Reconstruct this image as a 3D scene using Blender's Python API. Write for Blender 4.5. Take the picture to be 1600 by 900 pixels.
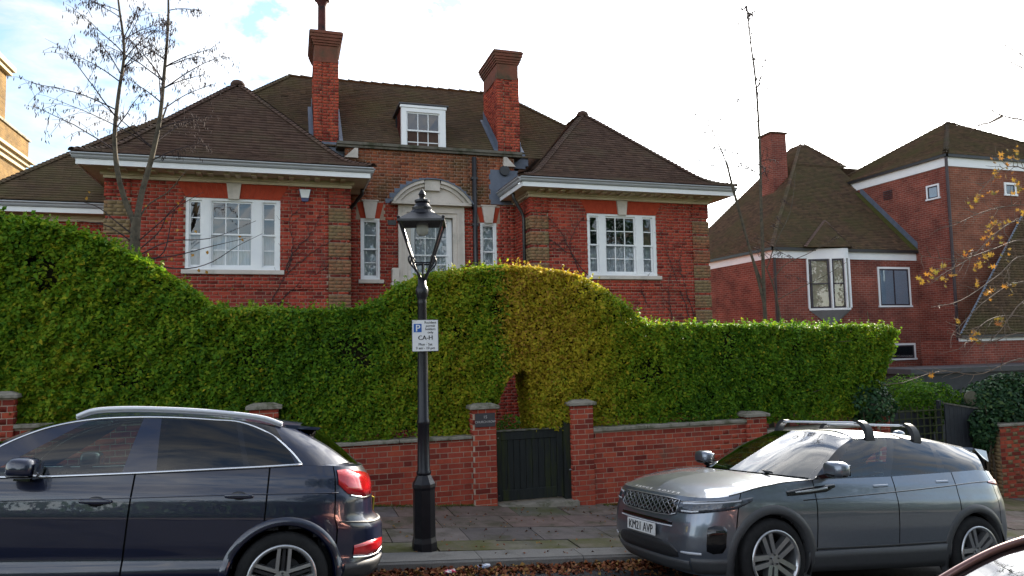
import bpy, math, random
import numpy as np
from mathutils import Vector, Matrix
for o in list(bpy.data.objects): bpy.data.objects.remove(o)
sc = bpy.context.scene
rng = np.random.default_rng(7); random.seed(7)
# ------------------------------------------------------------------ camera, sky, sun, exposure
# world axes: X along the street (to the right), Y away from the road towards the houses, Z up
K = 1.03                                   # metres per unit of the measured plan
FPX, PIT, ROL, YAW = 1113.84, .0770528, -.0197356, .3042158
CAMZ = 2.2 * K
_c = np.array([math.cos(YAW), -math.sin(YAW), 0.]); _f0 = np.array([math.sin(YAW), math.cos(YAW), 0.]); _z = np.array([0, 0, 1.])
_fw = math.cos(PIT) * _f0 + math.sin(PIT) * _z; _u0 = -math.sin(PIT) * _f0 + math.cos(PIT) * _z
_rt = math.cos(ROL) * _c + math.sin(ROL) * _u0; _up = -math.sin(ROL) * _c + math.cos(ROL) * _u0
CAM = np.array([0, 0, CAMZ])
def ray(x, y): return (x - 800) / FPX * _rt - (y - 450) / FPX * _up + _fw
def atV(x, y, v):                          # photo pixel -> point on the upright plane Y = v
    d = ray(x, y); return CAM + d * (v / d[1])
def atU(x, y, u):
    d = ray(x, y); return CAM + d * (u / d[0])
def atZ(x, y, z):
    d = ray(x, y); return CAM + d * ((z - CAMZ) / d[2])
def pix(P):
    P = np.asarray(P, float) - CAM; w = P @ _fw
    return 800 + FPX * (P @ _rt) / w, 450 - FPX * (P @ _up) / w
cd = bpy.data.cameras.new('camera'); cam = bpy.data.objects.new('camera', cd); sc.collection.objects.link(cam)
cd.sensor_width = 36; cd.lens = FPX / 1600 * 36; cd.clip_end = 4000; cd.clip_start = .05
cam.matrix_world = Matrix(((_rt[0], _up[0], -_fw[0], 0), (_rt[1], _up[1], -_fw[1], 0), (_rt[2], _up[2], -_fw[2], CAMZ), (0, 0, 0, 1)))
sc.camera = cam
SUN_AZ, SUN_EL = math.radians(47), math.radians(23)       # azimuth from +Y towards +X
sund = np.array([math.sin(SUN_AZ) * math.cos(SUN_EL), math.cos(SUN_AZ) * math.cos(SUN_EL), math.sin(SUN_EL)])
w = bpy.data.worlds.new('World'); sc.world = w; w.use_nodes = True
nt = w.node_tree; nt.nodes.clear(); NN = nt.nodes.new; LK = nt.links.new
out = NN('ShaderNodeOutputWorld'); bg = NN('ShaderNodeBackground'); sky = NN('ShaderNodeTexSky')
sky.sky_type = 'NISHITA'; sky.sun_disc = False; sky.sun_elevation = SUN_EL; sky.sun_rotation = SUN_AZ
sky.dust_density = .5; sky.air_density = 1.0; sky.ozone_density = 1.2
tc = NN('ShaderNodeTexCoord')
sx = NN('ShaderNodeSeparateXYZ'); LK(tc.outputs['Generated'], sx.inputs[0])
def M(op, a, b=None, c=None):
    n = NN('ShaderNodeMath'); n.operation = op
    for i, q in enumerate((a, b, c)):
        if q is None: continue
        if isinstance(q, (int, float)): n.inputs[i].default_value = q
        else: LK(q, n.inputs[i])
    return n.outputs[0]
# a layer of broken cloud: the view ray meets a flat layer overhead
zz = M('MAXIMUM', sx.outputs[2], .03); den = M('ADD', zz, .18)
cv = NN('ShaderNodeCombineXYZ'); LK(M('DIVIDE', sx.outputs[0], den), cv.inputs[0]); LK(M('DIVIDE', sx.outputs[1], den), cv.inputs[1])
n1 = NN('ShaderNodeTexNoise'); n1.inputs['Scale'].default_value = 5.5; n1.inputs['Detail'].default_value = 8; n1.inputs['Roughness'].default_value = .62; n1.inputs['Distortion'].default_value = .35
LK(cv.outputs[0], n1.inputs['Vector'])
cr = NN('ShaderNodeValToRGB'); cr.color_ramp.elements[0].position = .36; cr.color_ramp.elements[1].position = .64
LK(n1.outputs[0], cr.inputs[0])
dp = NN('ShaderNodeVectorMath'); dp.operation = 'DOT_PRODUCT'; LK(tc.outputs['Generated'], dp.inputs[0]); dp.inputs[1].default_value = tuple(sund)
g = M('MAXIMUM', dp.outputs['Value'], 0.0)
fs = M('ADD', M('MULTIPLY', M('POWER', g, 5.0), 32.0), M('ADD', M('MULTIPLY', M('MAXIMUM', M('MULTIPLY', dp.outputs['Value'], -1.0), 0.0), 10.0), 2.3))     # cloud: bright rim towards the sun, front-lit opposite it, grey between
cc = NN('ShaderNodeCombineColor'); LK(fs, cc.inputs[0]); LK(M('MULTIPLY', fs, .985), cc.inputs[1]); LK(M('MULTIPLY', fs, .96), cc.inputs[2])
mx = NN('ShaderNodeMix'); mx.data_type = 'RGBA'; LK(M('MULTIPLY', cr.outputs[0], .85), mx.inputs[0]); LK(sky.outputs[0], mx.inputs[6]); LK(cc.outputs[0], mx.inputs[7])
LK(mx.outputs[2], bg.inputs[0]); bg.inputs[1].default_value = .08; LK(bg.outputs[0], out.inputs[0])
sl = bpy.data.lights.new('sun', 'SUN'); so = bpy.data.objects.new('sun', sl); sc.collection.objects.link(so)
sl.energy = 4.2; sl.angle = math.radians(.5); sl.color = (1, .9, .76)
so.rotation_euler = Vector(tuple(-sund)).to_track_quat('-Z', 'Y').to_euler(); so.location = (20, 30, 30)
sc.view_settings.view_transform = 'Standard'; sc.view_settings.look = 'None'; sc.view_settings.gamma = 1; sc.view_settings.use_curve_mapping = False
sc.view_settings.exposure = 2.05
sc.cycles.use_denoising = True
sc.cycles.max_bounces = 8; sc.cycles.transparent_max_bounces = 16; sc.cycles.caustics_reflective = False; sc.cycles.caustics_refractive = False

# ------------------------------------------------------------------ helpers
ORG = {}
def link(o): sc.collection.objects.link(o); return o
def thing(name, label, cat, loc=(0, 0, 0), group=None, rot=None):
    o = link(bpy.data.objects.new(name, None)); o.empty_display_size = .2
    if rot is not None: o.matrix_world = rot; ORG[o] = np.zeros(3)
    else: o.location = tuple(loc); ORG[o] = np.array(loc, float)
    o['label'] = label; o['category'] = cat
    if group: o['group'] = group
    return o
def tag(o, label, cat, group=None):
    o['label'] = label; o['category'] = cat
    if group: o['group'] = group
    return o
def mesh_of(name, verts, faces, smooth=False, attrs=None):
    me = bpy.data.meshes.new(name)
    V = np.asarray(verts, float)
    if isinstance(faces, np.ndarray):
        n, k = faces.shape
        me.vertices.add(len(V)); me.vertices.foreach_set('co', V.ravel())
        me.loops.add(n * k); me.loops.foreach_set('vertex_index', faces.astype(np.int32).ravel())
        me.polygons.add(n); me.polygons.foreach_set('loop_start', np.arange(0, n * k, k, dtype=np.int32))
        me.update(calc_edges=True)
    else:
        me.from_pydata([tuple(p) for p in V], [], [tuple(int(i) for i in f) for f in faces]); me.update()
    if smooth: me.polygons.foreach_set('use_smooth', np.ones(len(me.polygons), dtype=bool))
    for k, a in (attrs or {}).items():
        at = me.attributes.new(k, 'FLOAT', 'FACE'); at.data.foreach_set('value', np.asarray(a, np.float32))
    return me
def put(name, verts, faces, mat, parent=None, smooth=False, attrs=None, kind=None, label=None):
    V = np.asarray(verts, float)
    if parent is not None: V = V - ORG[parent]
    o = bpy.data.objects.new(name, mesh_of(name, V, faces, smooth, attrs)); link(o)
    o.data.materials.append(mat)
    if parent is not None: o.parent = parent; ORG[o] = ORG[parent]
    else: ORG[o] = np.zeros(3)
    if kind: o['kind'] = kind
    if label: o['label'] = label
    return o
BF = np.array([[0, 1, 5, 4], [1, 3, 7, 5], [3, 2, 6, 7], [2, 0, 4, 6], [4, 5, 7, 6], [0, 2, 3, 1]])   # x-fast, y, z
class MB:
    def __init__(s): s.v = []; s.f = []
    def add(s, V, F):
        n = len(s.v); s.v += [tuple(map(float, p)) for p in V]; s.f += [tuple(int(i) + n for i in q) for q in F]; return s
    def box(s, x0, x1, y0, y1, z0, z1):
        return s.add([(x, y, z) for z in (z0, z1) for y in (y0, y1) for x in (x0, x1)], BF)
    def bbox(s, x0, x1, y0, y1, z0, z1, b=.01):       # box with chamfered edges
        P = []; idx = {}
        c = [(x0, x1), (y0, y1), (z0, z1)]
        for sx_ in (0, 1):
            for sy_ in (0, 1):
                for sz_ in (0, 1):
                    for ax in range(3):
                        p = [c[0][sx_], c[1][sy_], c[2][sz_]]
                        for k in range(3):
                            if k != ax: p[k] += b * (1 if (sx_, sy_, sz_)[k] == 0 else -1)
                        idx[(sx_, sy_, sz_, ax)] = len(P); P.append(p)
        F = []
        for ax in range(3):
            o1, o2 = [k for k in range(3) if k != ax]
            for s_ in (0, 1):
                q = []
                for a, b_ in ((0, 0), (1, 0), (1, 1), (0, 1)):
                    t = [0, 0, 0]; t[ax] = s_; t[o1] = a; t[o2] = b_; q.append(idx[(*t, ax)])
                F.append(q if s_ else q[::-1])
            for a in (0, 1):
                for b_ in (0, 1):
                    t0 = [0, 0, 0]; t0[o1] = a; t0[o2] = b_; t1 = list(t0); t1[ax] = 1
                    F.append([idx[(*t0, o1)], idx[(*t1, o1)], idx[(*t1, o2)], idx[(*t0, o2)]])
        for sx_ in (0, 1):
            for sy_ in (0, 1):
                for sz_ in (0, 1): F.append([idx[(sx_, sy_, sz_, k)] for k in range(3)])
        return s.add(P, F)
    def hexa(s, P): return s.add(P, BF)
    def prism(s, poly, d):                            # polygon (3-D points) pushed along vector d
        n = len(poly); P = [np.array(p, float) for p in poly]; d = np.array(d, float)
        V = P + [p + d for p in P]
        return s.add(V, [list(range(n))[::-1], list(range(n, 2 * n))] + [[i, (i + 1) % n, n + (i + 1) % n, n + i] for i in range(n)])
    def tube(s, path, rad, n=8, cap=True):
        P = [np.array(p, float) for p in path]; R = rad if hasattr(rad, '__len__') else [rad] * len(P)
        V = []; F = []; prev = None
        for i, p in enumerate(P):
            t = P[min(i + 1, len(P) - 1)] - P[max(i - 1, 0)]; t = t / (np.linalg.norm(t) + 1e-9)
            if prev is None:
                a = np.cross(t, [0, 0, 1.]) if abs(t[2]) < .9 else np.cross(t, [0, 1., 0])
            else: a = prev - t * (prev @ t)
            a = a / (np.linalg.norm(a) + 1e-9); prev = a; b = np.cross(t, a)
            for k in range(n):
                th = 2 * math.pi * k / n; V.append(p + R[i] * (math.cos(th) * a + math.sin(th) * b))
        for i in range(len(P) - 1):
            for k in range(n): F.append((i * n + k, i * n + (k + 1) % n, (i + 1) * n + (k + 1) % n, (i + 1) * n + k))
        if cap: F.append(tuple(range(n))[::-1]); F.append(tuple((len(P) - 1) * n + k for k in range(n)))
        return s.add(V, F)
    def lathe(s, c, prof, n=24, rot=0, sq=None):      # prof: (radius, z)
        V = []; F = []
        for r, z in prof:
            for k in range(n):
                th = rot + 2 * math.pi * k / n; V.append((c[0] + r * math.cos(th), c[1] + r * math.sin(th), c[2] + z))
        m = len(prof)
        for i in range(m - 1):
            for k in range(n): F.append((i * n + k, i * n + (k + 1) % n, (i + 1) * n + (k + 1) % n, (i + 1) * n + k))
        F.append(tuple(range(n))[::-1]); F.append(tuple((m - 1) * n + k for k in range(n)))
        return s.add(V, F)
    def put(s, name, mat, parent=None, smooth=False, **k): return put(name, s.v, s.f, mat, parent, smooth, **k)
def many_boxes(B):
    B = np.asarray(B, float)                          # n x 6: x0 x1 y0 y1 z0 z1
    n = len(B); V = np.empty((n, 8, 3))
    for i, (xi, yi, zi) in enumerate([(x, y, z) for z in (4, 5) for y in (2, 3) for x in (0, 1)]):
        V[:, i, 0] = B[:, xi]; V[:, i, 1] = B[:, yi]; V[:, i, 2] = B[:, zi]
    F = (np.arange(n)[:, None, None] * 8 + BF[None]).reshape(-1, 4)
    return V.reshape(-1, 3), F
def noise2(a, b, seed=0, oct_=4, f=1.):
    r = np.random.default_rng(seed); t = np.zeros_like(np.asarray(a, float)); amp = 1.
    for k in range(oct_):
        for _ in range(3):
            th = r.uniform(0, 2 * np.pi); ph = r.uniform(0, 2 * np.pi); q = f * r.uniform(.7, 1.4)
            t = t + amp / 3 * np.sin(q * (np.cos(th) * a + np.sin(th) * b) + ph)
        amp *= .55; f *= 2.1
    return t
def spl(pts, n):                                      # Catmull-Rom through points, n samples
    P = np.asarray(pts, float); m = len(P)
    if m == 2: return P[0] + (P[1] - P[0]) * np.linspace(0, 1, n)[:, None]
    d = np.concatenate([[0], np.cumsum(np.linalg.norm(np.diff(P, axis=0), axis=1) ** .5)]); t = np.linspace(0, d[-1], n)
    T = np.empty_like(P)
    for i in range(m):
        if i == 0: T[i] = (P[1] - P[0]) / (d[1] - d[0])
        elif i == m - 1: T[i] = (P[-1] - P[-2]) / (d[-1] - d[-2])
        else:
            a = (P[i] - P[i - 1]) / (d[i] - d[i - 1]); b = (P[i + 1] - P[i]) / (d[i + 1] - d[i]); wa = d[i + 1] - d[i]; wb = d[i] - d[i - 1]
            T[i] = (a * wa + b * wb) / (wa + wb)
    k = np.clip(np.searchsorted(d, t, side='right') - 1, 0, m - 2); h = (d[k + 1] - d[k])[:, None]; s = ((t - d[k]) / (d[k + 1] - d[k]))[:, None]
    return (2 * s**3 - 3 * s**2 + 1) * P[k] + (s**3 - 2 * s**2 + s) * h * T[k] + (-2 * s**3 + 3 * s**2) * P[k + 1] + (s**3 - s**2) * h * T[k + 1]
# ------------------------------------------------------------------ materials
MATS = {}
def mat(name, c1, c2=None, rough=.7, scale=4., metal=0., bump=0., bscale=60., vary=None, vcols=None, spec=.5, coat=0., c3=None, s3=.7, t3=(.5, .62), trans=0., detail=5, bdist=.01, stretch=None):
    """procedural: c1..c2 by noise, c3 as patches of wear; vary 'attr'/'obj' picks a tint from vcols per piece"""
    if rough >= .75 and spec == .5: spec = .15
    m = bpy.data.materials.new(name); m.use_nodes = True; N = m.node_tree.nodes; L = m.node_tree.links.new
    b = N['Principled BSDF']; b.inputs['Roughness'].default_value = rough; b.inputs['Metallic'].default_value = metal; b.inputs['Specular IOR Level'].default_value = spec
    if coat: b.inputs['Coat Weight'].default_value = coat; b.inputs['Coat Roughness'].default_value = .03
    ge = N.new('ShaderNodeNewGeometry'); pos = ge.outputs['Position']
    if stretch:
        mp = N.new('ShaderNodeMapping'); mp.inputs['Scale'].default_value = stretch; L(pos, mp.inputs['Vector']); pos = mp.outputs[0]
    no = N.new('ShaderNodeTexNoise'); no.inputs['Scale'].default_value = scale; no.inputs['Detail'].default_value = detail; no.inputs['Roughness'].default_value = .65; L(pos, no.inputs['Vector'])
    def mixc(f, a, bb, mode='MIX'):
        x = N.new('ShaderNodeMix'); x.data_type = 'RGBA'; x.blend_type = mode
        for i, q in ((0, f), (6, a), (7, bb)):
            if isinstance(q, (int, float)): x.inputs[i].default_value = q
            elif isinstance(q, tuple): x.inputs[i].default_value = (*q, 1)
            else: L(q, x.inputs[i])
        return x.outputs[2]
    rp = N.new('ShaderNodeValToRGB'); rp.color_ramp.elements[0].position = .32; rp.color_ramp.elements[1].position = .68; L(no.outputs[0], rp.inputs[0])
    rp.color_ramp.elements[0].color = (*c1, 1); rp.color_ramp.elements[1].color = (*(c2 or c1), 1)
    col = rp.outputs[0]
    if vary:
        if vary == 'obj': src = N.new('ShaderNodeObjectInfo').outputs['Random']
        else:
            a = N.new('ShaderNodeAttribute'); a.attribute_name = 'rnd'; src = a.outputs['Fac']
        r2 = N.new('ShaderNodeValToRGB'); r2.color_ramp.interpolation = 'LINEAR'
        els = r2.color_ramp.elements
        for i, cl in enumerate(vcols):
            p = i / (len(vcols) - 1)
            e = els[0] if i == 0 else (els[-1] if i == len(vcols) - 1 else els.new(p))
            e.position = p; e.color = (*cl, 1)
        L(src, r2.inputs[0]); col = mixc(1.0, col, r2.outputs[0], 'MULTIPLY')
    if c3:
        n3 = N.new('ShaderNodeTexNoise'); n3.inputs['Scale'].default_value = s3; n3.inputs['Detail'].default_value = 6; n3.inputs['Roughness'].default_value = .7; L(pos, n3.inputs['Vector'])
        r3 = N.new('ShaderNodeValToRGB'); r3.color_ramp.elements[0].position = t3[0]; r3.color_ramp.elements[1].position = t3[1]; L(n3.outputs[0], r3.inputs[0])
        col = mixc(r3.outputs[0], col, c3)
    L(col, b.inputs['Base Color'])
    if bump:
        nb = N.new('ShaderNodeTexNoise'); nb.inputs['Scale'].default_value = bscale; nb.inputs['Detail'].default_value = 4; L(pos, nb.inputs['Vector'])
        bp = N.new('ShaderNodeBump'); bp.inputs['Strength'].default_value = bump; bp.inputs['Distance'].default_value = bdist; L(nb.outputs[0], bp.inputs['Height']); L(bp.outputs[0], b.inputs['Normal'])
    if trans:
        tr = N.new('ShaderNodeBsdfTranslucent'); L(col, tr.inputs[0]); ms = N.new('ShaderNodeMixShader'); ms.inputs[0].default_value = trans
        L(b.outputs[0], ms.inputs[1]); L(tr.outputs[0], ms.inputs[2]); L(ms.outputs[0], N['Material Output'].inputs[0])
    MATS[name] = m; return m
def glass(name, tint=(.9, .95, .95), refl=1.0, ior=1.5, rough=.01):
    m = bpy.data.materials.new(name); m.use_nodes = True; N = m.node_tree.nodes; L = m.node_tree.links.new; N.clear()
    o = N.new('ShaderNodeOutputMaterial'); t = N.new('ShaderNodeBsdfTransparent'); t.inputs[0].default_value = (*tint, 1)
    ge = N.new('ShaderNodeNewGeometry'); g_ = N.new('ShaderNodeBsdfGlossy'); g_.inputs['Roughness'].default_value = rough; fr = N.new('ShaderNodeFresnel'); mi = N.new('ShaderNodeMath'); mi.operation = 'MULTIPLY_ADD'; mi.inputs[1].default_value = 1 / ior - ior; mi.inputs[2].default_value = ior; L(ge.outputs['Backfacing'], mi.inputs[0]); L(mi.outputs[0], fr.inputs[0])
    mm = N.new('ShaderNodeMath'); mm.operation = 'MULTIPLY'; mm.inputs[1].default_value = refl; mm.use_clamp = True; L(fr.outputs[0], mm.inputs[0])
    ms = N.new('ShaderNodeMixShader'); L(mm.outputs[0], ms.inputs[0]); L(t.outputs[0], ms.inputs[1]); L(g_.outputs[0], ms.inputs[2]); L(ms.outputs[0], o.inputs[0])
    MATS[name] = m; return m
BRV = [(.42, .36, .44), (.74, .72, .74), (.92, .9, .9), (1, 1, 1), (1.04, 1.08, .98), (1.14, 1.22, 1.05), (.82, .76, .8)]
for nm_, vr in (('brick', 'attr'), ('brick_one', 'obj')):
    mat(nm_, (.29, .040, .028), (.39, .062, .040), .85, 14, bump=.5, bscale=90, vary=vr, vcols=BRV, c3=(.11, .040, .034), s3=1.1, t3=(.52, .78))
    mat(nm_ + '_wall', (.29, .048, .030), (.39, .075, .044), .85, 14, bump=.5, bscale=90, vary=vr, vcols=BRV, c3=(.13, .075, .055), s3=1.6, t3=(.60, .76))
mat('brick_upper', (.27, .075, .04), (.34, .10, .05), .85, 9, bump=.5, bscale=90, vary='attr', vcols=BRV, c3=(.085, .06, .028), s3=.8, t3=(.42, .66))
mat('brick_quoin', (.27, .07, .045), (.32, .085, .05), .85, 9, bump=.5, bscale=90, vary='attr', vcols=BRV, c3=(.21, .145, .075), s3=1.0, t3=(.34, .55))
mat('rubbed', (.33, .046, .024), (.40, .062, .030), .85, 8, bump=.2)
mat('mortar', (.40, .31, .23), (.50, .40, .31), .95, 20, bump=.5, c3=(.22, .16, .12), s3=1.2, t3=(.5, .8))
mat('mortar_upper', (.16, .12, .085), (.22, .16, .11), .95, 20, bump=.5)
mat('mortar_house', (.31, .215, .16), (.39, .28, .21), .95, 20, bump=.5, c3=(.19, .13, .10), s3=1.2, t3=(.5, .8))
mat('stone', (.52, .46, .41), (.62, .56, .50), .8, 3, bump=.25, c3=(.26, .24, .20), s3=1.5, t3=(.5, .75))
mat('cream', (.58, .50, .38), (.64, .56, .43), .75, 2.5, bump=.1, c3=(.36, .30, .21), s3=1.3, t3=(.5, .78))
mat('coping', (.22, .20, .165), (.30, .27, .22), .9, 6, bump=.6, c3=(.10, .10, .06), s3=5, t3=(.5, .65))
mat('white', (.72, .73, .75), (.80, .80, .80), .45, 2, bump=.05)
mat('gutter', (.34, .35, .38), (.40, .41, .43), .45, 2)
mat('lead', (.075, .092, .13), (.115, .135, .18), .5, 5, bump=.2, bscale=20)
mat('tile', (.082, .052, .042), (.115, .072, .056), .9, 6, bump=.4, vary='attr', vcols=[(.74, .72, .72), (.9, .88, .87), (1, 1, 1), (1.12, 1.08, 1.02)], c3=(.10, .078, .052), s3=.9, t3=(.5, .72))
mat('tile_moss', (.088, .060, .044), (.120, .080, .056), .9, 6, bump=.4, vary='attr', vcols=[(.78, .78, .76), (.95, .95, .92), (1.12, 1.08, 1.0)], c3=(.105, .088, .044), s3=.8, t3=(.46, .72))
mat('black_paint', (.006, .006, .009), (.011, .011, .015), .34, 12, bump=.15, bscale=40, spec=.35)
mat('black_pipe', (.014, .014, .016), (.024, .024, .026), .4, 8)
mat('asphalt', (.030, .031, .034), (.062, .062, .064), .9, 160, bump=.6, bscale=220, c3=(.10, .10, .10), s3=240, t3=(.62, .70))
mat('kerb', (.14, .135, .125), (.25, .24, .225), .85, 150, bump=.6, bscale=160, c3=(.12, .115, .105), s3=3, t3=(.52, .7))
SLV = [(.66, .66, .70), (.95, .95, .95), (1.15, .90, .82), (.80, .82, .88), (1.15, 1.08, 1.0), (.78, .70, .68), (1.2, .98, .90)]
mat('slab', (.125, .110, .102), (.195, .170, .156), .8, 5, bump=.4, bscale=120, vary='obj', vcols=SLV, c3=(.070, .066, .040), s3=2.2, t3=(.48, .66))
mat('slab_moss', (.13, .122, .098), (.19, .175, .13), .85, 5, bump=.4, bscale=120, vary='obj', vcols=SLV, c3=(.085, .088, .026), s3=2.0, t3=(.38, .62))
mat('soil', (.05, .04, .025), (.08, .065, .04), .95, 12, bump=.8, c3=(.045, .07, .018), s3=3, t3=(.45, .6))
mat('curtain', (.42, .44, .47), (.60, .62, .66), .9, 3, stretch=(14, 14, .6), trans=.3)
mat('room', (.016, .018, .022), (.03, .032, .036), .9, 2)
glass('window_glass', (.86, .90, .93), 2.6)
glass('lamp_glass', (.93, .94, .93), 1.4)
# ------------------------------------------------------------------ ground, road, kerb, pavement
def gp(u): return -.08 * np.clip(np.asarray(u, float) - 1.452, -30, 30)
def kf(u): return K * (7.36 + .0176 * np.clip(np.asarray(u, float) / K - .89, -20, 20))
def road_z(u, v):
    d = np.maximum(kf(u) - v, 0)
    return gp(u) - .12 + np.where(d < 2.2, .10 * d, .22 + .07 * (1 - np.exp(-(d - 2.2))))
def sheet(name, us, vs, zf, m, kind='structure'):
    Ug, Vg = np.meshgrid(us, vs); Z = zf(Ug, Vg); n, k = Ug.shape
    V = np.stack([Ug, Vg, Z], -1).reshape(-1, 3); i = np.arange((n - 1) * k).reshape(n - 1, k)[:, :-1].ravel()
    return put(name, V, np.stack([i, i + 1, i + k + 1, i + k], 1), m, smooth=True, kind=kind)
mat('earth', (.05, .055, .02), (.09, .08, .04), .95, 2, bump=.5, c3=(.05, .08, .02), s3=.5)
sheet('ground', np.array([-1500, -200, -60, -28.6, -10, 0, 10, 31.4, 80, 300, 1500.]), np.array([-1500, -200, -60, -20, -8, 0, 4, 10.5, 30, 80, 300, 1500.]), lambda a, b: gp(a) - .75 + 0 * b, MATS['earth'])
vv = np.concatenate([np.linspace(.75, 5, 7), np.linspace(5.3, 7.9, 14)])
sheet('road', np.linspace(-60, 70, 261), vv, road_z, MATS['asphalt'])
# the kerb the photographer stands behind, and the pavement there
sheet('far_pavement', np.linspace(-60, 70, 66), np.array([-9., .7]), lambda a, b: gp(a) + .27 + 0 * b, MATS['slab'])
kerbs = thing('kerb', 'grey granite kerb stones along the gutter in front of the brick wall', 'kerb', (1.4, 7.8, 0))
u = -12.0; KJ = atZ(745, 873, -.1)[0]
us_ = sorted([KJ + k * 1.18 for k in range(-12, 12)])
for a, b in zip(us_[:-1], us_[1:]):
    a += .004; b -= .004; P = []
    for lo in (-.42, 0):
        for s_, e in ((0, .018 if lo == 0 else 0), (1, 0)):
            for q in (a, b): P.append((q, kf(q) + e if s_ == 0 else K * 7.72, gp(q) + lo + (.004 if s_ == 0 and lo == 0 else 0) + rng.normal(0, .001)))
    m_ = MB(); m_.hexa(P)
    # worn front arris
    A, B = P[0], P[1]
    m_.hexa([(a, kf(a), gp(a) - .42), (b, kf(b), gp(b) - .42), (a, kf(a) + .02, gp(a) - .42), (b, kf(b) + .02, gp(b) - .42), (a, kf(a), gp(a) - .022), (b, kf(b), gp(b) - .022), (a, kf(a) + .02, gp(a) - .001), (b, kf(b) + .02, gp(b) - .001)])
    o = m_.put('kerb_stone', MATS['kerb'], kerbs)
pav = put('pavement', [(-13, K * 7.725, gp(-13) - .05), (16, K * 7.725, gp(16) - .05), (16, 11.2, gp(16) - .05), (-13, 11.2, gp(-13) - .05)], [(0, 1, 2, 3)], mat('bedding', (.05, .05, .04), (.07, .07, .045), .95, 10, c3=(.05, .06, .02), s3=4), kind='structure')
rows = [K * 7.725, K * 8.13, K * 8.75, K * 9.37, K * 9.99]
for r, (v0, v1) in enumerate(zip(rows[:-1], rows[1:])):
    q = -11.0 + .37 * r + (.13 if r % 2 else 0); v1_ = v1
    while q < 15:
        v1_ = v1 + ((1.5 if q > 10.2 else .2) if r == 3 else 0)
        L_ = rng.choice([.62, .76, .92, .92])
        a, b = q + .006, q + L_ - .006; t = rng.normal(0, .003); dz = [rng.normal(0, .0022) for _ in range(4)]
        P = [(x, y, gp(x) - .045) for y in (v0 + .004, v1_ - .004) for x in (a, b)] + [(x, y, gp(x) + t + dz[i]) for i, (x, y) in enumerate([(x, y) for y in (v0 + .004, v1_ - .004) for x in (a, b)])]
        MB().hexa(P).put('paving_slab', MATS['slab_moss' if r == 0 or (r == 3 and rng.random() < .5) else 'slab'], pav)
        q += L_
garden = sheet('garden', np.linspace(-14, 16, 31), np.linspace(10.5, 40, 12), lambda a, b: gp(a) * np.interp(a, [8, 10], [.5, 1]) - np.interp(a, [8, 10], [.12, .07]) + 0 * b, MATS['soil'])

# ------------------------------------------------------------------ brickwork
CH, BH, BL, BW, JT = .0773, .0665, .2215, .1075, .0108
unit_brick = {}
def unit_mesh(mname):
    if mname not in unit_brick:
        mb = MB(); mb.box(-.5, .5, -.5, .5, -.5, .5); me = mesh_of('brick', mb.v, mb.f); me.materials.append(MATS[mname]); unit_brick[mname] = me
    return unit_brick[mname]
def bond(a0, a1, z0, z1, holes=(), off=0., zref=0.):
    out_ = []
    k0 = int(math.floor((z0 - zref) / CH)); k1 = int(math.ceil((z1 - zref) / CH))
    per = BL + BW + 2 * JT
    for k in range(k0, k1):
        za, zb = zref + k * CH, zref + k * CH + BH
        za, zb = max(za, z0), min(zb, z1)
        if zb - za < .02: continue
        iv = [(a0, a1)]
        for h in holes:
            if h[3] > za + .012 and h[2] < zb - .012:
                nv = []
                for s_, e in iv:
                    if h[1] <= s_ or h[0] >= e: nv.append((s_, e)); continue
                    if h[0] - s_ > .03: nv.append((s_, h[0]))
                    if e - h[1] > .03: nv.append((h[1], e))
                iv = nv
        x = off + (per / 2 if k % 2 else 0); x = a0 - per + ((x - a0) % per) - per
        seq = 0
        while x < a1:
            w_ = BL if seq % 2 == 0 else BW
            for s_, e in iv:
                p, q_ = max(x, s_), min(x + w_, e)
                if q_ - p > .03: out_.append((p, q_, za, zb))
            x += w_ + JT; seq += 1
    return out_
def brickwork(parent, panels, m='brick', one=None, n_one=0, name='brickwork'):
    """panels: (axis, coord, sign, a0, a1, z0, z1, holes); bricks stand proud of the mortar by a few mm"""
    B = []
    for ax, c, sg, a0, a1, z0, z1, holes in panels:
        for p, q_, za, zb in bond(a0, a1, z0, z1, holes, off=c * 3.1):
            pr = .006 + random.uniform(-.002, .002); lo, hi = sorted((c - sg * .03, c + sg * pr))
            B.append((p, q_, lo, hi, za, zb) if ax == 'v' else (lo, hi, p, q_, za, zb))
    B = np.array(B)
    if n_one:
        # largest in the picture first, only those that face the camera's side
        c = np.stack([B[:, :2].mean(1), B[:, 2:4].mean(1), B[:, 4:].mean(1)], 1); px = np.array([pix(p) for p in c])
        vis = (px[:, 0] > 0) & (px[:, 0] < 1600) & (px[:, 1] < 900) & (px[:, 1] > 0)
        if one and one[1]: vis &= one[1](px, c)
        sz = (B[:, 1] - B[:, 0]) / np.linalg.norm(c - CAM, axis=1) * vis
        order = np.argsort(-sz); pick = order[:n_one]; pick = pick[sz[pick] > 0]
        for i in pick:
            o = bpy.data.objects.new('brick', unit_mesh(one[0])); link(o); o.parent = parent
            o.location = tuple(c[i] - ORG[parent]); o.scale = (B[i, 1] - B[i, 0], B[i, 3] - B[i, 2], B[i, 5] - B[i, 4])
        keep = np.ones(len(B), bool); keep[pick] = False; B = B[keep]
    if len(B):
        V, F = many_boxes(B); put(name, V, F, MATS[m], parent, attrs={'rnd': np.repeat(np.random.default_rng(len(B)).random(len(B)), 6)}, kind='stuff')
VW = 10.33                                        # face of the street wall
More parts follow.
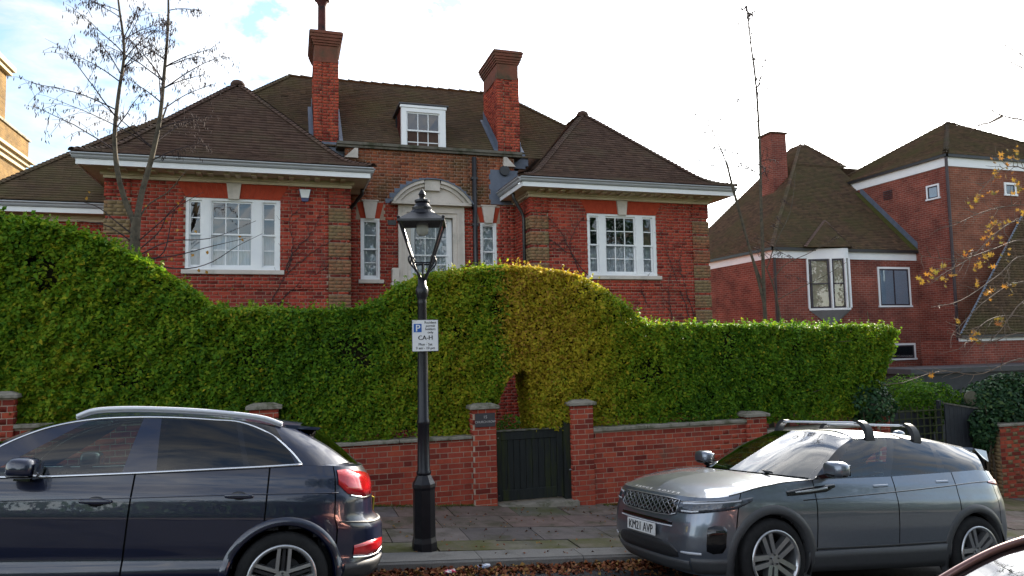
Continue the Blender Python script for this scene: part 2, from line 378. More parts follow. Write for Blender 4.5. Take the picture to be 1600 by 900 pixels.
def garden_wall(lbl, u0, u1, ztop, n_one, vis=None):
    t = thing('garden_wall', lbl, 'wall', (u0, VW, float(gp(u0))), 'low brick walls along the pavement')
    zb = float(gp(u1)) - .35; zc = ztop - .055
    MB().box(u0, u1, VW, VW + .215, zb, zc).put('mortar', MATS['mortar'], t)
    brickwork(t, [('v', VW, -1, u0, u1, zb, zc, ())], 'brick_wall', ('brick_one_wall', vis), n_one)
    q = u0 + .003
    while q < u1 - .1:
        e = min(q + rng.uniform(.75, 1.0), u1 - .003)
        if u1 - e < .3: e = u1 - .003
        m_ = MB(); m_.bbox(q, e - .007, VW - .055 + rng.normal(0, .004), VW + .26, zc + .002 + rng.normal(0, .001), ztop + rng.normal(0, .004), .008)
        m_.put('coping_stone', MATS['coping'], t); q = e
    return t
def gate_pier(lbl, u0, u1, ztop, n_one=60):
    t = thing('brick_pier', lbl, 'pier', ((u0 + u1) / 2, VW, float(gp(u0))), 'brick piers of the garden wall')
    v0, v1 = VW - .045, VW + .30; zb = float(gp(u1)) - .3; zc = ztop - .075
    MB().box(u0 + .002, u1 - .002, v0 + .002, v1 - .002, zb, zc).put('mortar', MATS['mortar'], t)
    brickwork(t, [('v', v0 + .002, -1, u0, u1, zb, zc, ()), ('u', u0 + .002, -1, v0, v1, zb, zc, ()), ('u', u1 - .002, 1, v0, v1, zb, zc, ())], 'brick_wall', ('brick_one_wall', lambda px, c: c[:, 1] < v0 + .02), n_one)
    m_ = MB(); m_.bbox(u0 - .05, u1 + .05, v0 - .05, v1 + .05, zc + .002, ztop - .02, .008)
    m_.hexa([(x, y, ztop - .021) for y in (v0 - .04, v1 + .04) for x in (u0 - .04, u1 + .04)] + [(x, y, ztop + .012) for y in (v0 + .05, v1 - .05) for x in (u0 + .05, u1 - .05)])
    m_.put('cap_stone', MATS['coping'], t)
    return t
def U_(x, y, v=VW): return float(atV(x, y, v)[0])
def Z_(x, y, v=VW): return float(atV(x, y, v)[2])
pLu = (U_(739, 740), U_(775, 740)); pRu = (U_(893, 700), U_(926, 700)); p3u = (U_(1165, 660), U_(1195, 660)); p0u = (U_(390, 640), U_(435, 640)); p00u = (U_(-20, 640), U_(23, 640))
garden_wall('low red brick wall joining the plaque pier to the pier beside the dark car', p0u[1], pLu[0], Z_(631, 686), 300, lambda px, c: (px[:, 0] > 540))
garden_wall('low red brick wall under golden hedge alongside the grey car bonnet', pRu[1], p3u[0], Z_(1044, 662), 300)
garden_wall('low brick wall stretch between two piers alongside the dark car doors', p00u[1], p0u[0], Z_(45, 662), 60)
garden_wall('low brick wall stretch under hedge end alongside the grey car rear doors', p3u[1], U_(1366, 680), Z_(1195, 672), 60)
garden_wall('low brick wall running off past the dark car bonnet', -10., p00u[0], Z_(-40, 650), 0)
gate_pier('brick gate pier carrying the dark address plaque beside the garden gate', *pLu, Z_(760, 631), 70)
gpR = gate_pier('brick gate pier without plaque, dark gate post fixed to it', *pRu, Z_(903, 626), 70)
gate_pier('brick pier against green hedge alongside the grey car windscreen', *p3u, Z_(1180, 644), 40)
gate_pier('brick pier against hedge alongside the dark car rear window', *p0u, Z_(412, 631), 30)
gate_pier('brick pier against hedge alongside the dark car windscreen', *p00u, Z_(10, 613), 30)
def text_mesh(s, size, align='CENTER'):
    c = bpy.data.curves.new('t', 'FONT'); c.body = s; c.size = size; c.align_x = align; c.resolution_u = 3
    o = bpy.data.objects.new('t', c); link(o); dg = bpy.context.evaluated_depsgraph_get(); me = o.evaluated_get(dg).to_mesh()
    V = np.array([tuple(v.co) for v in me.vertices]); F = [tuple(p.vertices) for p in me.polygons]
    o.evaluated_get(dg).to_mesh_clear(); bpy.data.objects.remove(o); return V, F
def text_on(parent, name, s, size, cx, v, z, m, align='CENTER', bold=0.):
    V, F = text_mesh(s, size, align)
    mb = MB(); mb.add([(cx + p[0], v, z + p[1]) for p in V], F)
    if bold: mb.add([(cx + p[0] + bold, v - .0005, z + p[1]) for p in V], F)
    return mb.put(name, m, parent)
pq = (U_(742.5, 655, VW - .06), U_(773.5, 655, VW - .06), Z_(760, 667, VW - .06), Z_(760, 645.5, VW - .06))
pl = thing('address_plaque', 'dark slate address plaque with pale lettering on the gate pier', 'plaque', (pq[0], VW - .06, pq[2]))
MB().bbox(pq[0], pq[1], VW - .066, VW - .046, pq[2], pq[3], .004).put('plate', mat('slate', (.035, .032, .036), (.05, .046, .05), .5, 8), pl)
mat('pale_letter', (.45, .42, .40), None, .6)
text_on(pl, 'number', '15', .062, (pq[0] + pq[1]) / 2, VW - .0675, pq[3] - .075, MATS['pale_letter'])
text_on(pl, 'street_name', 'CHURCH ROW', .046, (pq[0] + pq[1]) / 2, VW - .0675, pq[2] + .06, MATS['pale_letter'], bold=.001)
# gate: ledged boards between the piers
g0, g1 = pLu[1] + .012, U_(879, 720, VW + .12); gt, gb = Z_(826, 671, VW + .1), Z_(826, 781, VW + .1)
gate = thing('garden_gate', 'black boarded wooden garden gate with mossy streaks between brick piers', 'gate', (g0, VW + .1, gb))
mat('gate_paint', (.016, .018, .018), (.025, .028, .026), .8, 6, bump=.3, bscale=30, c3=(.040, .05, .010), s3=1.6, t3=(.52, .74), stretch=(5, 5, .55))
mat('gate_wood', (.10, .095, .08), (.15, .14, .12), .85, 10, c3=(.05, .06, .02), s3=8)
nb = 9; wv = (g1 - g0 - .2) / nb
for i in range(nb):
    a = g0 + .1 + i * wv; MB().bbox(a + .003, a + wv - .003, VW + .105, VW + .13, gb + .05, gt - .06, .004).put('board', MATS['gate_paint'], gate)
for a, b in ((g0, g0 + .1), (g1 - .1, g1)): MB().bbox(a, b - .002, VW + .085, VW + .13, gb + .012, gt - .014, .006).put('stile', MATS['gate_paint'], gate)
for a, b in ((gb + .012, gb + .17), (gt - .14, gt - .014)): MB().bbox(g0 + .102, g1 - .104, VW + .088, VW + .128, a, b, .006).put('rail', MATS['gate_paint'], gate)
MB().bbox(g0, g1, VW + .07, VW + .15, gt - .012, gt + .012, .005).put('top_capping', MATS['gate_wood'], gate)
mat('steel', (.45, .45, .46), None, .35, metal=.9)
for du, dz in ((.055, gt - .1), (.055, gb + .1)): MB().lathe((g0 + du, VW + .083, dz), [(.012, -.004), (.012, .004)], 10).put('bolt_head', MATS['steel'], gate)
gpost = thing('gate_post', 'dark timber gate post fixed to the brick pier without plaque', 'post', (g1, VW + .1, gb))
MB().bbox(g1 + .004, pRu[0] + .0, VW + .03, VW + .16, gb - .1, gt + .1, .006).put('post', MATS['gate_paint'], gpost)
MB().tube([(g1 + .09, VW + .03, (gt + gb) / 2 - .1), (g1 + .09, VW - .02, (gt + gb) / 2 - .1), (g1 + .05, VW - .03, (gt + gb) / 2 - .1)], .008, 6).put('latch', MATS['steel'], gpost)
zs = float(gp(3.4))
st_ = MB(); st_.hexa([(2.95, VW - .12, gp(2.95) - .2), (pRu[0] + .06, VW - .12, gp(4.1) - .2), (2.95, VW + .3, gp(2.95) - .2), (pRu[0] + .06, VW + .3, gp(4.1) - .2), (2.95, VW - .12, gp(2.95) + .0), (pRu[0] + .06, VW - .12, gb - .03), (2.95, VW + .3, gb - .012), (pRu[0] + .06, VW + .3, gb - .012)])
tag(st_.put('threshold_step', MATS['coping']), 'worn stone threshold step below the garden gate', 'step')

# ------------------------------------------------------------------ the house
VF, VC = 15.7 * K, 16.9 * K                        # fronts of the wings, and of the middle part set back between them
WL, WR, XL, XR = -3.47 * K, 1.25 * K, 5.42 * K, 10.18 * K
house = thing('brick_house', 'red brick house with two hipped wings, tall chimneys and stone door surround', 'house', (3.34 * K, VF, 0.))
ZB = -.5; ZFR = 5.64 * K
def hz(x, y, v=VF): return float(atV(x, y, v)[2])
def hu(x, y, v=VF): return float(atV(x, y, v)[0])
winL = (hu(289.5, 360), hu(437.7, 360), hz(363, 422), hz(363, 310.5)); winR = (hu(918, 380), hu(1025.5, 380), hz(970, 431), hz(970, 335))
LINT = .33 * K
def arch_hole(w_): return (w_[0] - .18, w_[1] + .18, w_[3], w_[3] + LINT + .6)
for nm, a0, a1, w_ in (('left', WL, WR, winL), ('right', XL, XR, winR)):
    vb = 24.0
    MB().box(a0, a1, VF, vb, ZB, w_[2]).box(a0, w_[0], VF, vb, w_[2], w_[3]).box(w_[1], a1, VF, vb, w_[2], w_[3]).box(a0, a1, VF, vb, w_[3], ZFR + .12).box(w_[0], w_[1], VF + .9, vb, w_[2], w_[3]).put('wall', MATS['mortar_house'], house)
    plz = hz(422, 452)
    holes = [w_, (w_[0], w_[1], w_[3], ZFR), (a0, a0 + .44 * K, ZB, ZFR), (a1 - .44 * K, a1, ZB, ZFR), (w_[0] - .06, w_[1] + .06, w_[2] - .1, w_[2])]
    if nm == 'left': vis = lambda px, c: (c[:, 1] < VF + .05) & (px[:, 1] < 482) & (px[:, 0] > 180)
    brickwork(house, [('v', VF, -1, a0, a1, ZB, ZFR, holes)], 'brick', ('brick_one', (lambda px, c: (px[:, 1] < 482) & (px[:, 0] > 230)) if nm == 'left' else (lambda px, c: (px[:, 1] < 505) & (px[:, 0] > 860))), 160 if nm == 'left' else 130)
    side = [('u', a0, -1, VF, vb if nm == 'left' else VC + .05, ZB, ZFR, ()), ('u', a1, 1, VF, vb if nm == 'right' else VC + .05, ZB, ZFR, ())]
    brickwork(house, side, 'brick')
    # band course under the sill level
    brickwork(house, [('v', VF - .022, -1, a0 + .45 * K, a1 - .45 * K, plz, w_[2] - .1, ())], 'brick')
    MB().box(a0 + .45 * K, a1 - .45 * K, VF - .022, VF, plz, w_[2] - .102).put('band_course', MATS['mortar_house'], house)
    # rubbed brick flat arch, two halves either side of the keystone
    kc = (w_[0] + w_[1]) / 2; kw = .145 * K
    for s_ in (-1, 1):
        e = w_[0] if s_ < 0 else w_[1]; m_ = MB(); nvs = 9
        for i in range(nvs):                      # tapered voussoirs fanning out
            f0, f1 = i / nvs, (i + 1) / nvs
            b0, b1 = kc + s_ * kw * .72 + (e - kc - s_ * kw * .72) * f0, kc + s_ * kw * .72 + (e - kc - s_ * kw * .72) * f1
            ex = e + s_ * .17; t0, t1 = kc + s_ * kw + (ex - kc - s_ * kw) * f0, kc + s_ * kw + (ex - kc - s_ * kw) * f1
            gpj = s_ * .0015; zt = min(w_[3] + LINT, ZFR - .01)
            m_.hexa([(b0 + gpj, VF - .012, w_[3]), (b1 - gpj, VF - .012, w_[3]), (b0 + gpj, VF + .1, w_[3]), (b1 - gpj, VF + .1, w_[3]), (t0 + gpj, VF - .012, zt), (t1 - gpj, VF - .012, zt), (t0 + gpj, VF + .1, zt), (t1 - gpj, VF + .1, zt)])
        m_.put('flat_arch', MATS['rubbed'], house)
    ztk = ZFR - .003
    MB().hexa([(kc - kw * .72, VF - .06, w_[3] - .02), (kc + kw * .72, VF - .06, w_[3] - .02), (kc - kw * .72, VF + .05, w_[3] - .02), (kc + kw * .72, VF + .05, w_[3] - .02), (kc - kw, VF - .06, ztk), (kc + kw, VF - .06, ztk), (kc - kw, VF + .05, ztk), (kc + kw, VF + .05, ztk)]).put('keystone', MATS['stone'], house)
    # rusticated brick quoins: blocks of four courses proud of the wall, one recessed course between
    for cu, s_ in ((a0, -1), (a1, 1)):
        k = 0; z = ZFR - 5 * CH
        while z > ZB + .4:
            zt = z + 4 * CH if k else ZFR
            x0, x1 = (cu - .028, cu + .44 * K) if s_ < 0 else (cu - .44 * K, cu + .028)
            MB().box(x0 + .004, x1 - .004, VF - .028, VF + .44, z, zt - .008).put('quoin', MATS['mortar_upper'], house)
            pn = [('v', VF - .028, -1, x0, x1, z, zt - .008, ())]
            pn.append(('u', x0 + .004, -1, VF - .03, VF + .44, z, zt - .008, ()) if s_ < 0 else ('u', x1 - .004, 1, VF - .03, VF + .44, z, zt - .008, ()))
            brickwork(house, pn, 'brick' if k == 0 else 'brick_quoin', name='quoin_bricks')
            x0, x1 = (cu + .002, cu + .44 * K - .003) if s_ < 0 else (cu - .44 * K + .003, cu - .002)
            brickwork(house, [('v', VF, -1, x0, x1, z - CH + .005, z - .004, ())], 'brick', name='quoin_joint')
            z -= 5 * CH; k += 1
# middle part
par_z = 6.97 * K
cw = [(hu(563.5, 400, VC), hu(593.5, 400, VC), hz(578, 437, VC), hz(578, 341, VC)), (hu(750.5, 380, VC), hu(776, 380, VC), hz(578, 437, VC), hz(763, 348, VC))]
dw = (hu(641, 400, VC), hu(707, 400, VC), 3.62 * K, hz(690, 341, VC))        # window inside the stone surround
surr = (hu(622, 400, VC), hu(725, 400, VC), 3.62 * K, 5.60 * K)
mb = MB(); mb.box(WR, XR * 0 + XL, VC, 24, ZB, cw[0][2])
xs = [WR, cw[0][0], cw[0][1], dw[0], dw[1], cw[1][0], cw[1][1], XL]
for i in range(0, 7, 2): mb.box(xs[i], xs[i + 1], VC, 24, cw[0][2], par_z - .1)
for i, w_ in ((1, cw[0]), (3, dw), (5, cw[1])): mb.box(xs[i], xs[i + 1], VC, 24, w_[3], par_z - .1); mb.box(xs[i], xs[i + 1], VC + .9, 24, w_[2], w_[3])
mb.put('wall', MATS['mortar_house'], house)
hs = [*cw, (surr[0], surr[1], 3.3, surr[3])] + [(w_[0] - .1, w_[1] + .1, w_[3], w_[3] + .40) for w_ in cw] + [(w_[0] - .06, w_[1] + .06, w_[2] - .09, w_[2]) for w_ in cw]
zup = 5.62 * K
brickwork(house, [('v', VC, -1, WR, XL, ZB, zup, hs)], 'brick')
brickwork(house, [('v', VC, -1, WR, XL, zup, par_z - .1, [(2.3 * K, 4.33 * K, zup, 5.8 * K)])], 'brick_upper')
MB().box(WR - .2, XL + .2, VC - .09, VC + .3, par_z - .1, par_z - .04).box(WR - .2, XL + .2, VC - .13, VC + .32, par_z - .038, par_z + .03).put('parapet_coping', mat('dark_stone', (.10, .09, .075), (.15, .135, .11), .9, 4, bump=.4, c3=(.06, .06, .04), s3=3), house)
for x, s_ in ((WR + .0, -1), (XL - .0, 1)):       # stone corner pieces by the chimneys
    MB().hexa([(x - s_ * .3, VC - .11, par_z - .36), (x + s_ * .02, VC - .11, par_z - .36), (x - s_ * .3, VC + .1, par_z - .36), (x + s_ * .02, VC + .1, par_z - .36), (x - s_ * .3, VC - .11, par_z - .12), (x - s_ * .22, VC - .11, par_z - .12), (x - s_ * .3, VC + .1, par_z - .12), (x - s_ * .22, VC + .1, par_z - .12)]).put('parapet_end', MATS['stone'], house)
for w_ in cw:
    kc = (w_[0] + w_[1]) / 2; a, b = .10 * K, .17 * K; z0, z1 = w_[3] - .015, w_[3] + .40 * K
    MB().hexa([(kc - a, VC - .07, z0), (kc + a, VC - .07, z0), (kc - a, VC + .05, z0), (kc + a, VC + .05, z0), (kc - b, VC - .07, z1), (kc + b, VC - .07, z1), (kc - b, VC + .05, z1), (kc + b, VC + .05, z1)]).box(kc - b - .03, kc + b + .03, VC - .085, VC + .05, z1 + .001, z1 + .03).put('keystone', MATS['stone'], house)
    for s_ in (-1, 1):
        e = w_[0] if s_ < 0 else w_[1]
        MB().hexa([(kc + s_ * a, VC - .008, w_[3]), (e, VC - .008, w_[3]), (kc + s_ * a, VC + .1, w_[3]), (e, VC + .1, w_[3]), (kc + s_ * b, VC - .008, w_[3] + .39), (e + s_ * .1, VC - .008, w_[3] + .39), (kc + s_ * b, VC + .1, w_[3] + .39), (e + s_ * .1, VC + .1, w_[3] + .39)]).put('flat_arch', MATS['rubbed'], house)
# stone surround with segmental pediment
s0, s1, sb, stp = surr; vs = VC - .10
mb = MB(); mb.box(s0, dw[0], vs, VC + .12, sb, stp).box(dw[1], s1, vs, VC + .12, sb, stp).box(dw[0], dw[1], vs, VC + .12, dw[3], stp)
for d_, o_ in ((.10, .022), (.055, .04)): mb.box(dw[0] - d_ - .1, dw[0] - d_ - .05, vs - o_, vs, sb, dw[3] + d_ + .1).box(dw[1] + d_ + .05, dw[1] + d_ + .1, vs - o_, vs, sb, dw[3] + d_ + .1).box(dw[0] - d_ - .05, dw[1] + d_ + .05, vs - o_, vs, dw[3] + d_ + .05, dw[3] + d_ + .1)
mb.put('door_surround', MATS['stone'], house)
cen = (s0 + s1) / 2; pw0, pw1 = hu(612, 315, VC - .2), hu(736, 317, VC - .2); pz = hz(614, 318, VC - .2)
MB().box(pw0 + .03, pw1 - .03, vs - .08, VC + .02, stp - .04, pz).box(pw0, pw1, vs - .15, VC + .02, pz + .001, pz + .075).put('cornice', MATS['stone'], house)
hw = (pw1 - pw0) / 2; rise = hz(672, 281, VC - .2) - (pz + .075); Rr = (hw * hw + rise * rise) / (2 * rise); zc0 = pz + .075 + rise - Rr; am = math.asin(hw / Rr)
def arcband(r0, r1, v0, v1, t0, t1, n=24):
    m_ = MB(); A = np.linspace(t0, t1, n + 1)
    for a, b in zip(A[:-1], A[1:]):
        P = []
        for r in (r0, r1):
            for v in (v0, v1):
                for t in (a, b): P.append((cen + r * math.sin(t), v, zc0 + r * math.cos(t)))
        m_.hexa(P)
    return m_
gapa = .22 / Rr * 1.0
for t0, t1 in ((-am, -gapa), (gapa, am)):
    arcband(Rr - .075, Rr - .002, vs - .17, VC, t0, t1, 14).put('pediment_moulding', MATS['stone'], house)
    arcband(Rr - .16, Rr - .077, vs - .10, VC, t0 * .96, t1 if t1 < 0 else t1 * .96, 14).put('pediment_moulding', MATS['stone'], house)
poly = [(cen + (Rr - .02) * math.sin(t), vs - .03, zc0 + (Rr - .02) * math.cos(t)) for t in np.linspace(-am * .97, am * .97, 24)]
MB().prism(poly, (0, .16, 0)).put('tympanum', MATS['stone'], house)
MB().box(cen - .19, cen + .19, vs - .13, VC, pz + .36, zc0 + Rr - .005).put('pediment_block', MATS['stone'], house)
arcband(Rr, Rr + .025, vs - .2, VC, -am * 1.04, am * 1.04, 30).put('lead_capping', MATS['lead'], house)
mb = MB()
for i, t in enumerate(np.linspace(-am, am, 15)):                # stepped lead flashing let into the courses above
    x = cen + (Rr + .02) * math.sin(t); z = zc0 + (Rr + .02) * math.cos(t); mb.box(x - .12, x + .12, VC - .011, VC + .002, z - .04, z + .075)
mb.put('stepped_flashing', MATS['lead'], house)
MB().bbox(hu(611, 440, VC), s0 - .002, vs - .12, VC, hz(611, 440, VC) - .02, hz(611, 420, VC), .01).bbox(hu(609, 446, VC), s1 + .2, vs - .2, VC, hz(611, 449, VC), hz(611, 442, VC) - .01, .01).put('balcony_block', MATS['stone'], house)
# ---- windows
def sash(parent, w_, v, lights, rows=(2, 2), fr=.055, curtain=True, bar=.011, mid=.5, sill=True):
    u0, u1, z0, z1 = w_; vb = v + .03
    edges = sorted(lights); m_ = MB()
    m_.box(u0, u1, vb - .02, vb + .10, z1 - fr, z1).box(u0, u1, vb - .03, vb + .10, z0, z0 + fr)
    xs_ = [u0] + [q for l in edges for q in l[:2]] + [u1]
    for i in range(0, len(xs_), 2):
        m_.box(xs_[i], xs_[i + 1], vb - .02, vb + .10, z0 + fr, z1 - fr)
        if i not in (0, len(xs_) - 2) and xs_[i + 1] - xs_[i] > .06: m_.box(xs_[i] + .03, xs_[i + 1] - .03, vb - .028, vb - .02, z0 + fr, z1 - fr)
    win = m_.put('window', MATS['white'], parent)
    zm = z0 + (z1 - z0) * mid
    for (a, b, nc) in edges:
        for up, (za, zb, vo, nr) in enumerate(((z0 + fr, zm + .02, .055, rows[1]), (zm - .02, z1 - fr, .02, rows[0]))):
            s_ = MB(); st = .032; v0, v1 = vb + vo, vb + vo + .032
            s_.box(a, a + st, v0, v1, za, zb).box(b - st, b, v0, v1, za, zb).box(a + st, b - st, v0, v1, zb - .038, zb).box(a + st, b - st, v0, v1, za, za + (.06 if not up else .038))
            ia, ib, ja, jb = a + st, b - st, za + (.06 if not up else .038), zb - .038
            cx = [ia + (ib - ia) * k / nc for k in range(nc + 1)]; cz = [ja + (jb - ja) * k / nr for k in range(nr + 1)]
            for q in cx[1:-1]: s_.box(q - bar, q + bar, v0 + .003, v1 - .003, ja, jb)
            for q in cz[1:-1]:
                for x0, x1 in zip(cx[:-1], cx[1:]): s_.box(x0 + bar, x1 - bar, v0 + .004, v1 - .004, q - bar, q + bar)
            s_.put('sash', MATS['white'], win)
            for x0, x1 in zip(cx[:-1], cx[1:]):
                for y0, y1 in zip(cz[:-1], cz[1:]):
                    t = rng.normal(0, .0016, 4); vm = v0 + .016
                    put('pane', [(x0, vm + t[0], y0), (x1, vm + t[1], y0), (x1, vm + t[2], y1), (x0, vm + t[3], y1)], [(0, 1, 2, 3)], MATS['window_glass'], win)
        if curtain:
            zt = zm + .02 if curtain is True else z1 - fr - .02; n = 40; V = []
            for i in range(n + 1):
                x = a - .02 + (b - a + .04) * i / n; y = vb + .16 + .018 * math.sin(i * 1.9) + .01 * math.sin(i * .7)
                V += [(x, y, z0 + .02), (x, y, zt)]
            put('net_curtain', V, [(2 * i, 2 * i + 2, 2 * i + 3, 2 * i + 1) for i in range(n)], MATS['curtain'], win, smooth=True)
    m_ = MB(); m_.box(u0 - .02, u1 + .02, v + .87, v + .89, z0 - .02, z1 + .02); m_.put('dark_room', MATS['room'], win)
    if sill: MB().bbox(u0 - .06, u1 + .09, v - .09, v + .03, z0 - .095, z0 - .002, .008).put('sill', MATS['stone'], win)
    return win
for w_ in (winL, winR):
    W = w_[1] - w_[0]; f = lambda q: w_[0] + W * q
    sash(house, w_, VF, [(f(.035), f(.165), 1), (f(.265), f(.70), 3), (f(.805), f(.955), 1)])
for w_ in cw: sash(house, w_, VC, [(w_[0] + .06, w_[1] - .05, 1)], fr=.05, curtain=2)
W = dw[1] - dw[0]; sash(house, (dw[0], dw[1], dw[2], dw[3]), VC + .04, [(dw[0] + .09, dw[1] - .1, 3)], rows=(2, 3), curtain=2, sill=False, mid=.45)
# ---- cornice, fascia, gutter
EV, EO = .62, .38
ZS = 5.77 * K; ZG = ZS + .215
def eaves(a0, a1, v0, vback, left=True, right=True, zs=ZS, oh=EO, of=EV, parent=house, blocks=True):
    x0, x1 = a0 - (oh if left else 0), a1 + (oh if right else 0); f = v0 - of; zf1 = zs + .10
    MB().box(a0 - .05, a1 + .05, v0 - .06, v0 + .05, zs - .15, zs - .085).box(a0 - .10, a1 + .10, v0 - .11, v0 + .05, zs - .084, zs - .012).put('cornice_moulding', MATS['cream'], parent)
    for s_, on in ((-1, left), (1, right)):
        if on:
            c = a0 if s_ < 0 else a1
            MB().box(min(c, c + s_ * .05), max(c, c + s_ * .05), v0 + .051, vback, zs - .115, zs - .06).box(min(c, c + s_ * .09), max(c, c + s_ * .09), v0 + .051, vback, zs - .059, zs - .012).put('cornice_moulding', MATS['cream'], parent)
    MB().box(x0 + .01, x1 - .01, f + .01, vback, zs - .011, zs + .012).put('soffit', MATS['cream'], parent)
    if blocks:
        n = int((a1 - a0) / .5); 
        for i in range(n):
            c = a0 + (a1 - a0) * (i + .5) / n
            for d_ in (-.09, .09): MB().bbox(c + d_ * 1.2 - .055, c + d_ * 1.2 + .055, v0 - .42, v0 - .1, zs - .055, zs - .0125, .006).put('modillion', MATS['cream'], parent)
    MB().box(x0 + .02, x1 - .02, f + .012, f + .30, zs + .013, zs + .24).put('eaves_board', MATS['black_pipe'], parent)
    fa = MB(); fa.box(x0, x1, f - .022, f + .009, zs - .03, zf1 - .02)
    gu = MB()
    prof = [(0, .0), (-.035, .0), (-.06, .03), (-.065, .055), (-.105, .08), (-.105, .10), (0, .10)]
    def run(p0, p1, nrm):
        P0 = [(p0[0] - nrm[0] * q, p0[1] - nrm[1] * q, zf1 - .015 + h) for q, h in prof]; d = (p1[0] - p0[0], p1[1] - p0[1], 0)
        gu.prism(P0, d)
    run((x0 - .085, f - .023), (x1 + .085, f - .023), (0, -1))
    for s_, on in ((-1, left), (1, right)):
        if on:
            x = x0 if s_ < 0 else x1; fa.box(min(x, x + s_ * .022), max(x, x + s_ * .022), f - .02, vback, zs - .028, zf1 - .021)
            run((x + s_ * .023, f - .02), (x + s_ * .023, vback), (s_, 0))
    fa.put('fascia', MATS['white'], parent); gu.put('gutter', MATS['gutter'], parent)
eaves(WL, WR, VF, 22, True, True); eaves(XL, XR, VF, 22, True, True)
for c in (0,):
    pass
# ---- tiled roofs
def tiles(Ls, Rs, m, parent, gauge=.112, tw=.165, name='roof_tiles', lift=.036, seed=1):
    """Ls, Rs: matching edge curves from eaves to top; every tile is its own slab in the joined mesh"""
    Ls = np.asarray(Ls, float); Rs = np.asarray(Rs, float)
    mid_ = (Ls + Rs) / 2; d = np.concatenate([[0], np.cumsum(np.linalg.norm(np.diff(mid_ * 1.0, axis=0), axis=1))]); n = max(2, int(d[-1] / gauge))
    t = np.linspace(0, d[-1], n + 1); L_ = np.stack([np.interp(t, d, Ls[:, k]) for k in range(3)], 1); R_ = np.stack([np.interp(t, d, Rs[:, k]) for k in range(3)], 1)
    V = []; F = []; C = []; r = np.random.default_rng(seed)
    for i in range(n):
        l0, r0, l1, r1 = L_[i], R_[i], L_[i + 1], R_[i + 1]; w0 = np.linalg.norm(r0 - l0)
        if w0 < .05: continue
        ex = (r0 - l0) / w0; up_ = (l1 + r1) / 2 - (l0 + r0) / 2; nn = np.cross(ex, up_); nn /= np.linalg.norm(nn) + 1e-9
        if nn[2] < 0: nn = -nn
        c = np.arange(-(tw / 2 if i % 2 else 0), w0, tw)
        for a in c:
            a0, a1 = max(a, 0) + .0015, min(a + tw, w0) - .0015
            if a1 - a0 < .02: continue
            f0, f1 = a0 / w0, a1 / w0; h = lift + r.normal(0, .0015) + (.014 if r.random() < .006 else 0); h2 = h + r.normal(0, .002)
            A, B = l0 + (r0 - l0) * f0 + nn * h, l0 + (r0 - l0) * f1 + nn * h2; Cc, D = l1 + (r1 - l1) * f1 + nn * .005, l1 + (r1 - l1) * f0 + nn * .005
            k = len(V); V += [A, B, Cc, D, A - nn * .03, B - nn * .03]; F += [(k, k + 1, k + 2, k + 3), (k + 4, k + 5, k + 1, k)]; q = r.random(); C += [q, q]
    # underlay so that no light comes through
    k = len(V); m2 = len(L_)
    for a, b in zip(L_, R_): V += [a, b]
    for i in range(m2 - 1): F.append((k + 2 * i, k + 2 * i + 1, k + 2 * i + 3, k + 2 * i + 2)); C.append(.2)
    return put(name, V, np.array(F), m, parent, attrs={'rnd': C}, kind='stuff')
def hip_tiles(P, m, parent, step=.115, r=.105, name='hip_tiles', seed=3, rise=.03):
    P = np.asarray(P, float); d = np.concatenate([[0], np.cumsum(np.linalg.norm(np.diff(P, axis=0), axis=1))]); t = np.arange(0, d[-1], step)
    Q = np.stack([np.interp(np.append(t, d[-1]), d, P[:, k]) for k in range(3)], 1); V = []; F = []; C = []; rg = np.random.default_rng(seed)
    for a, b in zip(Q[:-1], Q[1:]):
        tx = b - a; tx /= np.linalg.norm(tx) + 1e-9; sd = np.cross(tx, [0, 0, 1.]); sd /= np.linalg.norm(sd) + 1e-9; up_ = np.cross(sd, tx)
        a2 = a - tx * .03; k = len(V); q = rg.random()
        for p, rr, h in ((a2, r, rise + .02), (b + tx * .02, r * .8, rise)):
            for th in np.linspace(0, math.pi, 6): V.append(p + sd * rr * math.cos(th) + up_ * (rr * .55 * math.sin(th) + h - .03))
        for i in range(5): F.append((k + i, k + i + 1, k + 7 + i, k + 6 + i)); C.append(q)
        for i in range(5): F.append((k + i, k + i + 1, k + i + 1, k + i)) if 0 else None
        V += [a2 - up_ * .03]; 
        for i in range(4): pass
    return put(name, V, np.array(F), m, parent, attrs={'rnd': C}, kind='stuff')
def bell(H, D, n=30, bh=.20, bd=.55):             # (inset, height) curve with a flared foot
    t = np.linspace(0, 1, n); s = H / D
    d = t * D; h = np.where(d < bd * 2, (bh / bd) * d * (1 - d / (4 * bd)) * 1.0 + 0, 0)
    s1 = (H - bh) / (D - bd); h = np.where(d < bd, bh / bd * d * .8 + bh * .2 * (d / bd) ** 2, bh + s1 * (d - bd))
    h = np.convolve(np.pad(h, 2, mode='edge'), np.ones(5) / 5, 'valid'); h[0] = 0; h[-1] = H
    return d, h
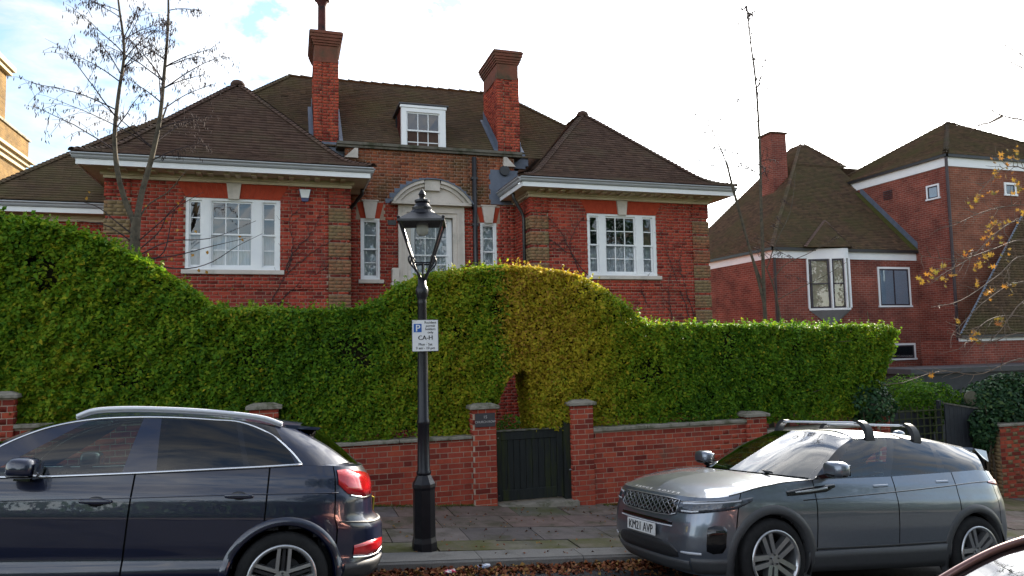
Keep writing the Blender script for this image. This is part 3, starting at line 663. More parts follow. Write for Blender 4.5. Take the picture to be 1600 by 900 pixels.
def wing_roof(a0, a1, apex, m, seed):
    x0, x1 = a0 - EO - .06, a1 + EO + .06; f = VF - EV - .07; z0 = ZG; D = (x1 - x0) / 2; H = apex[2] - z0; au = apex[0]; av = apex[1]
    d, h = bell(H, D); q = d / D; vb = 22.5
    fl = np.stack([x0 + (au - x0) * q, f + (av - f) * q, z0 + h], 1); fr_ = np.stack([x1 + (au - x1) * q, f + (av - f) * q, z0 + h], 1)
    bl = np.stack([x0 + (au - x0) * q, vb + 0 * q, z0 + h], 1); br = np.stack([x1 + (au - x1) * q, vb + 0 * q, z0 + h], 1)
    tiles(fl, fr_, m, house, seed=seed); tiles(bl, fl, m, house, seed=seed + 1); tiles(fr_, br, m, house, seed=seed + 2)
    hip_tiles(fl, m, house, seed=seed); hip_tiles(fr_, m, house, seed=seed + 5); hip_tiles([(au, av, apex[2]), (au, vb, apex[2])], m, house, .3)
    MB().lathe((au, av, apex[2] - .06), [(.17, 0), (.17, .07), (.13, .13), (.05, .165), (.0, .17)], 14).put('apex_cap', m, house, smooth=True)
apL = (-1.19 * K, 17.8 * K, 8.50 * K); apR = (7.73 * K, 17.8 * K, 8.46 * K)
wing_roof(WL, WR, apL, MATS['tile'], 11); wing_roof(XL, XR, apR, MATS['tile'], 31)
# main roof behind the parapet
rz, rv, rl, rr_ = 9.61 * K, 20.0 * K, -.02 * K, 6.04 * K; e0, ez = VC + .25, 6.95 * K
q = np.linspace(0, 1, 30); ex_ = (rv - e0)
fl = np.stack([rl - ex_ * .95 + ex_ * .95 * q, e0 + ex_ * q, ez + (rz - ez) * q], 1); fr_ = np.stack([rr_ + ex_ * 1.1 - ex_ * 1.1 * q, e0 + ex_ * q, ez + (rz - ez) * q], 1)
tiles(fl, fr_, MATS['tile_moss'], house, seed=51)
bl = fl.copy(); bl[:, 1] = 2 * rv - fl[:, 1]; br = fr_.copy(); br[:, 1] = 2 * rv - fr_[:, 1]
tiles(bl, fl, MATS['tile_moss'], house, seed=52); tiles(fr_, br, MATS['tile_moss'], house, seed=53)
hip_tiles(fl, MATS['tile_moss'], house, seed=7); hip_tiles(fr_, MATS['tile_moss'], house, seed=8); hip_tiles([(rl, rv, rz), (rr_, rv, rz)], MATS['tile_moss'], house, .33, .12)
MB().box(WR - .5, XL + .5, VC + .3, VC + .6, ez - .2, ez + .02).put('parapet_gutter', MATS['lead'], house)
# ---- chimneys
def chimney(u0, u1, v0, v1, zb, zt, capw, lead_side):
    m_ = MB(); zc = zt - .82; ch = MB().box(u0, u1, v0, v1, zb, zt - .05).put('chimney', MATS['mortar_upper'], house)
    pn = [('v', v0, -1, u0, u1, zb, zc, ()), ('u', u0, -1, v0, v1, zb, zc, ()), ('u', u1, 1, v0, v1, zb, zc, ())]
    brickwork(ch, pn, 'brick_wall', name='chimney_bricks')
    # raised brick margins leave a sunk panel on each face
    for (a, b) in ((u0 - .02, u0 + .17), (u1 - .17, u1 + .02)):
        MB().box(a + .002, b - .002, v0 - .018, v0, zb, zc).put('margin', MATS['mortar_upper'], ch); brickwork(ch, [('v', v0 - .018, -1, a, b, zb, zc, ())], 'brick_wall', name='margin_bricks')
    for uu, s_ in ((u0, -1), (u1, 1)):
        for (a, b) in ((v0 - .016, v0 + .25), (v1 - .25, v1)):
            x = sorted((uu, uu + s_ * .018)); MB().box(*x, a + .002, b, zb, zc).put('margin', MATS['mortar_upper'], ch); brickwork(ch, [('u', uu + s_ * .018, s_, a, b, zb, zc, ())], 'brick_wall', name='margin_bricks')
    cp = MB(); z = zc
    for h, o_ in ((.07, .03), (.36, .014), (.055, .04), (.06, .065), (.07, .09), (.08, .115), (.06, .135), (.03, .11)):
        cp.bbox(u0 - o_, u1 + o_, v0 - o_, v1 + o_, z + .001, z + h, .006); z += h
    cp.put('corbelled_cap', MATS['cap'], ch)
    for s_, uu in ((-1, u0), (1, u1)):            # lead flashing up the roof slope
        sl_ = (rz - ez) / (rv - e0); P = []
        za = ez + sl_ * (v0 - e0)
        MB().prism([(uu + s_ * .03, v0 - .04, za - .1), (uu + s_ * .03, v0 - .04, za + .28), (uu + s_ * .03, v1, za + .28 + sl_ * (v1 - v0)), (uu + s_ * .03, v1, za - .1 + sl_ * (v1 - v0))], (s_ * .012, 0, 0)).put('flashing', MATS['lead'], ch)
        MB().prism([(uu + s_ * .03, v0 - .04, za + .03), (uu + s_ * .13, v0 - .04, za + .03), (uu + s_ * .13, v1, za + .03 + sl_ * (v1 - v0)), (uu + s_ * .03, v1, za + .03 + sl_ * (v1 - v0))], (0, 0, .015)).put('flashing', MATS['lead'], ch)
    MB().box(u0 - .14, u1 + .13, v0 - .12, v0 - .03, zb - .02, ez + .12).put('flashing', MATS['lead'], ch)
    return ch, z
mat('cap', (.15, .055, .038), (.20, .075, .05), .9, 6, bump=.5, c3=(.085, .062, .040), s3=2, t3=(.45, .68))
VCH = 17.3 * K
def cu(x, y): return float(atV(x, y, VCH)[0])
def cz(x, y): return float(atV(x, y, VCH)[2])
c1, zt1 = chimney(cu(491.5, 150), cu(527.3, 150), VCH, VCH + 1.35, 6.9, cz(510, 47) - .02, .2, 0)
c2, zt2 = chimney(cu(778, 180), cu(809.8, 180), VCH, VCH + 1.35, 6.9, cz(795, 78) - .02, .2, 0)
cm = (cu(491.5, 150) + cu(527.3, 150)) / 2
pot = MB(); pu = float(atV(503, 20, VCH + .5)[0]); zt_p = float(atV(503, 2, VCH + .5)[2])
pot.lathe((pu, VCH + .5, zt1 - .03), [(.13, 0), (.125, .06), (.105, .10), (.1, zt_p - zt1 - .1), (.15, zt_p - zt1 + .02), (.19, zt_p - zt1 + .04), (.19, zt_p - zt1 + .16), (.15, zt_p - zt1 + .18), (.12, zt_p - zt1 + .5), (.09, zt_p - zt1 + .5)], 18)
pot.put('chimney_pot', mat('pot', (.06, .022, .02), (.09, .03, .028), .8, 5, c3=(.02, .018, .02), s3=3), c1, smooth=False)
# ---- dormer
VD = 17.22 * K
dm = (float(atV(627, 200, VD)[0]), float(atV(696, 200, VD)[0]), 7.1, float(atV(660, 166, VD)[2]))
dor = MB(); dor.box(dm[0] + .04, dm[1] - .04, VD + .05, VD + 1.6, 7.1, dm[3] - .02)
dor = dor.put('dormer', MATS['tile'], house)
yy = np.linspace(0, 1, 2)
for s_, x in ((-1, dm[0] + .035), (1, dm[1] - .035)):
    V = []; F = []; C = []
    for i in range(14):
        z = 7.1 + i * .1
        if z > dm[3] - .05: break
        j = 0; y = VD + .06 - (.08 if i % 2 else 0)
        while y < VD + 1.5:
            y0, y1 = max(y, VD + .05) + .002, y + .163; k = len(V); V += [(x + s_ * .024, y0, z), (x + s_ * .024, y1, z), (x + s_ * .006, y1, min(z + .112, dm[3])), (x + s_ * .006, y0, min(z + .112, dm[3])), (x, y0, z), (x, y1, z)]
            F += [(k, k + 1, k + 2, k + 3), (k + 4, k + 5, k + 1, k)]; qq = rng.random(); C += [qq, qq]; y += .165
    put('cheek_tiles', V, np.array(F), mat('cheek', (.13, .045, .04), (.17, .06, .05), .85, 6, vary='attr', vcols=[(.7, .7, .7), (1, 1, 1), (1.2, 1.1, 1.1)]) if s_ < 0 else MATS['cheek'], dor, attrs={'rnd': C}, kind='stuff')
MB().bbox(dm[0] - .06, dm[1] + .08, VD - .06, VD + 1.7, dm[3] + .001, dm[3] + .05, .01).put('lead_roof', mat('dark_lead', (.035, .035, .04), (.05, .05, .055), .6, 4), dor)
MB().bbox(dm[0] - .03, dm[1] + .03, VD - .05, VD + .04, dm[3] - .07, dm[3], .008).put('dormer_cornice', MATS['white'], dor)
sash(dor, (dm[0], dm[1], 7.0, dm[3] - .072), VD - .04, [(dm[0] + .13, dm[1] - .15, 3)], rows=(1, 2), fr=.10, curtain=False, sill=False, mid=.56)
# ---- rain pipes, hopper, alarm box, vents
def pipe(path, r, name='downpipe', m='black_pipe', parent=house, clips=()):
    o = MB().tube(path, r, 10).put(name, MATS[m], parent, smooth=True)
    for z in clips: MB().bbox(path[-1][0] - .085, path[-1][0] + .085, path[-1][1] - .05, path[-1][1] + .06, z - .035, z + .035, .008).put('pipe_clip', MATS[m], o)
    return o
px_ = hu(742, 330, VC - .08); pipe([(px_, VC - .08, hz(742, 247, VC)), (px_, VC - .08, 1.)], .062, clips=(hz(742, 280, VC), hz(742, 352, VC)))
a = atV(783, 305, 16.0); pipe([(XL - .36, VF + .25, ZS + .02), (XL - .34, VF + .25, ZS - .14), (XL - .10, VF + .32, ZS - .5), (XL - .07, VF + .32, ZS - .62), (XL - .07, VF + .32, 0.)], .042)
pipe([(WR + .34, VF + .55, ZS - .01), (WR + .34, VF + .6, ZS - .12), (WR + .07, VC - .07, ZS - .45), (WR + .07, VC - .07, ZS - .6), (WR + .07, VC - .07, 0.)], .042)
hp = MB(); h0, h1 = hu(769, 280, VC), XL + .1; hz0, hz1 = hz(785, 320, VC), hz(785, 266, VC)
for i in range(7): hp.box(h0 - (.09 if i % 2 else .05), h1, VC - .013 - .002 * (i % 2), VC - .001, hz0 + (hz1 - hz0) * i / 7, hz0 + (hz1 - hz0) * (i + 1) / 7)
hp.put('lead_flashing', MATS['lead'], house)
MB().lathe((hu(789, 268, VC), 0, 0), [(0, 0)], 3)
o = MB(); cx_, cz_ = hu(789, 266, VC - .1), hz(789, 266, VC - .1)
o.add([(cx_ + .13 * math.cos(t), VC - .1 + y, cz_ + .13 * math.sin(t)) for y in (0, .15) for t in np.linspace(0, 2 * math.pi, 20)[:-1]], [list(range(19))[::-1]] + [[i, (i + 1) % 19, 19 + (i + 1) % 19, 19 + i] for i in range(19)])
o.put('flue_outlet', MATS['black_pipe'], house)
a0_, a1_, az0, az1 = hu(466.5, 300, VF - .05), hu(486.5, 300, VF - .05), hz(476, 314.5, VF - .05), hz(476, 295.5, VF - .05)
al = thing('alarm_box', 'white and blue wedge shaped burglar alarm box high on the brick wall', 'alarm box', ((a0_ + a1_) / 2, VF, az0))
ac = (a0_ + a1_) / 2; mid = az0 + (az1 - az0) * .28
def wedge(z0, z1, w0, w1, d): return [(ac - w0, VF - d, z0), (ac + w0, VF - d, z0), (ac - w0, VF - .002, z0), (ac + w0, VF - .002, z0), (ac - w1, VF - d, z1), (ac + w1, VF - d, z1), (ac - w1, VF - .002, z1), (ac + w1, VF - .002, z1)]
wt = (a1_ - a0_) / 2
MB().hexa(wedge(az0, az1, wt * .48, wt, .05)).put('base', mat('alarm_blue', (.02, .03, .12), None, .4), al)
MB().hexa(wedge(mid, az1 - .01, wt * .56, wt * .86, .075)).put('cover', MATS['white'], al)
vn = MB(); v_ = (hu(606, 348, VC), hu(619, 348, VC), hz(612, 352, VC), hz(612, 344, VC)); vn.bbox(*v_[:2], VC - .02, VC, *v_[2:], .004)
for i in range(4): vn.box(v_[0] + .015, v_[1] - .015, VC - .026, VC - .0205, v_[2] + (v_[3] - v_[2]) * (i + .25) / 4.2, v_[2] + (v_[3] - v_[2]) * (i + .6) / 4.2)
vn.put('air_vent', MATS['black_pipe'], house)
# ---- lower range to the left
VS = 16.9 * K
sz = float(atV(80, 332, VS)[2]); 
MB().box(-12, WL - .03, VS + .45, 24, ZB, sz + .05).put('wall', MATS['mortar_house'], house)
brickwork(house, [('v', VS + .45, -1, -12, WL - .04, 3.0, sz - .05, ())], 'brick')
eaves(-12, WL - .06, VS + .45, 23, False, False, zs=sz + .03, of=.45, blocks=False)
e_z = sz + .25; q = np.linspace(0, 1, 20)
def on_plane(x, y, tanp=.85):                      # roof plane rising from the eaves of the lower range
    d = ray(x, y); v0 = VS - .06; n = np.array([0, -tanp, 1.]); t = (n @ np.array([0, v0, e_z]) - n @ CAM) / (n @ d); return CAM + d * t
A = on_plane(0, 287); B = on_plane(122, 236); dirv = (B - A) / (B[2] - A[2])
lo = A + dirv * (e_z - A[2]); hi = B + dirv * 2.2
Ls_ = lo + (hi - lo) * q[:, None]; Rs_ = np.stack([np.full(20, WL + .3), Ls_[:, 1], Ls_[:, 2]], 1)
hi_u = np.minimum(Ls_[:, 0], WL + .25); Ls_[:, 0] = hi_u
tiles(Ls_, Rs_, MATS['tile_moss'], house, seed=61); hip_tiles(Ls_[:14], MATS['tile_moss'], house, seed=62)
# ------------------------------------------------------------------ foliage helpers
LEAFV = [(.020, .065, .010), (.060, .158, .011), (.118, .240, .012), (.235, .305, .014), (.38, .34, .020), (.52, .39, .030), (.34, .17, .04)]
mat('leaf', (.85, .85, .85), (1.1, 1.1, 1.1), .62, 6, vary='attr', vcols=LEAFV, trans=.40, spec=.18)
mat('leaf_dark', (.8, .8, .8), (1.1, 1.1, 1.1), .5, 6, vary='attr', vcols=[(.012, .036, .018), (.022, .062, .026), (.04, .095, .032), (.08, .13, .035), (.14, .17, .05)], trans=.15, spec=.2)
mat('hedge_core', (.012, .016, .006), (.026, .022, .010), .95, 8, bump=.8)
mat('twig', (.075, .055, .04), (.12, .09, .065), .85, 10)
mat('bark', (.065, .054, .04), (.115, .095, .068), .85, 12, bump=.5, c3=(.05, .045, .035), s3=9)
mat('bark_dark', (.035, .025, .028), (.06, .045, .045), .85, 12)
mat('catkin', (.03, .022, .024), (.055, .04, .035), .9, 8)
def leaf_arrays(P, nrm, size, seed, asp=.58, fold=.22, axis=None):
    r = np.random.default_rng(seed); n = len(P)
    nrm = nrm / (np.linalg.norm(nrm, axis=1, keepdims=True) + 1e-9)
    a = r.normal(size=(n, 3)) if axis is None else axis + r.normal(0, .4, (n, 3)); a -= nrm * (a * nrm).sum(1, keepdims=True); a /= np.linalg.norm(a, axis=1, keepdims=True) + 1e-9
    b = np.cross(nrm, a); l = size[:, None]; w_ = l * asp / 2
    V = np.stack([P - a * l / 2, P + b * w_ + nrm * w_ * fold * 2 - a * l * .05, P + a * l / 2, P - b * w_ + nrm * w_ * fold * 2 - a * l * .05], 1)
    F = np.arange(4 * n).reshape(n, 4); return V.reshape(-1, 3), F
# ------------------------------------------------------------------ clipped hedges
VH = 10.42; HT = .75
topx = [(-260, 322), (-120, 328), (0, 337), (50, 342), (100, 354), (150, 371), (200, 395), (250, 422), (300, 455), (330, 477), (348, 483), (400, 482), (480, 484), (560, 484), (590, 474), (620, 452), (660, 433), (720, 420), (780, 415), (830, 416), (880, 422), (930, 440), (970, 467), (1000, 492), (1018, 506), (1100, 509), (1250, 509), (1394, 509), (1402, 516)]
botx = [(-260, 655), (25, 662), (385, 675), (520, 689), (738, 682), (768, 668), (778, 632), (792, 592), (806, 579), (820, 576), (830, 588), (836, 612), (840, 664), (880, 670), (925, 664), (1163, 654), (1200, 658), (1330, 655), (1356, 628), (1378, 600), (1394, 545), (1402, 518)]
TP = np.array([atV(x, y, VH)[[0, 2]] for x, y in topx]); BP = np.array([atV(x, y, VH)[[0, 2]] for x, y in botx])
top_z = lambda u: np.interp(u, TP[:, 0], TP[:, 1]); bot_z = lambda u: np.interp(u, BP[:, 0], BP[:, 1])
def bul(u, z): return .055 * noise2(u, z, 3, 3, 2.2) + .06 * noise2(u, z, 4, 3, 11.)
def hue(u, z):                                    # where the leaf has turned: the crown of the arch and the right hand side of it
    x = (u - 3.1)
    y = .34 * np.exp(-((u - 2.3) / .8) ** 2) + np.where(u > 3.15 + .12 * np.random.default_rng(5).normal(size=len(u)) + .10 * noise2(u * 0, z, 17, 3, 5.), .76 * np.exp(-(np.maximum(u - 4.1, 0) / 1.05) ** 2), 0)
    y = y + .10 * np.exp(-((u + 3.2) / 1.0) ** 2) - .05 * np.exp(-((u - 7.2) / 1.2) ** 2)
    y = y * np.where(u > 3.15, .72 + .28 * np.clip((z - 1.2) / 1.4, 0, 1), 1)
    return y + .10 * noise2(u, z, 9, 3, 2.0)
def hedge(label, u0, u1, seed, dens, lsz):
    r = np.random.default_rng(seed); t = thing('hedge', label, 'hedge', ((u0 + u1) / 2, VH + .5, float(gp((u0 + u1) / 2))), 'clipped hedges along the garden wall')
    P = []; Nn = []
    def add(p, n): P.append(p); Nn.append(n)
    A = np.trapz(np.maximum(top_z(np.linspace(u0, u1, 300)) - bot_z(np.linspace(u0, u1, 300)), 0), np.linspace(u0, u1, 300))
    for back in (0, 1):
        n = int(A * dens * (1 if not back else .22)); u = r.uniform(u0, u1, 3 * n); z = r.uniform(.7, 4.2, 3 * n); k = (z < top_z(u)) & (z > bot_z(u) - .05 * r.random(3 * n)); u, z = u[k][:n], z[k][:n]
        dep = np.abs(r.normal(0, .075, len(u))) - .02
        edge = np.clip((top_z(u) - z) / .12, 0, 1); rnd_in = .07 * (1 - edge) ** 2
        v = VH + bul(u, z) + dep + rnd_in if not back else VH + HT - bul(u, z) - dep
        nn = r.normal(0, .55, (len(u), 3)) + np.array([0, -.75 if not back else .75, .55]); nn[:, 2] += (1 - edge) * .4
        add(np.stack([u, v, z], 1), nn)
    n = int((u1 - u0) * HT * dens * .75); u = r.uniform(u0, u1, n); v = r.uniform(VH, VH + HT, n); z = top_z(u) - np.abs(r.normal(0, .05, n)) + .03 + .03 * noise2(u, v, 5, 3, 6.) - .07 * (np.abs(v - VH - HT / 2) / (HT / 2)) ** 6
    add(np.stack([u, v, z], 1), r.normal(0, .5, (n, 3)) + np.array([0, -.1, 1.]))
    g0_, g1_ = BP[5, 0], BP[12, 0]; n = int(dens * 1.6); u = r.uniform(max(u0, g0_ - .1), min(u1, g1_ + .1), n) if u0 < g1_ and u1 > g0_ else np.zeros(0)
    if len(u):                                    # soffit and jambs of the arch over the gate
        v = r.uniform(VH, VH + HT, n); s = r.random(n); z = bot_z(u) + np.abs(r.normal(0, .06, n)); nb_ = r.normal(0, .6, (n, 3)) + np.array([0, 0, -.8]); add(np.stack([u, v, z], 1), nb_)
        for q, sg in ((g0_ + .06, 1), (g1_ - .04, -1)):
            if u0 < q < u1:
                n2 = int(dens * 1.0); z = r.uniform(.9, 2.0, n2); v = r.uniform(VH, VH + HT, n2); add(np.stack([q - sg * np.abs(r.normal(0, .05, n2)) + sg * (z - 1.) * .1, v, z], 1), r.normal(0, .6, (n2, 3)) + np.array([sg, 0, .2]))
    if u1 > 9:                                    # the free end
        n2 = int(dens * 1.8); z = r.uniform(.9, 2.4, n2); v = r.uniform(VH, VH + HT, n2); ue = np.interp(z, [.9, 1.3, 2.0, 2.5], [BP[-5, 0], BP[-3, 0], BP[-2, 0], BP[-1, 0]]); add(np.stack([ue - np.abs(r.normal(0, .06, n2)), v, z], 1), r.normal(0, .6, (n2, 3)) + np.array([1, 0, .3]))
    P = np.concatenate(P); Nn = np.concatenate(Nn)
    keep = (P[:, 0] > u0 - .1) & (P[:, 0] < u1 + .1); P, Nn = P[keep], Nn[keep]
    ns = int((u1 - u0) * 60); su = r.uniform(u0, u1, ns); tops = r.random(ns) < .6        # stray shoots
    sz_ = np.where(tops, top_z(su), bot_z(su) + (top_z(su) - bot_z(su)) * r.random(ns)); sv = np.where(tops, r.uniform(VH, VH + HT, ns), VH + bul(su, sz_)); SP = []; SN = []
    for a, b, c_, tp_ in zip(su, sv, sz_, tops):
        d = np.array([r.normal(0, .3), -.2 if tp_ else -1., 1. if tp_ else .5]); d /= np.linalg.norm(d); L_ = r.uniform(.04, .15)
        for k in range(6): SP.append(np.array([a, b, c_]) + d * L_ * k / 5 + r.normal(0, .008, 3)); SN.append(r.normal(0, .7, 3) + np.array([0, -.4, .5]))
    P = np.concatenate([P, SP]); Nn = np.concatenate([Nn, SN])
    # thin spots where stems show through
    th = noise2(P[:, 0], P[:, 2] + P[:, 1] * .3, 21, 4, 3.4); keep = r.random(len(P)) > np.clip((th - .45) * 1.2, 0, .85); P, Nn = P[keep], Nn[keep]
    sz = r.uniform(.75, 1.3, len(P)) * np.interp(P[:, 0], [-4, -1.5, .5, 12], [lsz * 1.5, lsz * 1.15, lsz, lsz])
    V, F = leaf_arrays(P, Nn, sz, seed + 1)
    h = hue(P[:, 0], P[:, 2]); h = h + r.normal(0, .05, len(P)) + .05 * noise2(P[:, 0], P[:, 2], 41, 2, 14.); q = .33 + .62 * h + r.normal(0, .10, len(P)) + (r.random(len(P)) < .012) * .35
    put('foliage', V, F, MATS['leaf'], t, attrs={'rnd': np.clip(q, 0.01, .97)}, kind='stuff')
    uu = np.linspace(u0, u1, 120); V = []; F = []   # woody inside
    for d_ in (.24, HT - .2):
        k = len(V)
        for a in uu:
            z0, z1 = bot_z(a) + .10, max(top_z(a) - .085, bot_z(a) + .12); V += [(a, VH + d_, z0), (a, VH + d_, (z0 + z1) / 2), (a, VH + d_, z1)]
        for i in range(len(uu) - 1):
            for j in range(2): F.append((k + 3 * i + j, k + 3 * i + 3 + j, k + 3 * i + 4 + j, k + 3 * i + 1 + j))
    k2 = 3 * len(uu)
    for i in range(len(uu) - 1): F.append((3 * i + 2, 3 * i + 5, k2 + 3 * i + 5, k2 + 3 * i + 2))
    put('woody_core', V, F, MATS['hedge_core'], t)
    mb = MB()
    for a in np.arange(u0 + .2, u1, .33):
        if BP[5, 0] - .1 < a < BP[12, 0] + .15: continue
        a += r.uniform(-.1, .1); p = np.array([a, VH + .45, float(gp(a)) - .1]); pts = [p]
        for k in range(4): p = p + np.array([r.normal(0, .08), r.normal(0, .05), (bot_z(a) + .5 - gp(a)) / 4]); pts.append(p)
        mb.tube(pts, [.022, .02, .017, .012, .008], 5)
        for _ in range(5):                        # bare shoots near the face
            q = np.array([a + r.uniform(-.2, .2), VH + r.uniform(.1, .3), bot_z(a) + (top_z(a) - bot_z(a)) * r.uniform(.08, .92)]); mb.tube([q, q + r.normal(0, .12, 3) + np.array([0, -.1, .12])], [.006, .003], 4)
    mb.put('stems', MATS['twig'], t, kind='stuff')
    return t
GM = 3.14
hedge('tall clipped green hedge stepping up behind the dark car and lamp post', -7.6, GM, 101, 5000, .051)
hedge('clipped hedge turned golden over the gate, green towards the grey car', GM, BP[-1, 0], 103, 5000, .053)
# small shrub seen through the gate, ivy and loose bushes to the right
def bush(name, label, cat, c, rad, n, size, seed, m='leaf', base=.25, spread=.08, flat=None, group=None, shell=.55):
    r = np.random.default_rng(seed); c = np.array(c, float); rad = np.array(rad, float)
    d = r.normal(size=(n, 3)); d /= np.linalg.norm(d, axis=1, keepdims=True); q = shell + (1 - shell) * r.random(n) ** .6
    lump = 1 + .22 * noise2(d[:, 0] * 2 + d[:, 1], d[:, 2] * 2 - d[:, 1], seed, 3, 2.4)
    P = c + d * rad * (q * lump)[:, None]; nn = d * .8 + r.normal(0, .6, (n, 3)) + np.array([0, 0, .4])
    zg = float(gp(c[0])) - .12; k = P[:, 2] > zg; P, nn = P[k], nn[k]
    t = thing(name, label, cat, (c[0], c[1], zg), group)
    V, F = leaf_arrays(P, nn, r.uniform(.7, 1.3, len(P)) * size, seed + 3, .7)
    put('crown', V, F, MATS[m], t, attrs={'rnd': np.clip(base + r.normal(0, spread, len(P)), .01, .97)}, kind='stuff')
    mb = MB()
    for k in range(9):
        e = c + r.normal(0, .45, 3) * rad * np.array([1, 1, .5]); s = np.array([c[0] + r.normal(0, .06), c[1] + r.normal(0, .06), zg]); mb.tube([s, (s + e) / 2 + r.normal(0, .05, 3), e], [.018, .012, .005], 5)
    mb.put('trunk', MATS['twig'], t)
    return t
c = atV(812, 660, 11.6); bush('low_shrub', 'low dark green shrub just inside the garden gate', 'shrub', (c[0], 11.6, c[2] - .25), (.75, .4, .34), 2600, .05, 201, 'leaf', .18)
c = atV(1362, 632, 10.45); bush('ivy_clump', 'dark glossy ivy clump hanging over the red pier at hedge end', 'ivy', (c[0], 10.5, c[2]), (.42, .4, .42), 2200, .075, 202, 'leaf_dark', .35, .2)
c = atV(1418, 620, 12.2); bush('shrub', 'loose green shrub behind the trellis fence', 'shrub', (c[0], 12.2, c[2] - .25), (.65, .6, .75), 4200, .06, 203, 'leaf', .24, .1)
c = atV(1450, 632, 11.6); bush('climber', 'leafy green climber along the trellis top', 'climber', (c[0], 11.6, c[2] + .05), (.8, .3, .42), 3200, .06, 204, 'leaf', .22, .1)
c = atV(1565, 628, 11.2); bush('ivy_bush', 'broad dark ivy bush covering the wall beyond the boarded gate', 'ivy', (c[0] + .25, 11.3, c[2] - .05), (1.05, .55, .62), 9000, .085, 205, 'leaf_dark', .38, .2)
c = atV(1530, 670, 10.95); bush('ivy_trail', 'ivy trailing down between boarded gate and brick pier', 'ivy', (c[0] + .1, 10.95, c[2] - .05), (.30, .22, .42), 1700, .075, 206, 'leaf_dark', .33, .18)
# red pier, trellis, boarded gate, pier on the right
mat('fence_paint', (.012, .014, .02), (.022, .025, .032), .6, 6, bump=.3)
mat('trellis_wood', (.035, .045, .02), (.06, .065, .03), .85, 8)
u0, u1 = U_(1366, 650, VW + .05), U_(1383, 650, VW + .05)
gate_pier('bright red brick pier at the hedge end under ivy', u0, u1, Z_(1374, 632), 40)
VT = 11.1
t0, t1 = float(atV(1386, 660, VT)[0]), float(atV(1474, 660, VT)[0]); tz = float(atV(1430, 636, VT)[2])
tre = thing('trellis_fence', 'green square trellis fence panel beside the dark boarded gate', 'fence', (t0, VT, float(gp(t0))))
for q in np.arange(t0, t1, .15): MB().box(q, q + .022, VT, VT + .014, float(gp(q)) - .1, tz).put('lath', MATS['trellis_wood'], tre)
for q in np.arange(float(gp(t1)), tz, .15): MB().box(t0, t1, VT - .016, VT - .001, q, q + .022).put('lath', MATS['trellis_wood'], tre)
MB().box(t0 - .02, t0 + .06, VT + .02, VT + .09, float(gp(t0)) - .2, tz + .1).put('post', MATS['fence_paint'], tre)
MB().box(t1 - .06, t1 + .0, VT + .02, VT + .09, float(gp(t0)) - .2, tz + .1).put('post', MATS['fence_paint'], tre)
for i, q in enumerate(np.arange(t0 - .3, t1, .14)): MB().box(q, q + .135, VT + .35, VT + .37, float(gp(q)) - .2, tz - .1).put('back_board', MATS['fence_paint'], tre)
b0, b1 = float(atV(1476, 660, VT)[0]), float(atV(1533, 660, VT)[0]); bz0, bz1 = float(atV(1476, 631, VT)[2]), float(atV(1533, 640, VT)[2])
bg_ = thing('boarded_gate', 'dark blue-black boarded side gate with pale round-headed board behind', 'gate', (b0, VT, float(gp(b0))))
nb = 9
for i in range(nb):
    a, b = b0 + (b1 - b0) * i / nb, b0 + (b1 - b0) * (i + 1) / nb; MB().bbox(a + .002, b - .002, VT - .03, VT, float(gp(a)) - .05, bz0 + (bz1 - bz0) * i / nb, .004).put('board', MATS['fence_paint'], bg_)
MB().hexa([(b0, VT - .05, bz0), (b1, VT - .05, bz1), (b0, VT + .02, bz0), (b1, VT + .02, bz1), (b0, VT - .05, bz0 + .03), (b1, VT - .05, bz1 + .03), (b0, VT + .02, bz0 + .03), (b1, VT + .02, bz1 + .03)]).put('capping', MATS['gate_wood'], bg_)
rc = atV(1518, 622, VT + .1); rr = .17
MB().prism([(rc[0] + rr * math.cos(t), VT + .1, rc[2] + rr * .85 * math.sin(t)) for t in np.linspace(0, 2 * math.pi, 28)[:-1]], (0, .03, 0)).put('round_board', mat('old_board', (.10, .095, .07), (.15, .14, .10), .85, 9, c3=(.06, .06, .03), s3=4), bg_)
for i in range(3): MB().bbox(b1 + .02 + i * .13, b1 + .145 + i * .13, VT + .1, VT + .13, float(gp(b1)) - .1, bz1 - .25, .004).put('side_board', MATS['fence_paint'], bg_)
r0, r1 = float(atV(1565, 720, 10.75)[0]), 17.
rw = thing('brick_boundary_wall', 'mossy brick wall running off beyond the boarded gate', 'wall', (r0, 10.75, float(gp(r0))))
rzt = float(atV(1580, 666, 10.75)[2]); MB().box(r0 + .003, r1, 10.755, 11.0, -2.2, rzt).put('mortar', MATS['mortar_upper'], rw)
brickwork(rw, [('v', 10.755, -1, r0, r1, -2.0, rzt, ()), ('u', r0 + .003, -1, 10.75, 11.0, -2.0, rzt, ())], 'brick_quoin', ('brick_one_wall', None), 60)
mb = MB(); mb.bbox(r0 - .02, r1, 10.72, 11.03, rzt, rzt + .05, .01); mb.put('coping_stone', MATS['coping'], rw)

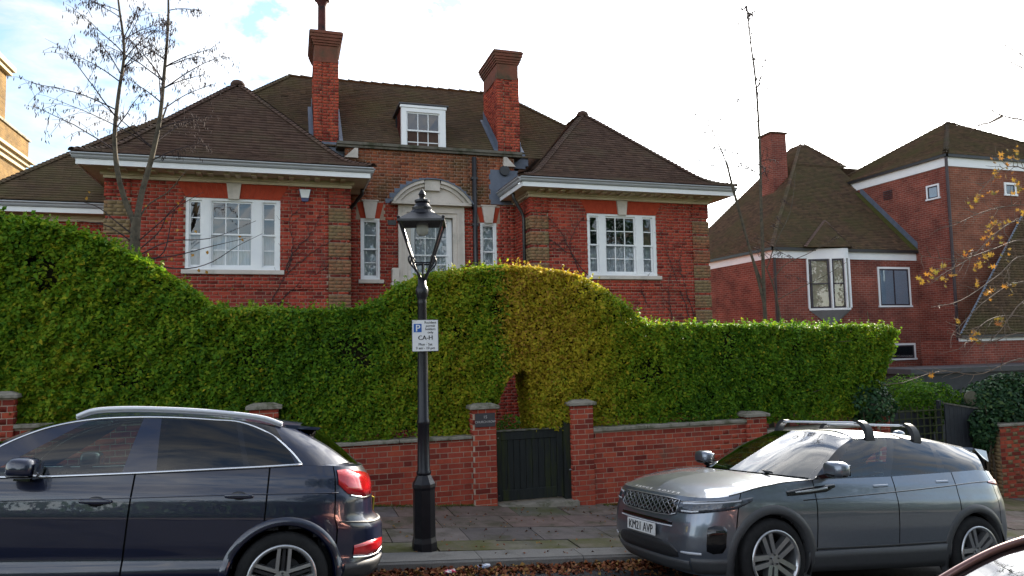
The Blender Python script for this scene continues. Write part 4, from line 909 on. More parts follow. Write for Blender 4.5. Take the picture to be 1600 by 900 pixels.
# ------------------------------------------------------------------ lamp post with lantern
LU, LV = 1.41 * K, 7.83 * K
lamp = thing('street_lamp', 'black cast iron lamp post with glazed four sided lantern', 'street lamp', (LU, LV, 0.))
def lz(y): return float(atV(663, y, LV)[2])
def lr(px): return px / 2 / 138.6
bp_ = MATS['black_paint']
MB().lathe((LU, LV, 0), [(lr(40), -.05), (lr(39), lz(846)), (lr(35), lz(838)), (lr(34.5), lz(764)), (lr(37), lz(760)), (lr(36), lz(755)), (lr(30), lz(750)), (lr(25), lz(745)), (lr(21), lz(741))], 8, math.pi / 8).put('base', bp_, lamp)
MB().lathe((LU, LV, 0), [(lr(20), lz(742)), (lr(23), lz(740)), (lr(23), lz(737)), (lr(19.5), lz(734)), (lr(18.5), lz(690)), (lr(17.8), lz(664)), (lr(20), lz(662)), (lr(20), lz(657)), (lr(17.5), lz(655)), (lr(16), lz(560)), (lr(13.5), lz(475)), (lr(15), lz(472)), (lr(13), lz(469)), (lr(15), lz(466)), (lr(19), lz(460)), (lr(20), lz(453)), (lr(16), lz(448)), (lr(13), lz(446)), (lr(12.5), lz(434))], 28).put('column', bp_, lamp, smooth=True)
sign_z0, sign_z1 = lz(548.5), lz(500.5)
lb, lt = lz(412), lz(349); hb, ht = .098, .245
LR = math.radians(-14)
def lc(h, k): 
    th = LR + math.pi / 4 + k * math.pi / 2; return np.array([LU + .012 + h * math.sqrt(2) * math.cos(th), LV + h * math.sqrt(2) * math.sin(th)])
fr = MB()
for k in range(4): fr.tube([(*lc(hb, k), lb), (*lc(ht, k), lt)], .0135, 6)
for h, z, rr2 in ((hb, lb, .010), (ht, lt, .014)):
    for k in range(4): fr.tube([(*lc(h, k), z), (*lc(h, k + 1), z)], rr2, 6)
fr.put('lantern_frame', bp_, lamp)
for k in range(4):
    put('pane', [(*lc(hb, k), lb), (*lc(hb, k + 1), lb), (*lc(ht, k + 1), lt), (*lc(ht, k), lt)], [(0, 1, 2, 3)], MATS['lamp_glass'], lamp)
rf = MB(); zr = [(ht + .02, lt - .012), (ht + .02, lt + .012), (ht * .80, lz(341)), (ht * .55, lz(335))]
V = []; F = []
for h, z in zr: V += [(*lc(h, k), z) for k in range(4)]
for i in range(3):
    for k in range(4): F.append((4 * i + k, 4 * i + (k + 1) % 4, 4 * i + 4 + (k + 1) % 4, 4 * i + 4 + k))
rf.add(V, F)
cx = LU + .012
rf.lathe((cx, LV, 0), [(.16, lz(336)), (.135, lz(331)), (.115, lz(329)), (.118, lz(325)), (.09, lz(322)), (.07, lz(318)), (.085, lz(316)), (.085, lz(313)), (.055, lz(311)), (.03, lz(309)), (.035, lz(306)), (.042, lz(304)), (.03, lz(300)), (.012, lz(297)), (0.001, lz(295))], 20)
rf.put('lantern_roof', bp_, lamp)
mb = MB()
for k in range(4):
    p = lc(ht * 1.02, k); mb.lathe((p[0], p[1], lt - .02), [(.0, 0), (.018, .012), (.014, .035), (.02, .06), (.0, .075)], 8)
mb.put('corner_knob', bp_, lamp)
mb = MB()                                          # scrolled brackets of the frog
for k in range(4):
    th = LR + math.pi / 4 + k * math.pi / 2; d = np.array([math.cos(th), math.sin(th)])
    pts = [(.035, lz(436)), (.05, lz(430)), (.14, lz(419)), (.20, lz(411)), (.205, lz(404)), (.17, lz(401)), (.145, lz(404)), (.15, lz(408))]
    mb.tube(spl([(cx + q * d[0], LV + q * d[1], z) for q, z in pts], 26), .010, 6)
    mb.tube([(cx + .04 * d[0], LV + .04 * d[1], lz(438)), (*lc(hb, k), lb)], .011, 6)
mb.tube([(cx, LV, lz(436)), (cx, LV, lb)], .012, 6); mb.put('bracket', bp_, lamp)
mb = MB(); mb.lathe((cx, LV, 0), [(.02, lt), (.065, lt - .005), (.07, lt - .03)], 16); mb.put('lamp_holder', MATS['steel'], lamp)
mb = MB(); mb.lathe((cx, LV, 0), [(.066, lt - .03), (.072, lt - .08), (.06, lt - .125), (.03, lt - .145), (.001, lt - .15)], 18); mb.put('bulb_globe', mat('frost', (.55, .55, .50), (.6, .6, .56), .25, 3, trans=.4), lamp, smooth=True)
# parking sign
SV = LV - .085; su0, su1 = float(atV(644.3, 525, SV)[0]), float(atV(684.3, 525, SV)[0]); z0, z1 = sign_z0, sign_z1
sg_ = thing('parking_sign', 'white resident permit parking sign with blue P panel on the lamp post', 'sign', ((su0 + su1) / 2, SV, z0))
mat('sign_white', (.62, .62, .63), (.70, .70, .70), .4, 3, c3=(.30, .33, .14), s3=7, t3=(.60, .72)); mat('sign_black', (.02, .02, .022), None, .5); mat('sign_blue', (.012, .09, .36), None, .4)
MB().bbox(su0 - .006, su1 + .006, SV, SV + .004, z0 - .006, z1 + .006, .001).put('rim', MATS['sign_black'], sg_)
MB().box(su0, su1, SV - .003, SV - .0005, z0, z1).put('plate', MATS['sign_white'], sg_)
W, H = su1 - su0, z1 - z0; X = lambda f: su0 + W * f; Y = lambda f: z1 - H * f
MB().box(X(.05), X(.36), SV - .0045, SV - .0032, Y(.39), Y(.12)).put('blue_panel', MATS['sign_blue'], sg_)
text_on(sg_, 'letter', 'P', H * .31, X(.205), SV - .006, Y(.365), MATS['sign_white'], bold=.004)
for i, s in enumerate(('Resident', 'permit', 'holders', 'only')): text_on(sg_, 'lettering', s, H * .112, X(.70), SV - .0045, Y(.115 + .106 * i), MATS['sign_black'], bold=.0015)
text_on(sg_, 'lettering', 'CA-H', H * .20, X(.5), SV - .0045, Y(.635), MATS['sign_black'], bold=.004)
text_on(sg_, 'lettering', 'Mon - Sat', H * .115, X(.5), SV - .0045, Y(.82), MATS['sign_black'], bold=.0015)
text_on(sg_, 'lettering', '9 am - 10 pm', H * .115, X(.5), SV - .0045, Y(.94), MATS['sign_black'], bold=.0015)
mb = MB(); mb.tube([(LU, LV - .08, (z0 + z1) / 2 + .1), (LU, LV, (z0 + z1) / 2 + .1)], .03, 8).tube([(LU, LV - .08, (z0 + z1) / 2 - .1), (LU, LV, (z0 + z1) / 2 - .1)], .03, 8); mb.put('clip', MATS['black_pipe'], sg_)

# ------------------------------------------------------------------ neighbour to the right
def brick_tex(name, c1, c2, cm_, ax):
    m = bpy.data.materials.new(name); m.use_nodes = True; N = m.node_tree.nodes; L = m.node_tree.links.new; b = N['Principled BSDF']; b.inputs['Roughness'].default_value = .9; b.inputs['Specular IOR Level'].default_value = .12
    ge = N.new('ShaderNodeNewGeometry'); sp = N.new('ShaderNodeSeparateXYZ'); L(ge.outputs['Position'], sp.inputs[0]); cv_ = N.new('ShaderNodeCombineXYZ'); L(sp.outputs[ax], cv_.inputs[0]); L(sp.outputs[2], cv_.inputs[1])
    br_ = N.new('ShaderNodeTexBrick'); br_.inputs['Scale'].default_value = 1; br_.inputs['Brick Width'].default_value = .232; br_.inputs['Row Height'].default_value = .0773; br_.inputs['Mortar Size'].default_value = .006; br_.inputs['Mortar Smooth'].default_value = .3
    br_.inputs['Color1'].default_value = (*c1, 1); br_.inputs['Color2'].default_value = (*c2, 1); br_.inputs['Mortar'].default_value = (*cm_, 1); br_.offset = .5; L(cv_.outputs[0], br_.inputs['Vector'])
    no = N.new('ShaderNodeTexNoise'); no.inputs['Scale'].default_value = 1.3; no.inputs['Detail'].default_value = 8; L(ge.outputs['Position'], no.inputs['Vector']); rp = N.new('ShaderNodeValToRGB'); rp.color_ramp.elements[0].color = (.6, .6, .62, 1); rp.color_ramp.elements[1].color = (1.25, 1.2, 1.15, 1); rp.color_ramp.elements[0].position = .3; rp.color_ramp.elements[1].position = .7; L(no.outputs[0], rp.inputs[0])
    mx_ = N.new('ShaderNodeMix'); mx_.data_type = 'RGBA'; mx_.blend_type = 'MULTIPLY'; mx_.inputs[0].default_value = 1; L(br_.outputs[0], mx_.inputs[6]); L(rp.outputs[0], mx_.inputs[7]); L(mx_.outputs[2], b.inputs['Base Color'])
    bm = N.new('ShaderNodeBump'); bm.inputs['Strength'].default_value = .5; bm.inputs['Distance'].default_value = .008; bm.invert = True; L(br_.outputs['Fac'], bm.inputs['Height']); L(bm.outputs[0], b.inputs['Normal']); MATS[name] = m
for nm_, ax in (('nb_brick_u', 1), ('nb_brick_v', 0)): brick_tex(nm_, (.25, .070, .050), (.17, .048, .036), (.27, .20, .17), ax)
for nm_, ax in (('nb_tower_v', 0),): brick_tex(nm_, (.24, .088, .056), (.17, .062, .040), (.26, .19, .15), ax)
VN = 20.6; uA = float(atV(1207, 403, VN)[0]); uT = float(atV(1436, 480, VN)[0]); nz0 = float(atV(1207, 403, VN)[2]); nz1 = float(atV(1207, 388, VN)[2]); vB = 27.0; vT = 19.09
nb_h = thing('neighbour_house', 'modern red brick house with steep tiled roofs and white fascias', 'house', (uA, VN, float(gp(uA))))
def facebox(parent, name, x0, x1, y0, y1, z0, z1, mv, mu):
    V = [(x, y, z) for z in (z0, z1) for y in (y0, y1) for x in (x0, x1)]
    o = put(name, V, [tuple(f) for f in BF], mv, parent); o.data.materials.append(mu)
    for p in o.data.polygons: p.material_index = 1 if abs(p.normal[0]) > .5 else 0
    return o
facebox(nb_h, 'wall', uA, uT + .5, VN, vB, -3, nz1, MATS['nb_brick_v'], MATS['nb_brick_u'])
tz0 = float(atU(1473, 258, uT)[2]) - .06; tz1 = tz0 + .36
facebox(nb_h, 'wall', uT, 31., vT, 27.5, -3, tz1, MATS['nb_tower_v'], MATS['nb_brick_u'])
wh = MATS['white']
MB().box(uA - .03, uT - .01, VN - .03, VN + .02, nz0, nz1).box(uA - .03, uA, VN + .02, vB, nz0, nz1).put('fascia', wh, nb_h)
MB().box(uT - .03, 31, vT - .03, vT + .02, tz0, tz1).box(uT - .03, uT, vT + .02, 24.2, tz0, tz1).put('fascia', wh, nb_h)
MB().box(uA - .12, uT - .01, VN - .14, VN - .031, nz1 - .07, nz1 + .03).box(uA - .14, uA - .031, VN - .14, vB, nz1 - .07, nz1 + .03).box(uT - .13, 31, vT - .14, vT - .031, tz1 - .04, tz1 + .05).box(uT - .14, uT - .031, vT - .14, 24, tz1 - .04, tz1 + .05).put('gutter', MATS['black_pipe'], nb_h)
# lower roof: steep hip meeting the tower
sl_ = 1.02; ev0 = VN - .12; ez_ = nz1 + .03
mat('nb_tile', (.095, .064, .046), (.135, .088, .062), .9, 6, bump=.4, vary='attr', vcols=[(.65, .63, .62), (.9, .88, .85), (1.2, 1.12, 1.0)], c3=(.085, .076, .036), s3=.7, t3=(.44, .70))
def nplane(x, y):
    d = ray(x, y); n = np.array([0, -sl_, 1.]); t = (n @ np.array([0, ev0, ez_]) - n @ CAM) / (n @ d); return CAM + d * t
ap = nplane(1250, 226); q = np.linspace(0, 1, 24)[:, None]
cL = np.array([uA - .12, ev0, ez_]); cR = np.array([uT, ev0, ez_]); pR = np.array([uT, ap[1], ap[2]])
pk = nplane(1322, 262)
Le = cL + (ap - cL) * q; Re = np.array([uT + .3, ev0, ez_]) + (np.array([uT + .3, pk[1], pk[2]]) - np.array([uT + .3, ev0, ez_])) * q
# right edge follows the tower, then the slope down from the peak
zq = np.linspace(ez_, ap[2], 40); Ls2 = np.stack([np.interp(zq, [ez_, ap[2]], [cL[0], ap[0]]), ev0 + (zq - ez_) / sl_, zq], 1)
Rs2 = np.stack([np.where(zq < pk[2], uT + .3, np.interp(zq, [pk[2], ap[2]], [pk[0], ap[0] + .2])), ev0 + (zq - ez_) / sl_, zq], 1)
tiles(Ls2, Rs2, MATS['nb_tile'], nb_h, gauge=.11, seed=71)
bkL = Ls2.copy(); bkL[:, 1] = vB + .5 - (zq - ez_) * .2
tiles(bkL, Ls2, MATS['nb_tile'], nb_h, gauge=.11, seed=72)
hip_tiles(Ls2, MATS['nb_tile'], nb_h, .2, .075, seed=73); hip_tiles(Rs2[Rs2[:, 2] > pk[2] - .1][::-1], MATS['nb_tile'], nb_h, .2, .11, seed=74)
hip_tiles([(pk[0], pk[1], pk[2]), (uT + .5, pk[1], pk[2])], MATS['nb_tile'], nb_h, .3, .11)
put('roof_back', [(pk[0] - .5, pk[1], pk[2] - .02), (31, pk[1], pk[2] - .02), (31, 29, nz1), (pk[0] - .5, 29, nz1), (ap[0], ap[1], ap[2] - .02), (ap[0], 27, nz1)], [(0, 1, 2, 3), (0, 3, 5, 4)], MATS['nb_tile'], nb_h, attrs={'rnd': [.5, .5]})
MB().prism([(uT - .015, ev0, ez_ + .02), (uT - .015, ev0, ez_ + .30), (uT - .015, ev0 + 2.6, ez_ + .30 + 2.6 * sl_), (uT - .015, ev0 + 2.6, ez_ + .02 + 2.6 * sl_)], (.012, 0, 0)).put('lead_flashing', MATS['lead'], nb_h)
MB().prism([(uT - .30, ev0, ez_ + .035), (uT - .02, ev0, ez_ + .035), (uT - .02, ev0 + 2.6, ez_ + .035 + 2.6 * sl_), (uT - .30, ev0 + 2.6, ez_ + .035 + 2.6 * sl_)], (0, 0, .012)).put('moss_strip', mat('moss', (.05, .06, .012), (.08, .075, .02), .95, 12, bump=.6), nb_h)
# tower roof: pyramid with truncated top
ta = np.array(atV(1480, 193, vT + 3.2)); tb = np.array([26.6, vT + 3.2, ta[2] - .02]); e_ = tz1 + .05
f0 = np.array([uT - .14, vT - .14, e_]); f1 = np.array([30.6, vT - .14, e_]); b0_ = np.array([uT - .14, 25.5, e_])
ta2 = np.array([ta[0], ta[1], ta[2]]); tr_ = np.array([ta[0] + .55, ta[1], ta[2] - .05])
d_, h_ = bell(ta[2] - e_, 3.2, 30, .5, .75); q = (d_ / 3.2)[:, None]
def ed(a, b): P = a + (b - a) * q; P[:, 2] = e_ + h_ * ((b[2] - e_) / (ta[2] - e_)); return P
tiles(ed(f0, ta2), ed(f1, tr_), MATS['nb_tile'], nb_h, gauge=.11, seed=81); tiles(ed(b0_, ta2), ed(f0, ta2), MATS['nb_tile'], nb_h, gauge=.11, seed=82)
tiles(ed(f1, tr_), ed(np.array([30.6, 25.5, e_]), tr_), MATS['nb_tile'], nb_h, gauge=.11, seed=83)
hip_tiles(ed(f0, ta2), MATS['nb_tile'], nb_h, .2, .11, seed=84); hip_tiles(ed(b0_, ta2), MATS['nb_tile'], nb_h, .2, .11, seed=85); hip_tiles(ed(f1, tr_), MATS['nb_tile'], nb_h, .2, .11, seed=86); hip_tiles([ta2, tr_], MATS['nb_tile'], nb_h, .3, .12)
# chimney
cA, cB = np.array(atV(1199, 250, 24.3)), np.array(atV(1222, 250, 24.3)); czt = float(atV(1205, 212, 24.3)[2])
facebox(nb_h, 'chimney', cA[0], cB[0], 24.0, 24.8, nz1, czt, MATS['nb_brick_v'], MATS['nb_brick_u'])
MB().bbox(cA[0] - .05, cB[0] + .05, 23.95, 24.85, czt + .001, czt + .08, .01).put('chimney_cap', MATS['nb_tile'], nb_h)
mb = MB()
for i in range(9): mb.box(cB[0] - .5 + i * .06, cB[0] - .43 + i * .06, 23.96, 23.99, nz1 + 1.0 + i * .14, nz1 + 1.4 + i * .14)
mb.put('stepped_flashing', MATS['lead'], nb_h)
# pipes
MB().tube([(uA + .02, VN - .07, nz0), (uA + .02, VN - .07, -1)], .045, 8).put('downpipe', MATS['black_pipe'], nb_h)
MB().tube([(uT - .06, vT - .07, tz0 + .3), (uT - .06, vT - .07, -1)], .05, 8).put('downpipe', mat('pipe_brown', (.035, .022, .026), None, .5), nb_h)
mat('dark_frame', (.03, .02, .03), None, .45); mat('blind', (.36, .42, .50), (.42, .48, .56), .6, 1.5); mat('warm_curtain', (.36, .29, .20), (.46, .38, .27), .9, 2, stretch=(10, 10, 1))
def plain_window(parent, P, Q, axis, c, sign, ncol, blind, fw=.07, dark=.05):
    """P, Q: (a, z) opposite corners; white surround, dark frame, panes"""
    a0, a1 = sorted((P[0], Q[0])); z0, z1 = sorted((P[1], Q[1]))
    def bx(m_, p0, p1, d0, d1, za, zb):
        lo, hi = sorted((c + sign * d0, c + sign * d1)); return m_.box(p0, p1, lo, hi, za, zb) if axis == 'v' else m_.box(lo, hi, p0, p1, za, zb)
    m_ = MB(); bx(m_, a0, a1, -.02, .03, z1 - fw, z1); bx(m_, a0 - .03, a1 + .03, -.02, .05, z0 - .02, z0 + fw * .6); bx(m_, a0, a0 + fw, -.02, .03, z0 + fw * .6, z1 - fw); bx(m_, a1 - fw, a1, -.02, .03, z0 + fw * .6, z1 - fw)
    w_ = m_.put('window', wh, parent)
    m_ = MB(); i0, i1, j0, j1 = a0 + fw, a1 - fw, z0 + fw * .6, z1 - fw
    bx(m_, i0, i1, -.01, .018, j1 - dark, j1); bx(m_, i0, i1, -.01, .018, j0, j0 + dark)
    for k in range(ncol + 1):
        x = i0 + (i1 - i0 - dark) * k / ncol; bx(m_, x, x + dark, -.01, .017, j0 + dark, j1 - dark)
    m_.put('frame', MATS['dark_frame'], w_)
    for k in range(ncol):
        x0, x1 = i0 + (i1 - i0 - dark) * k / ncol + dark, i0 + (i1 - i0 - dark) * (k + 1) / ncol; m_ = MB(); bx(m_, x0, x1, .003, .008, j0 + dark, j1 - dark); m_.put('pane', MATS['window_glass'], w_)
    m_ = MB(); bx(m_, i0, i1, .0005, .002, j0, j1); m_.put('blind', blind, w_)
    return w_
p0, p1 = atV(1370, 417, VN), atV(1424, 479, VN); plain_window(nb_h, (p0[0], p0[2]), (p1[0], p1[2]), 'v', VN, -1, 2, MATS['blind'])
p0, p1 = atV(1385, 537, VN), atV(1431, 561, VN); plain_window(nb_h, (p0[0], p0[2]), (p1[0], p1[2]), 'v', VN, -1, 1, MATS['room'])
p0, p1 = atU(1450, 535, uT), atU(1490, 558, uT); plain_window(nb_h, (p0[1], p0[2]), (p1[1], p1[2]), 'u', uT, -1, 1, MATS['room'])
p0, p1 = atU(1447, 287, uT), atU(1469, 311, uT); plain_window(nb_h, (p0[1], p0[2] - .1), (p1[1], p1[2] + .05), 'u', uT, -1, 1, MATS['blind'], .06, .04)
p0, p1 = atV(1568, 285, vT), atV(1588, 306, vT); plain_window(nb_h, (p0[0], p0[2]), (p1[0], p1[2]), 'v', vT, -1, 1, MATS['room'], .08, .04)
p0, p1 = atU(1380, 299, uT), atU(1395, 309, uT); lv = MB()
for k in range(5):
    z = p0[2] - .02 - k * .075; lv.prism([(uT - .001, p1[1], z), (uT - .03, p1[1], z - .03), (uT - .03, p1[1], z - .045), (uT - .001, p1[1], z - .03)], (0, p0[1] - p1[1], 0))
lv.put('louvre_vent', MATS['pipe_brown'], nb_h)
# oriel with a little tiled gable
o0, o1 = float(atV(1262, 440, VN)[0]), float(atV(1322, 440, VN)[0]); oz0, oz1 = float(atV(1290, 484, VN - .5)[2]), float(atV(1290, 402, VN - .5)[2]); on = np.array([o1 - .30, VN - .50]); oa = np.array([o0, VN - .02]); ob = np.array([o1, VN - .02])
ori = MB()
def slab2(m_, p, q2, z0, z1, t=.03):
    d = (q2 - p) / np.linalg.norm(q2 - p); n = np.array([d[1], -d[0]]) * t; return m_.hexa([(*p, z0), (*q2, z0), (*(p - n), z0), (*(q2 - n), z0), (*p, z1), (*q2, z1), (*(p - n), z1), (*(q2 - n), z1)])
oL = on + np.array([-.16, 0.0])
segs = [(oa, oL), (oL, on), (on, ob)]
for p, q2 in segs: slab2(ori, p, q2, oz0, oz0 + .07); slab2(ori, p, q2, oz1 - .02, nz1)
for p in (oa, oL, on, oa + (oL - oa) * .62): ori.box(p[0] - .035, p[0] + .035, p[1] - .02, p[1] + .04, oz0 + .07, oz1 - .02)
ori = ori.put('oriel_window', wh, nb_h)
mb = MB()
for p, q2 in ((oa + (oL - oa) * .06, oa + (oL - oa) * .58), (oa + (oL - oa) * .66, oa + (oL - oa) * .96)):
    for z0, z1 in ((oz0 + .07, oz0 + .13), (oz1 - .08, oz1 - .02), ((oz0 + oz1) / 2, (oz0 + oz1) / 2 + .04)): slab2(mb, p, q2, z0, z1, .025)
    dd = (q2 - p); 
    for a, b in ((0, .1), (.9, 1)): slab2(mb, p + dd * a, p + dd * b, oz0 + .13, oz1 - .08, .024)
mb.put('frame', MATS['dark_frame'], ori)
for p, q2 in ((oa, oL), (oL, on), (on, ob)):
    n = np.array([(q2 - p)[1], -(q2 - p)[0]]); n = n / np.linalg.norm(n) * -.03; put('pane', [(*(p + n * .5), oz0 + .07), (*(q2 + n * .5), oz0 + .07), (*(q2 + n * .5), oz1 - .02), (*(p + n * .5), oz1 - .02)], [(0, 1, 2, 3)], MATS['window_glass'], ori)
    put('curtain', [(*(p + n * 2.4), oz0 + .07), (*(q2 + n * 2.4), oz0 + .07), (*(q2 + n * 2.4), oz1 - .02), (*(p + n * 2.4), oz1 - .02)], [(0, 1, 2, 3)], MATS['warm_curtain'], ori)
tipo = np.array([(o0 + o1) / 2 + .1, VN - .01, float(atV(1290, 512, VN)[2])])
put('oriel_apron', [(*oa, oz0), (*oL, oz0), (*on, oz0), (*ob, oz0), tuple(tipo)], [(0, 1, 4), (1, 2, 4), (2, 3, 4), (3, 2, 1, 0)], mat('grey_apron', (.17, .17, .18), (.22, .22, .23), .7, 4), ori)
gpk = nplane(1288, 345); gl = np.array([o0 - .25, VN - .25, nz1 + .03]); gr = np.array([o1 + .1, VN - .25, nz1 + .03]); gn = np.array([*on, nz1 + .03]) + np.array([.05, -.1, 0]); q = np.linspace(0, 1, 14)[:, None]
tiles(gl + (gpk - gl) * q, gn + (gpk - gn) * q, MATS['nb_tile'], ori, gauge=.11, seed=91, name='gable_tiles'); tiles(gn + (gpk - gn) * q, gr + (gpk - gr) * q, MATS['nb_tile'], ori, gauge=.11, seed=92, name='gable_tiles')
hip_tiles(gl + (gpk - gl) * q, MATS['pale_hip'] if 'pale_hip' in MATS else mat('pale_hip', (.11, .07, .055), (.14, .09, .07), .9, 6), ori, .18, .07, seed=93); hip_tiles(gr + (gpk - gr) * q, MATS['pale_hip'], ori, .18, .07, seed=94)
# low front range of the neighbour: wall, fascia, lean-to roof against the tower
VG = 17.6; gu0 = float(atV(1500, 540, VG)[0]); gz = float(atV(1520, 533, VG)[2])
facebox(nb_h, 'wall', gu0, 31, VG, vT - .01, -3, gz + .02, MATS['nb_brick_v'], MATS['nb_brick_u'])
MB().box(gu0 - .02, 31, VG - .04, VG + .02, gz, gz + .16).put('fascia', wh, nb_h); MB().box(gu0 - .1, 31, VG - .16, VG - .041, gz + .10, gz + .20).put('gutter', MATS['black_pipe'], nb_h)
q = np.linspace(0, 1, 20)[:, None]; gA = np.array([gu0 - .1, VG - .1, gz + .21]); tpz = float(atV(1598, 332, vT)[2]); tpu = float(atV(1598, 332, vT)[0]); gB = np.array([tpu, vT - .02, tpz])
tiles(gA + (gB - gA) * q, np.array([31, VG - .1, gz + .21]) + (np.array([31, vT - .02, tpz]) - np.array([31, VG - .1, gz + .21])) * q, MATS['nb_tile'], nb_h, gauge=.11, seed=95)
MB().prism([gA + (0, 0, .03), gA + np.array([.10, 0, .03]), gB + np.array([.10, 0, .03]), gB + (0, 0, .03)], (0, -.01, .02)).put('lead_flashing', MATS['lead'], nb_h)
lw = float(atV(1410, 580, 16.5)[0])
MB().bbox(lw, 31, 16.2, VG - .005, float(atV(1500, 583, 16.2)[2]), float(atV(1500, 574, 16.2)[2]), .01).put('lead_flat_roof', MATS['dark_lead'], nb_h)
MB().box(lw + .1, 31, 16.3, VG - .006, -3, float(atV(1500, 583, 16.2)[2]) - .001).put('porch_wall', MATS['fence_paint'], nb_h)

# ------------------------------------------------------------------ stock brick building far left
YU = -9.0; brick_tex('stock_u', (.19, .115, .038), (.13, .08, .028), (.20, .15, .08), 1); brick_tex('stock_v', (.19, .115, .038), (.13, .08, .028), (.20, .15, .08), 0)
yb = thing('stock_brick_house', 'yellow stock brick house end with pale moulded cornice beyond the roofs', 'house', (YU, 30, float(gp(YU))))
cz0 = float(atU(0, 240, YU)[2]); cz1 = float(atU(0, 214, YU)[2]); ve = float(atU(55, 264, YU)[1])
facebox(yb, 'wall', -20, YU - .25, 22, ve - .4, -1, cz0 + .02, MATS['stock_v'], MATS['stock_u'])
mat('pale_cornice', (.34, .28, .18), (.40, .33, .22), .8, 3, c3=(.4, .33, .2), s3=2)
mb = MB(); dz_ = (cz1 - cz0)
for i, (o_, a, b) in enumerate(((-.12, 0, .25), (.0, .25, .55), (.1, .55, .8), (.22, .8, 1.))): mb.box(-20, YU - .22 + o_, 22, ve - .25 + o_, cz0 + dz_ * a + .001, cz0 + dz_ * b)
mb.put('cornice', MATS['pale_cornice'], yb)
vp1 = float(atU(45, 222, YU - .3)[1]); pz1 = float(atU(45, 222, YU - .3)[2]); facebox(yb, 'parapet', -20, YU - .3, 24, vp1, cz1, pz1, MATS['stock_v'], MATS['stock_u'])
MB().box(-20, YU - .24, 24, vp1 + .06, pz1 + .001, pz1 + .08).put('parapet_coping', MATS['coping'], yb)
vc1 = float(atU(9, 150, YU - .5)[1]); pzc = float(atU(5, 105, YU - .5)[2]); facebox(yb, 'chimney', -11, YU - .5, vc1 - 2.2, vc1, pz1, pzc, MATS['stock_v'], MATS['stock_u'])
MB().box(-11.1, YU - .36, vc1 - 2.3, vc1 + .12, pzc - .15, pzc).box(-11.2, YU - .28, vc1 - 2.4, vc1 + .2, pzc + .001, pzc + .18).put('chimney_cap', MATS['pale_cornice'], yb)

# ------------------------------------------------------------------ bare trees
def tree(label, stems, v, seed, nb_, lb_, catk, zmin, crown_m='catkin', twm='bark_dark', leafn=0, bk='bark', group=None, dv=.6, name='bare_tree', lo=0, tws=1.):
    """stems: list of pixel paths with radii; branches, twigs and catkins grown from them"""
    r = np.random.default_rng(seed); S = []
    for path, r0, r1 in stems:
        P = np.array([atV(x, y, v + dvv) for x, y, dvv in path]); S.append((spl(P, 40), np.linspace(r0, r1, 40)))
    base = S[0][0][0].copy(); gz_ = float(gp(base[0])) * .5 - .15
    t = thing(name, label, 'tree', (base[0], base[1], gz_), group)
    mb = MB(); mb.tube([(base[0] + .05, base[1], gz_), (base[0] + .02, base[1], (gz_ + base[2]) / 2), tuple(base)], [S[0][1][0] * 1.5, S[0][1][0] * 1.2, S[0][1][0]], 10)
    for P, R_ in S: mb.tube(P, R_, 8)
    mb.put('trunk', MATS[bk], t, smooth=True)
    br = MB(); tw = MB(); C = []; ends = []
    for P, R_ in S:
        zs_ = P[:, 2]; k = 0; n = int(nb_ * (zs_[-1] - max(zs_[0], zmin)) / 3)
        for _ in range(n):
            i = r.integers(2, 39)
            if zs_[i] < zmin: continue
            az = r.uniform(0, 2 * math.pi); f = 1 - .62 * max(0, (zs_[i] - zmin)) / (zs_[-1] - zmin + .01); L_ = lb_ * r.uniform(.55, 1.15) * f
            d = np.array([math.cos(az), math.sin(az) * dv, r.uniform(.45, .95)]); d /= np.linalg.norm(d); p = P[i].copy(); pts = [p]; m = 7
            for j in range(m):
                d = d + np.array([r.normal(0, .09), r.normal(0, .09), -.05]); d /= np.linalg.norm(d); p = p + d * L_ / m; pts.append(p.copy())
                if j > 0:
                    for _2 in range(2 if j > 2 else 1):
                        d2 = d + r.normal(0, .55, 3); d2 /= np.linalg.norm(d2); q = p.copy(); pt = [q]; l2 = r.uniform(.15, .42) * L_
                        for j2 in range(3): d2 = d2 + np.array([0, 0, -.2]) + r.normal(0, .12, 3); d2 /= np.linalg.norm(d2); q = q + d2 * l2 / 3; pt.append(q.copy())
                        tw.tube(pt, [.004 * tws, .0035 * tws, .003 * tws, .002 * tws], 3, False); ends += pt[1:]
            br.tube(pts, np.linspace(min(R_[i] * .45, .013), .0045, m + 1), 5); ends.append(p)
    br.put('branches', MATS[twm], t, kind='stuff'); tw.put('twigs', MATS[twm], t, kind='stuff')
    ends = np.array(ends)
    if catk and len(ends):
        V = []; F = []
        for _ in range(catk):
            p = ends[r.integers(len(ends))] + r.normal(0, .025, 3); L_ = r.uniform(.03, .085); w_ = r.uniform(.005, .0095); tl = r.normal(0, .25, 2); k = len(V)
            for z, s in ((0, .35), (-.35, 1), (-.75, .9), (-1, .25)):
                for th in (0, 2.1, 4.2): V.append((p[0] + tl[0] * z * L_ * -1 + s * w_ * math.cos(th), p[1] + tl[1] * z * L_ * -1 + s * w_ * math.sin(th), p[2] + z * L_))
            for i in range(3):
                for j in range(3): F.append((k + 3 * i + j, k + 3 * i + (j + 1) % 3, k + 3 * i + 3 + (j + 1) % 3, k + 3 * i + 3 + j))
        put('crown', V, np.array(F), MATS[crown_m], t, kind='stuff')
    return t, ends
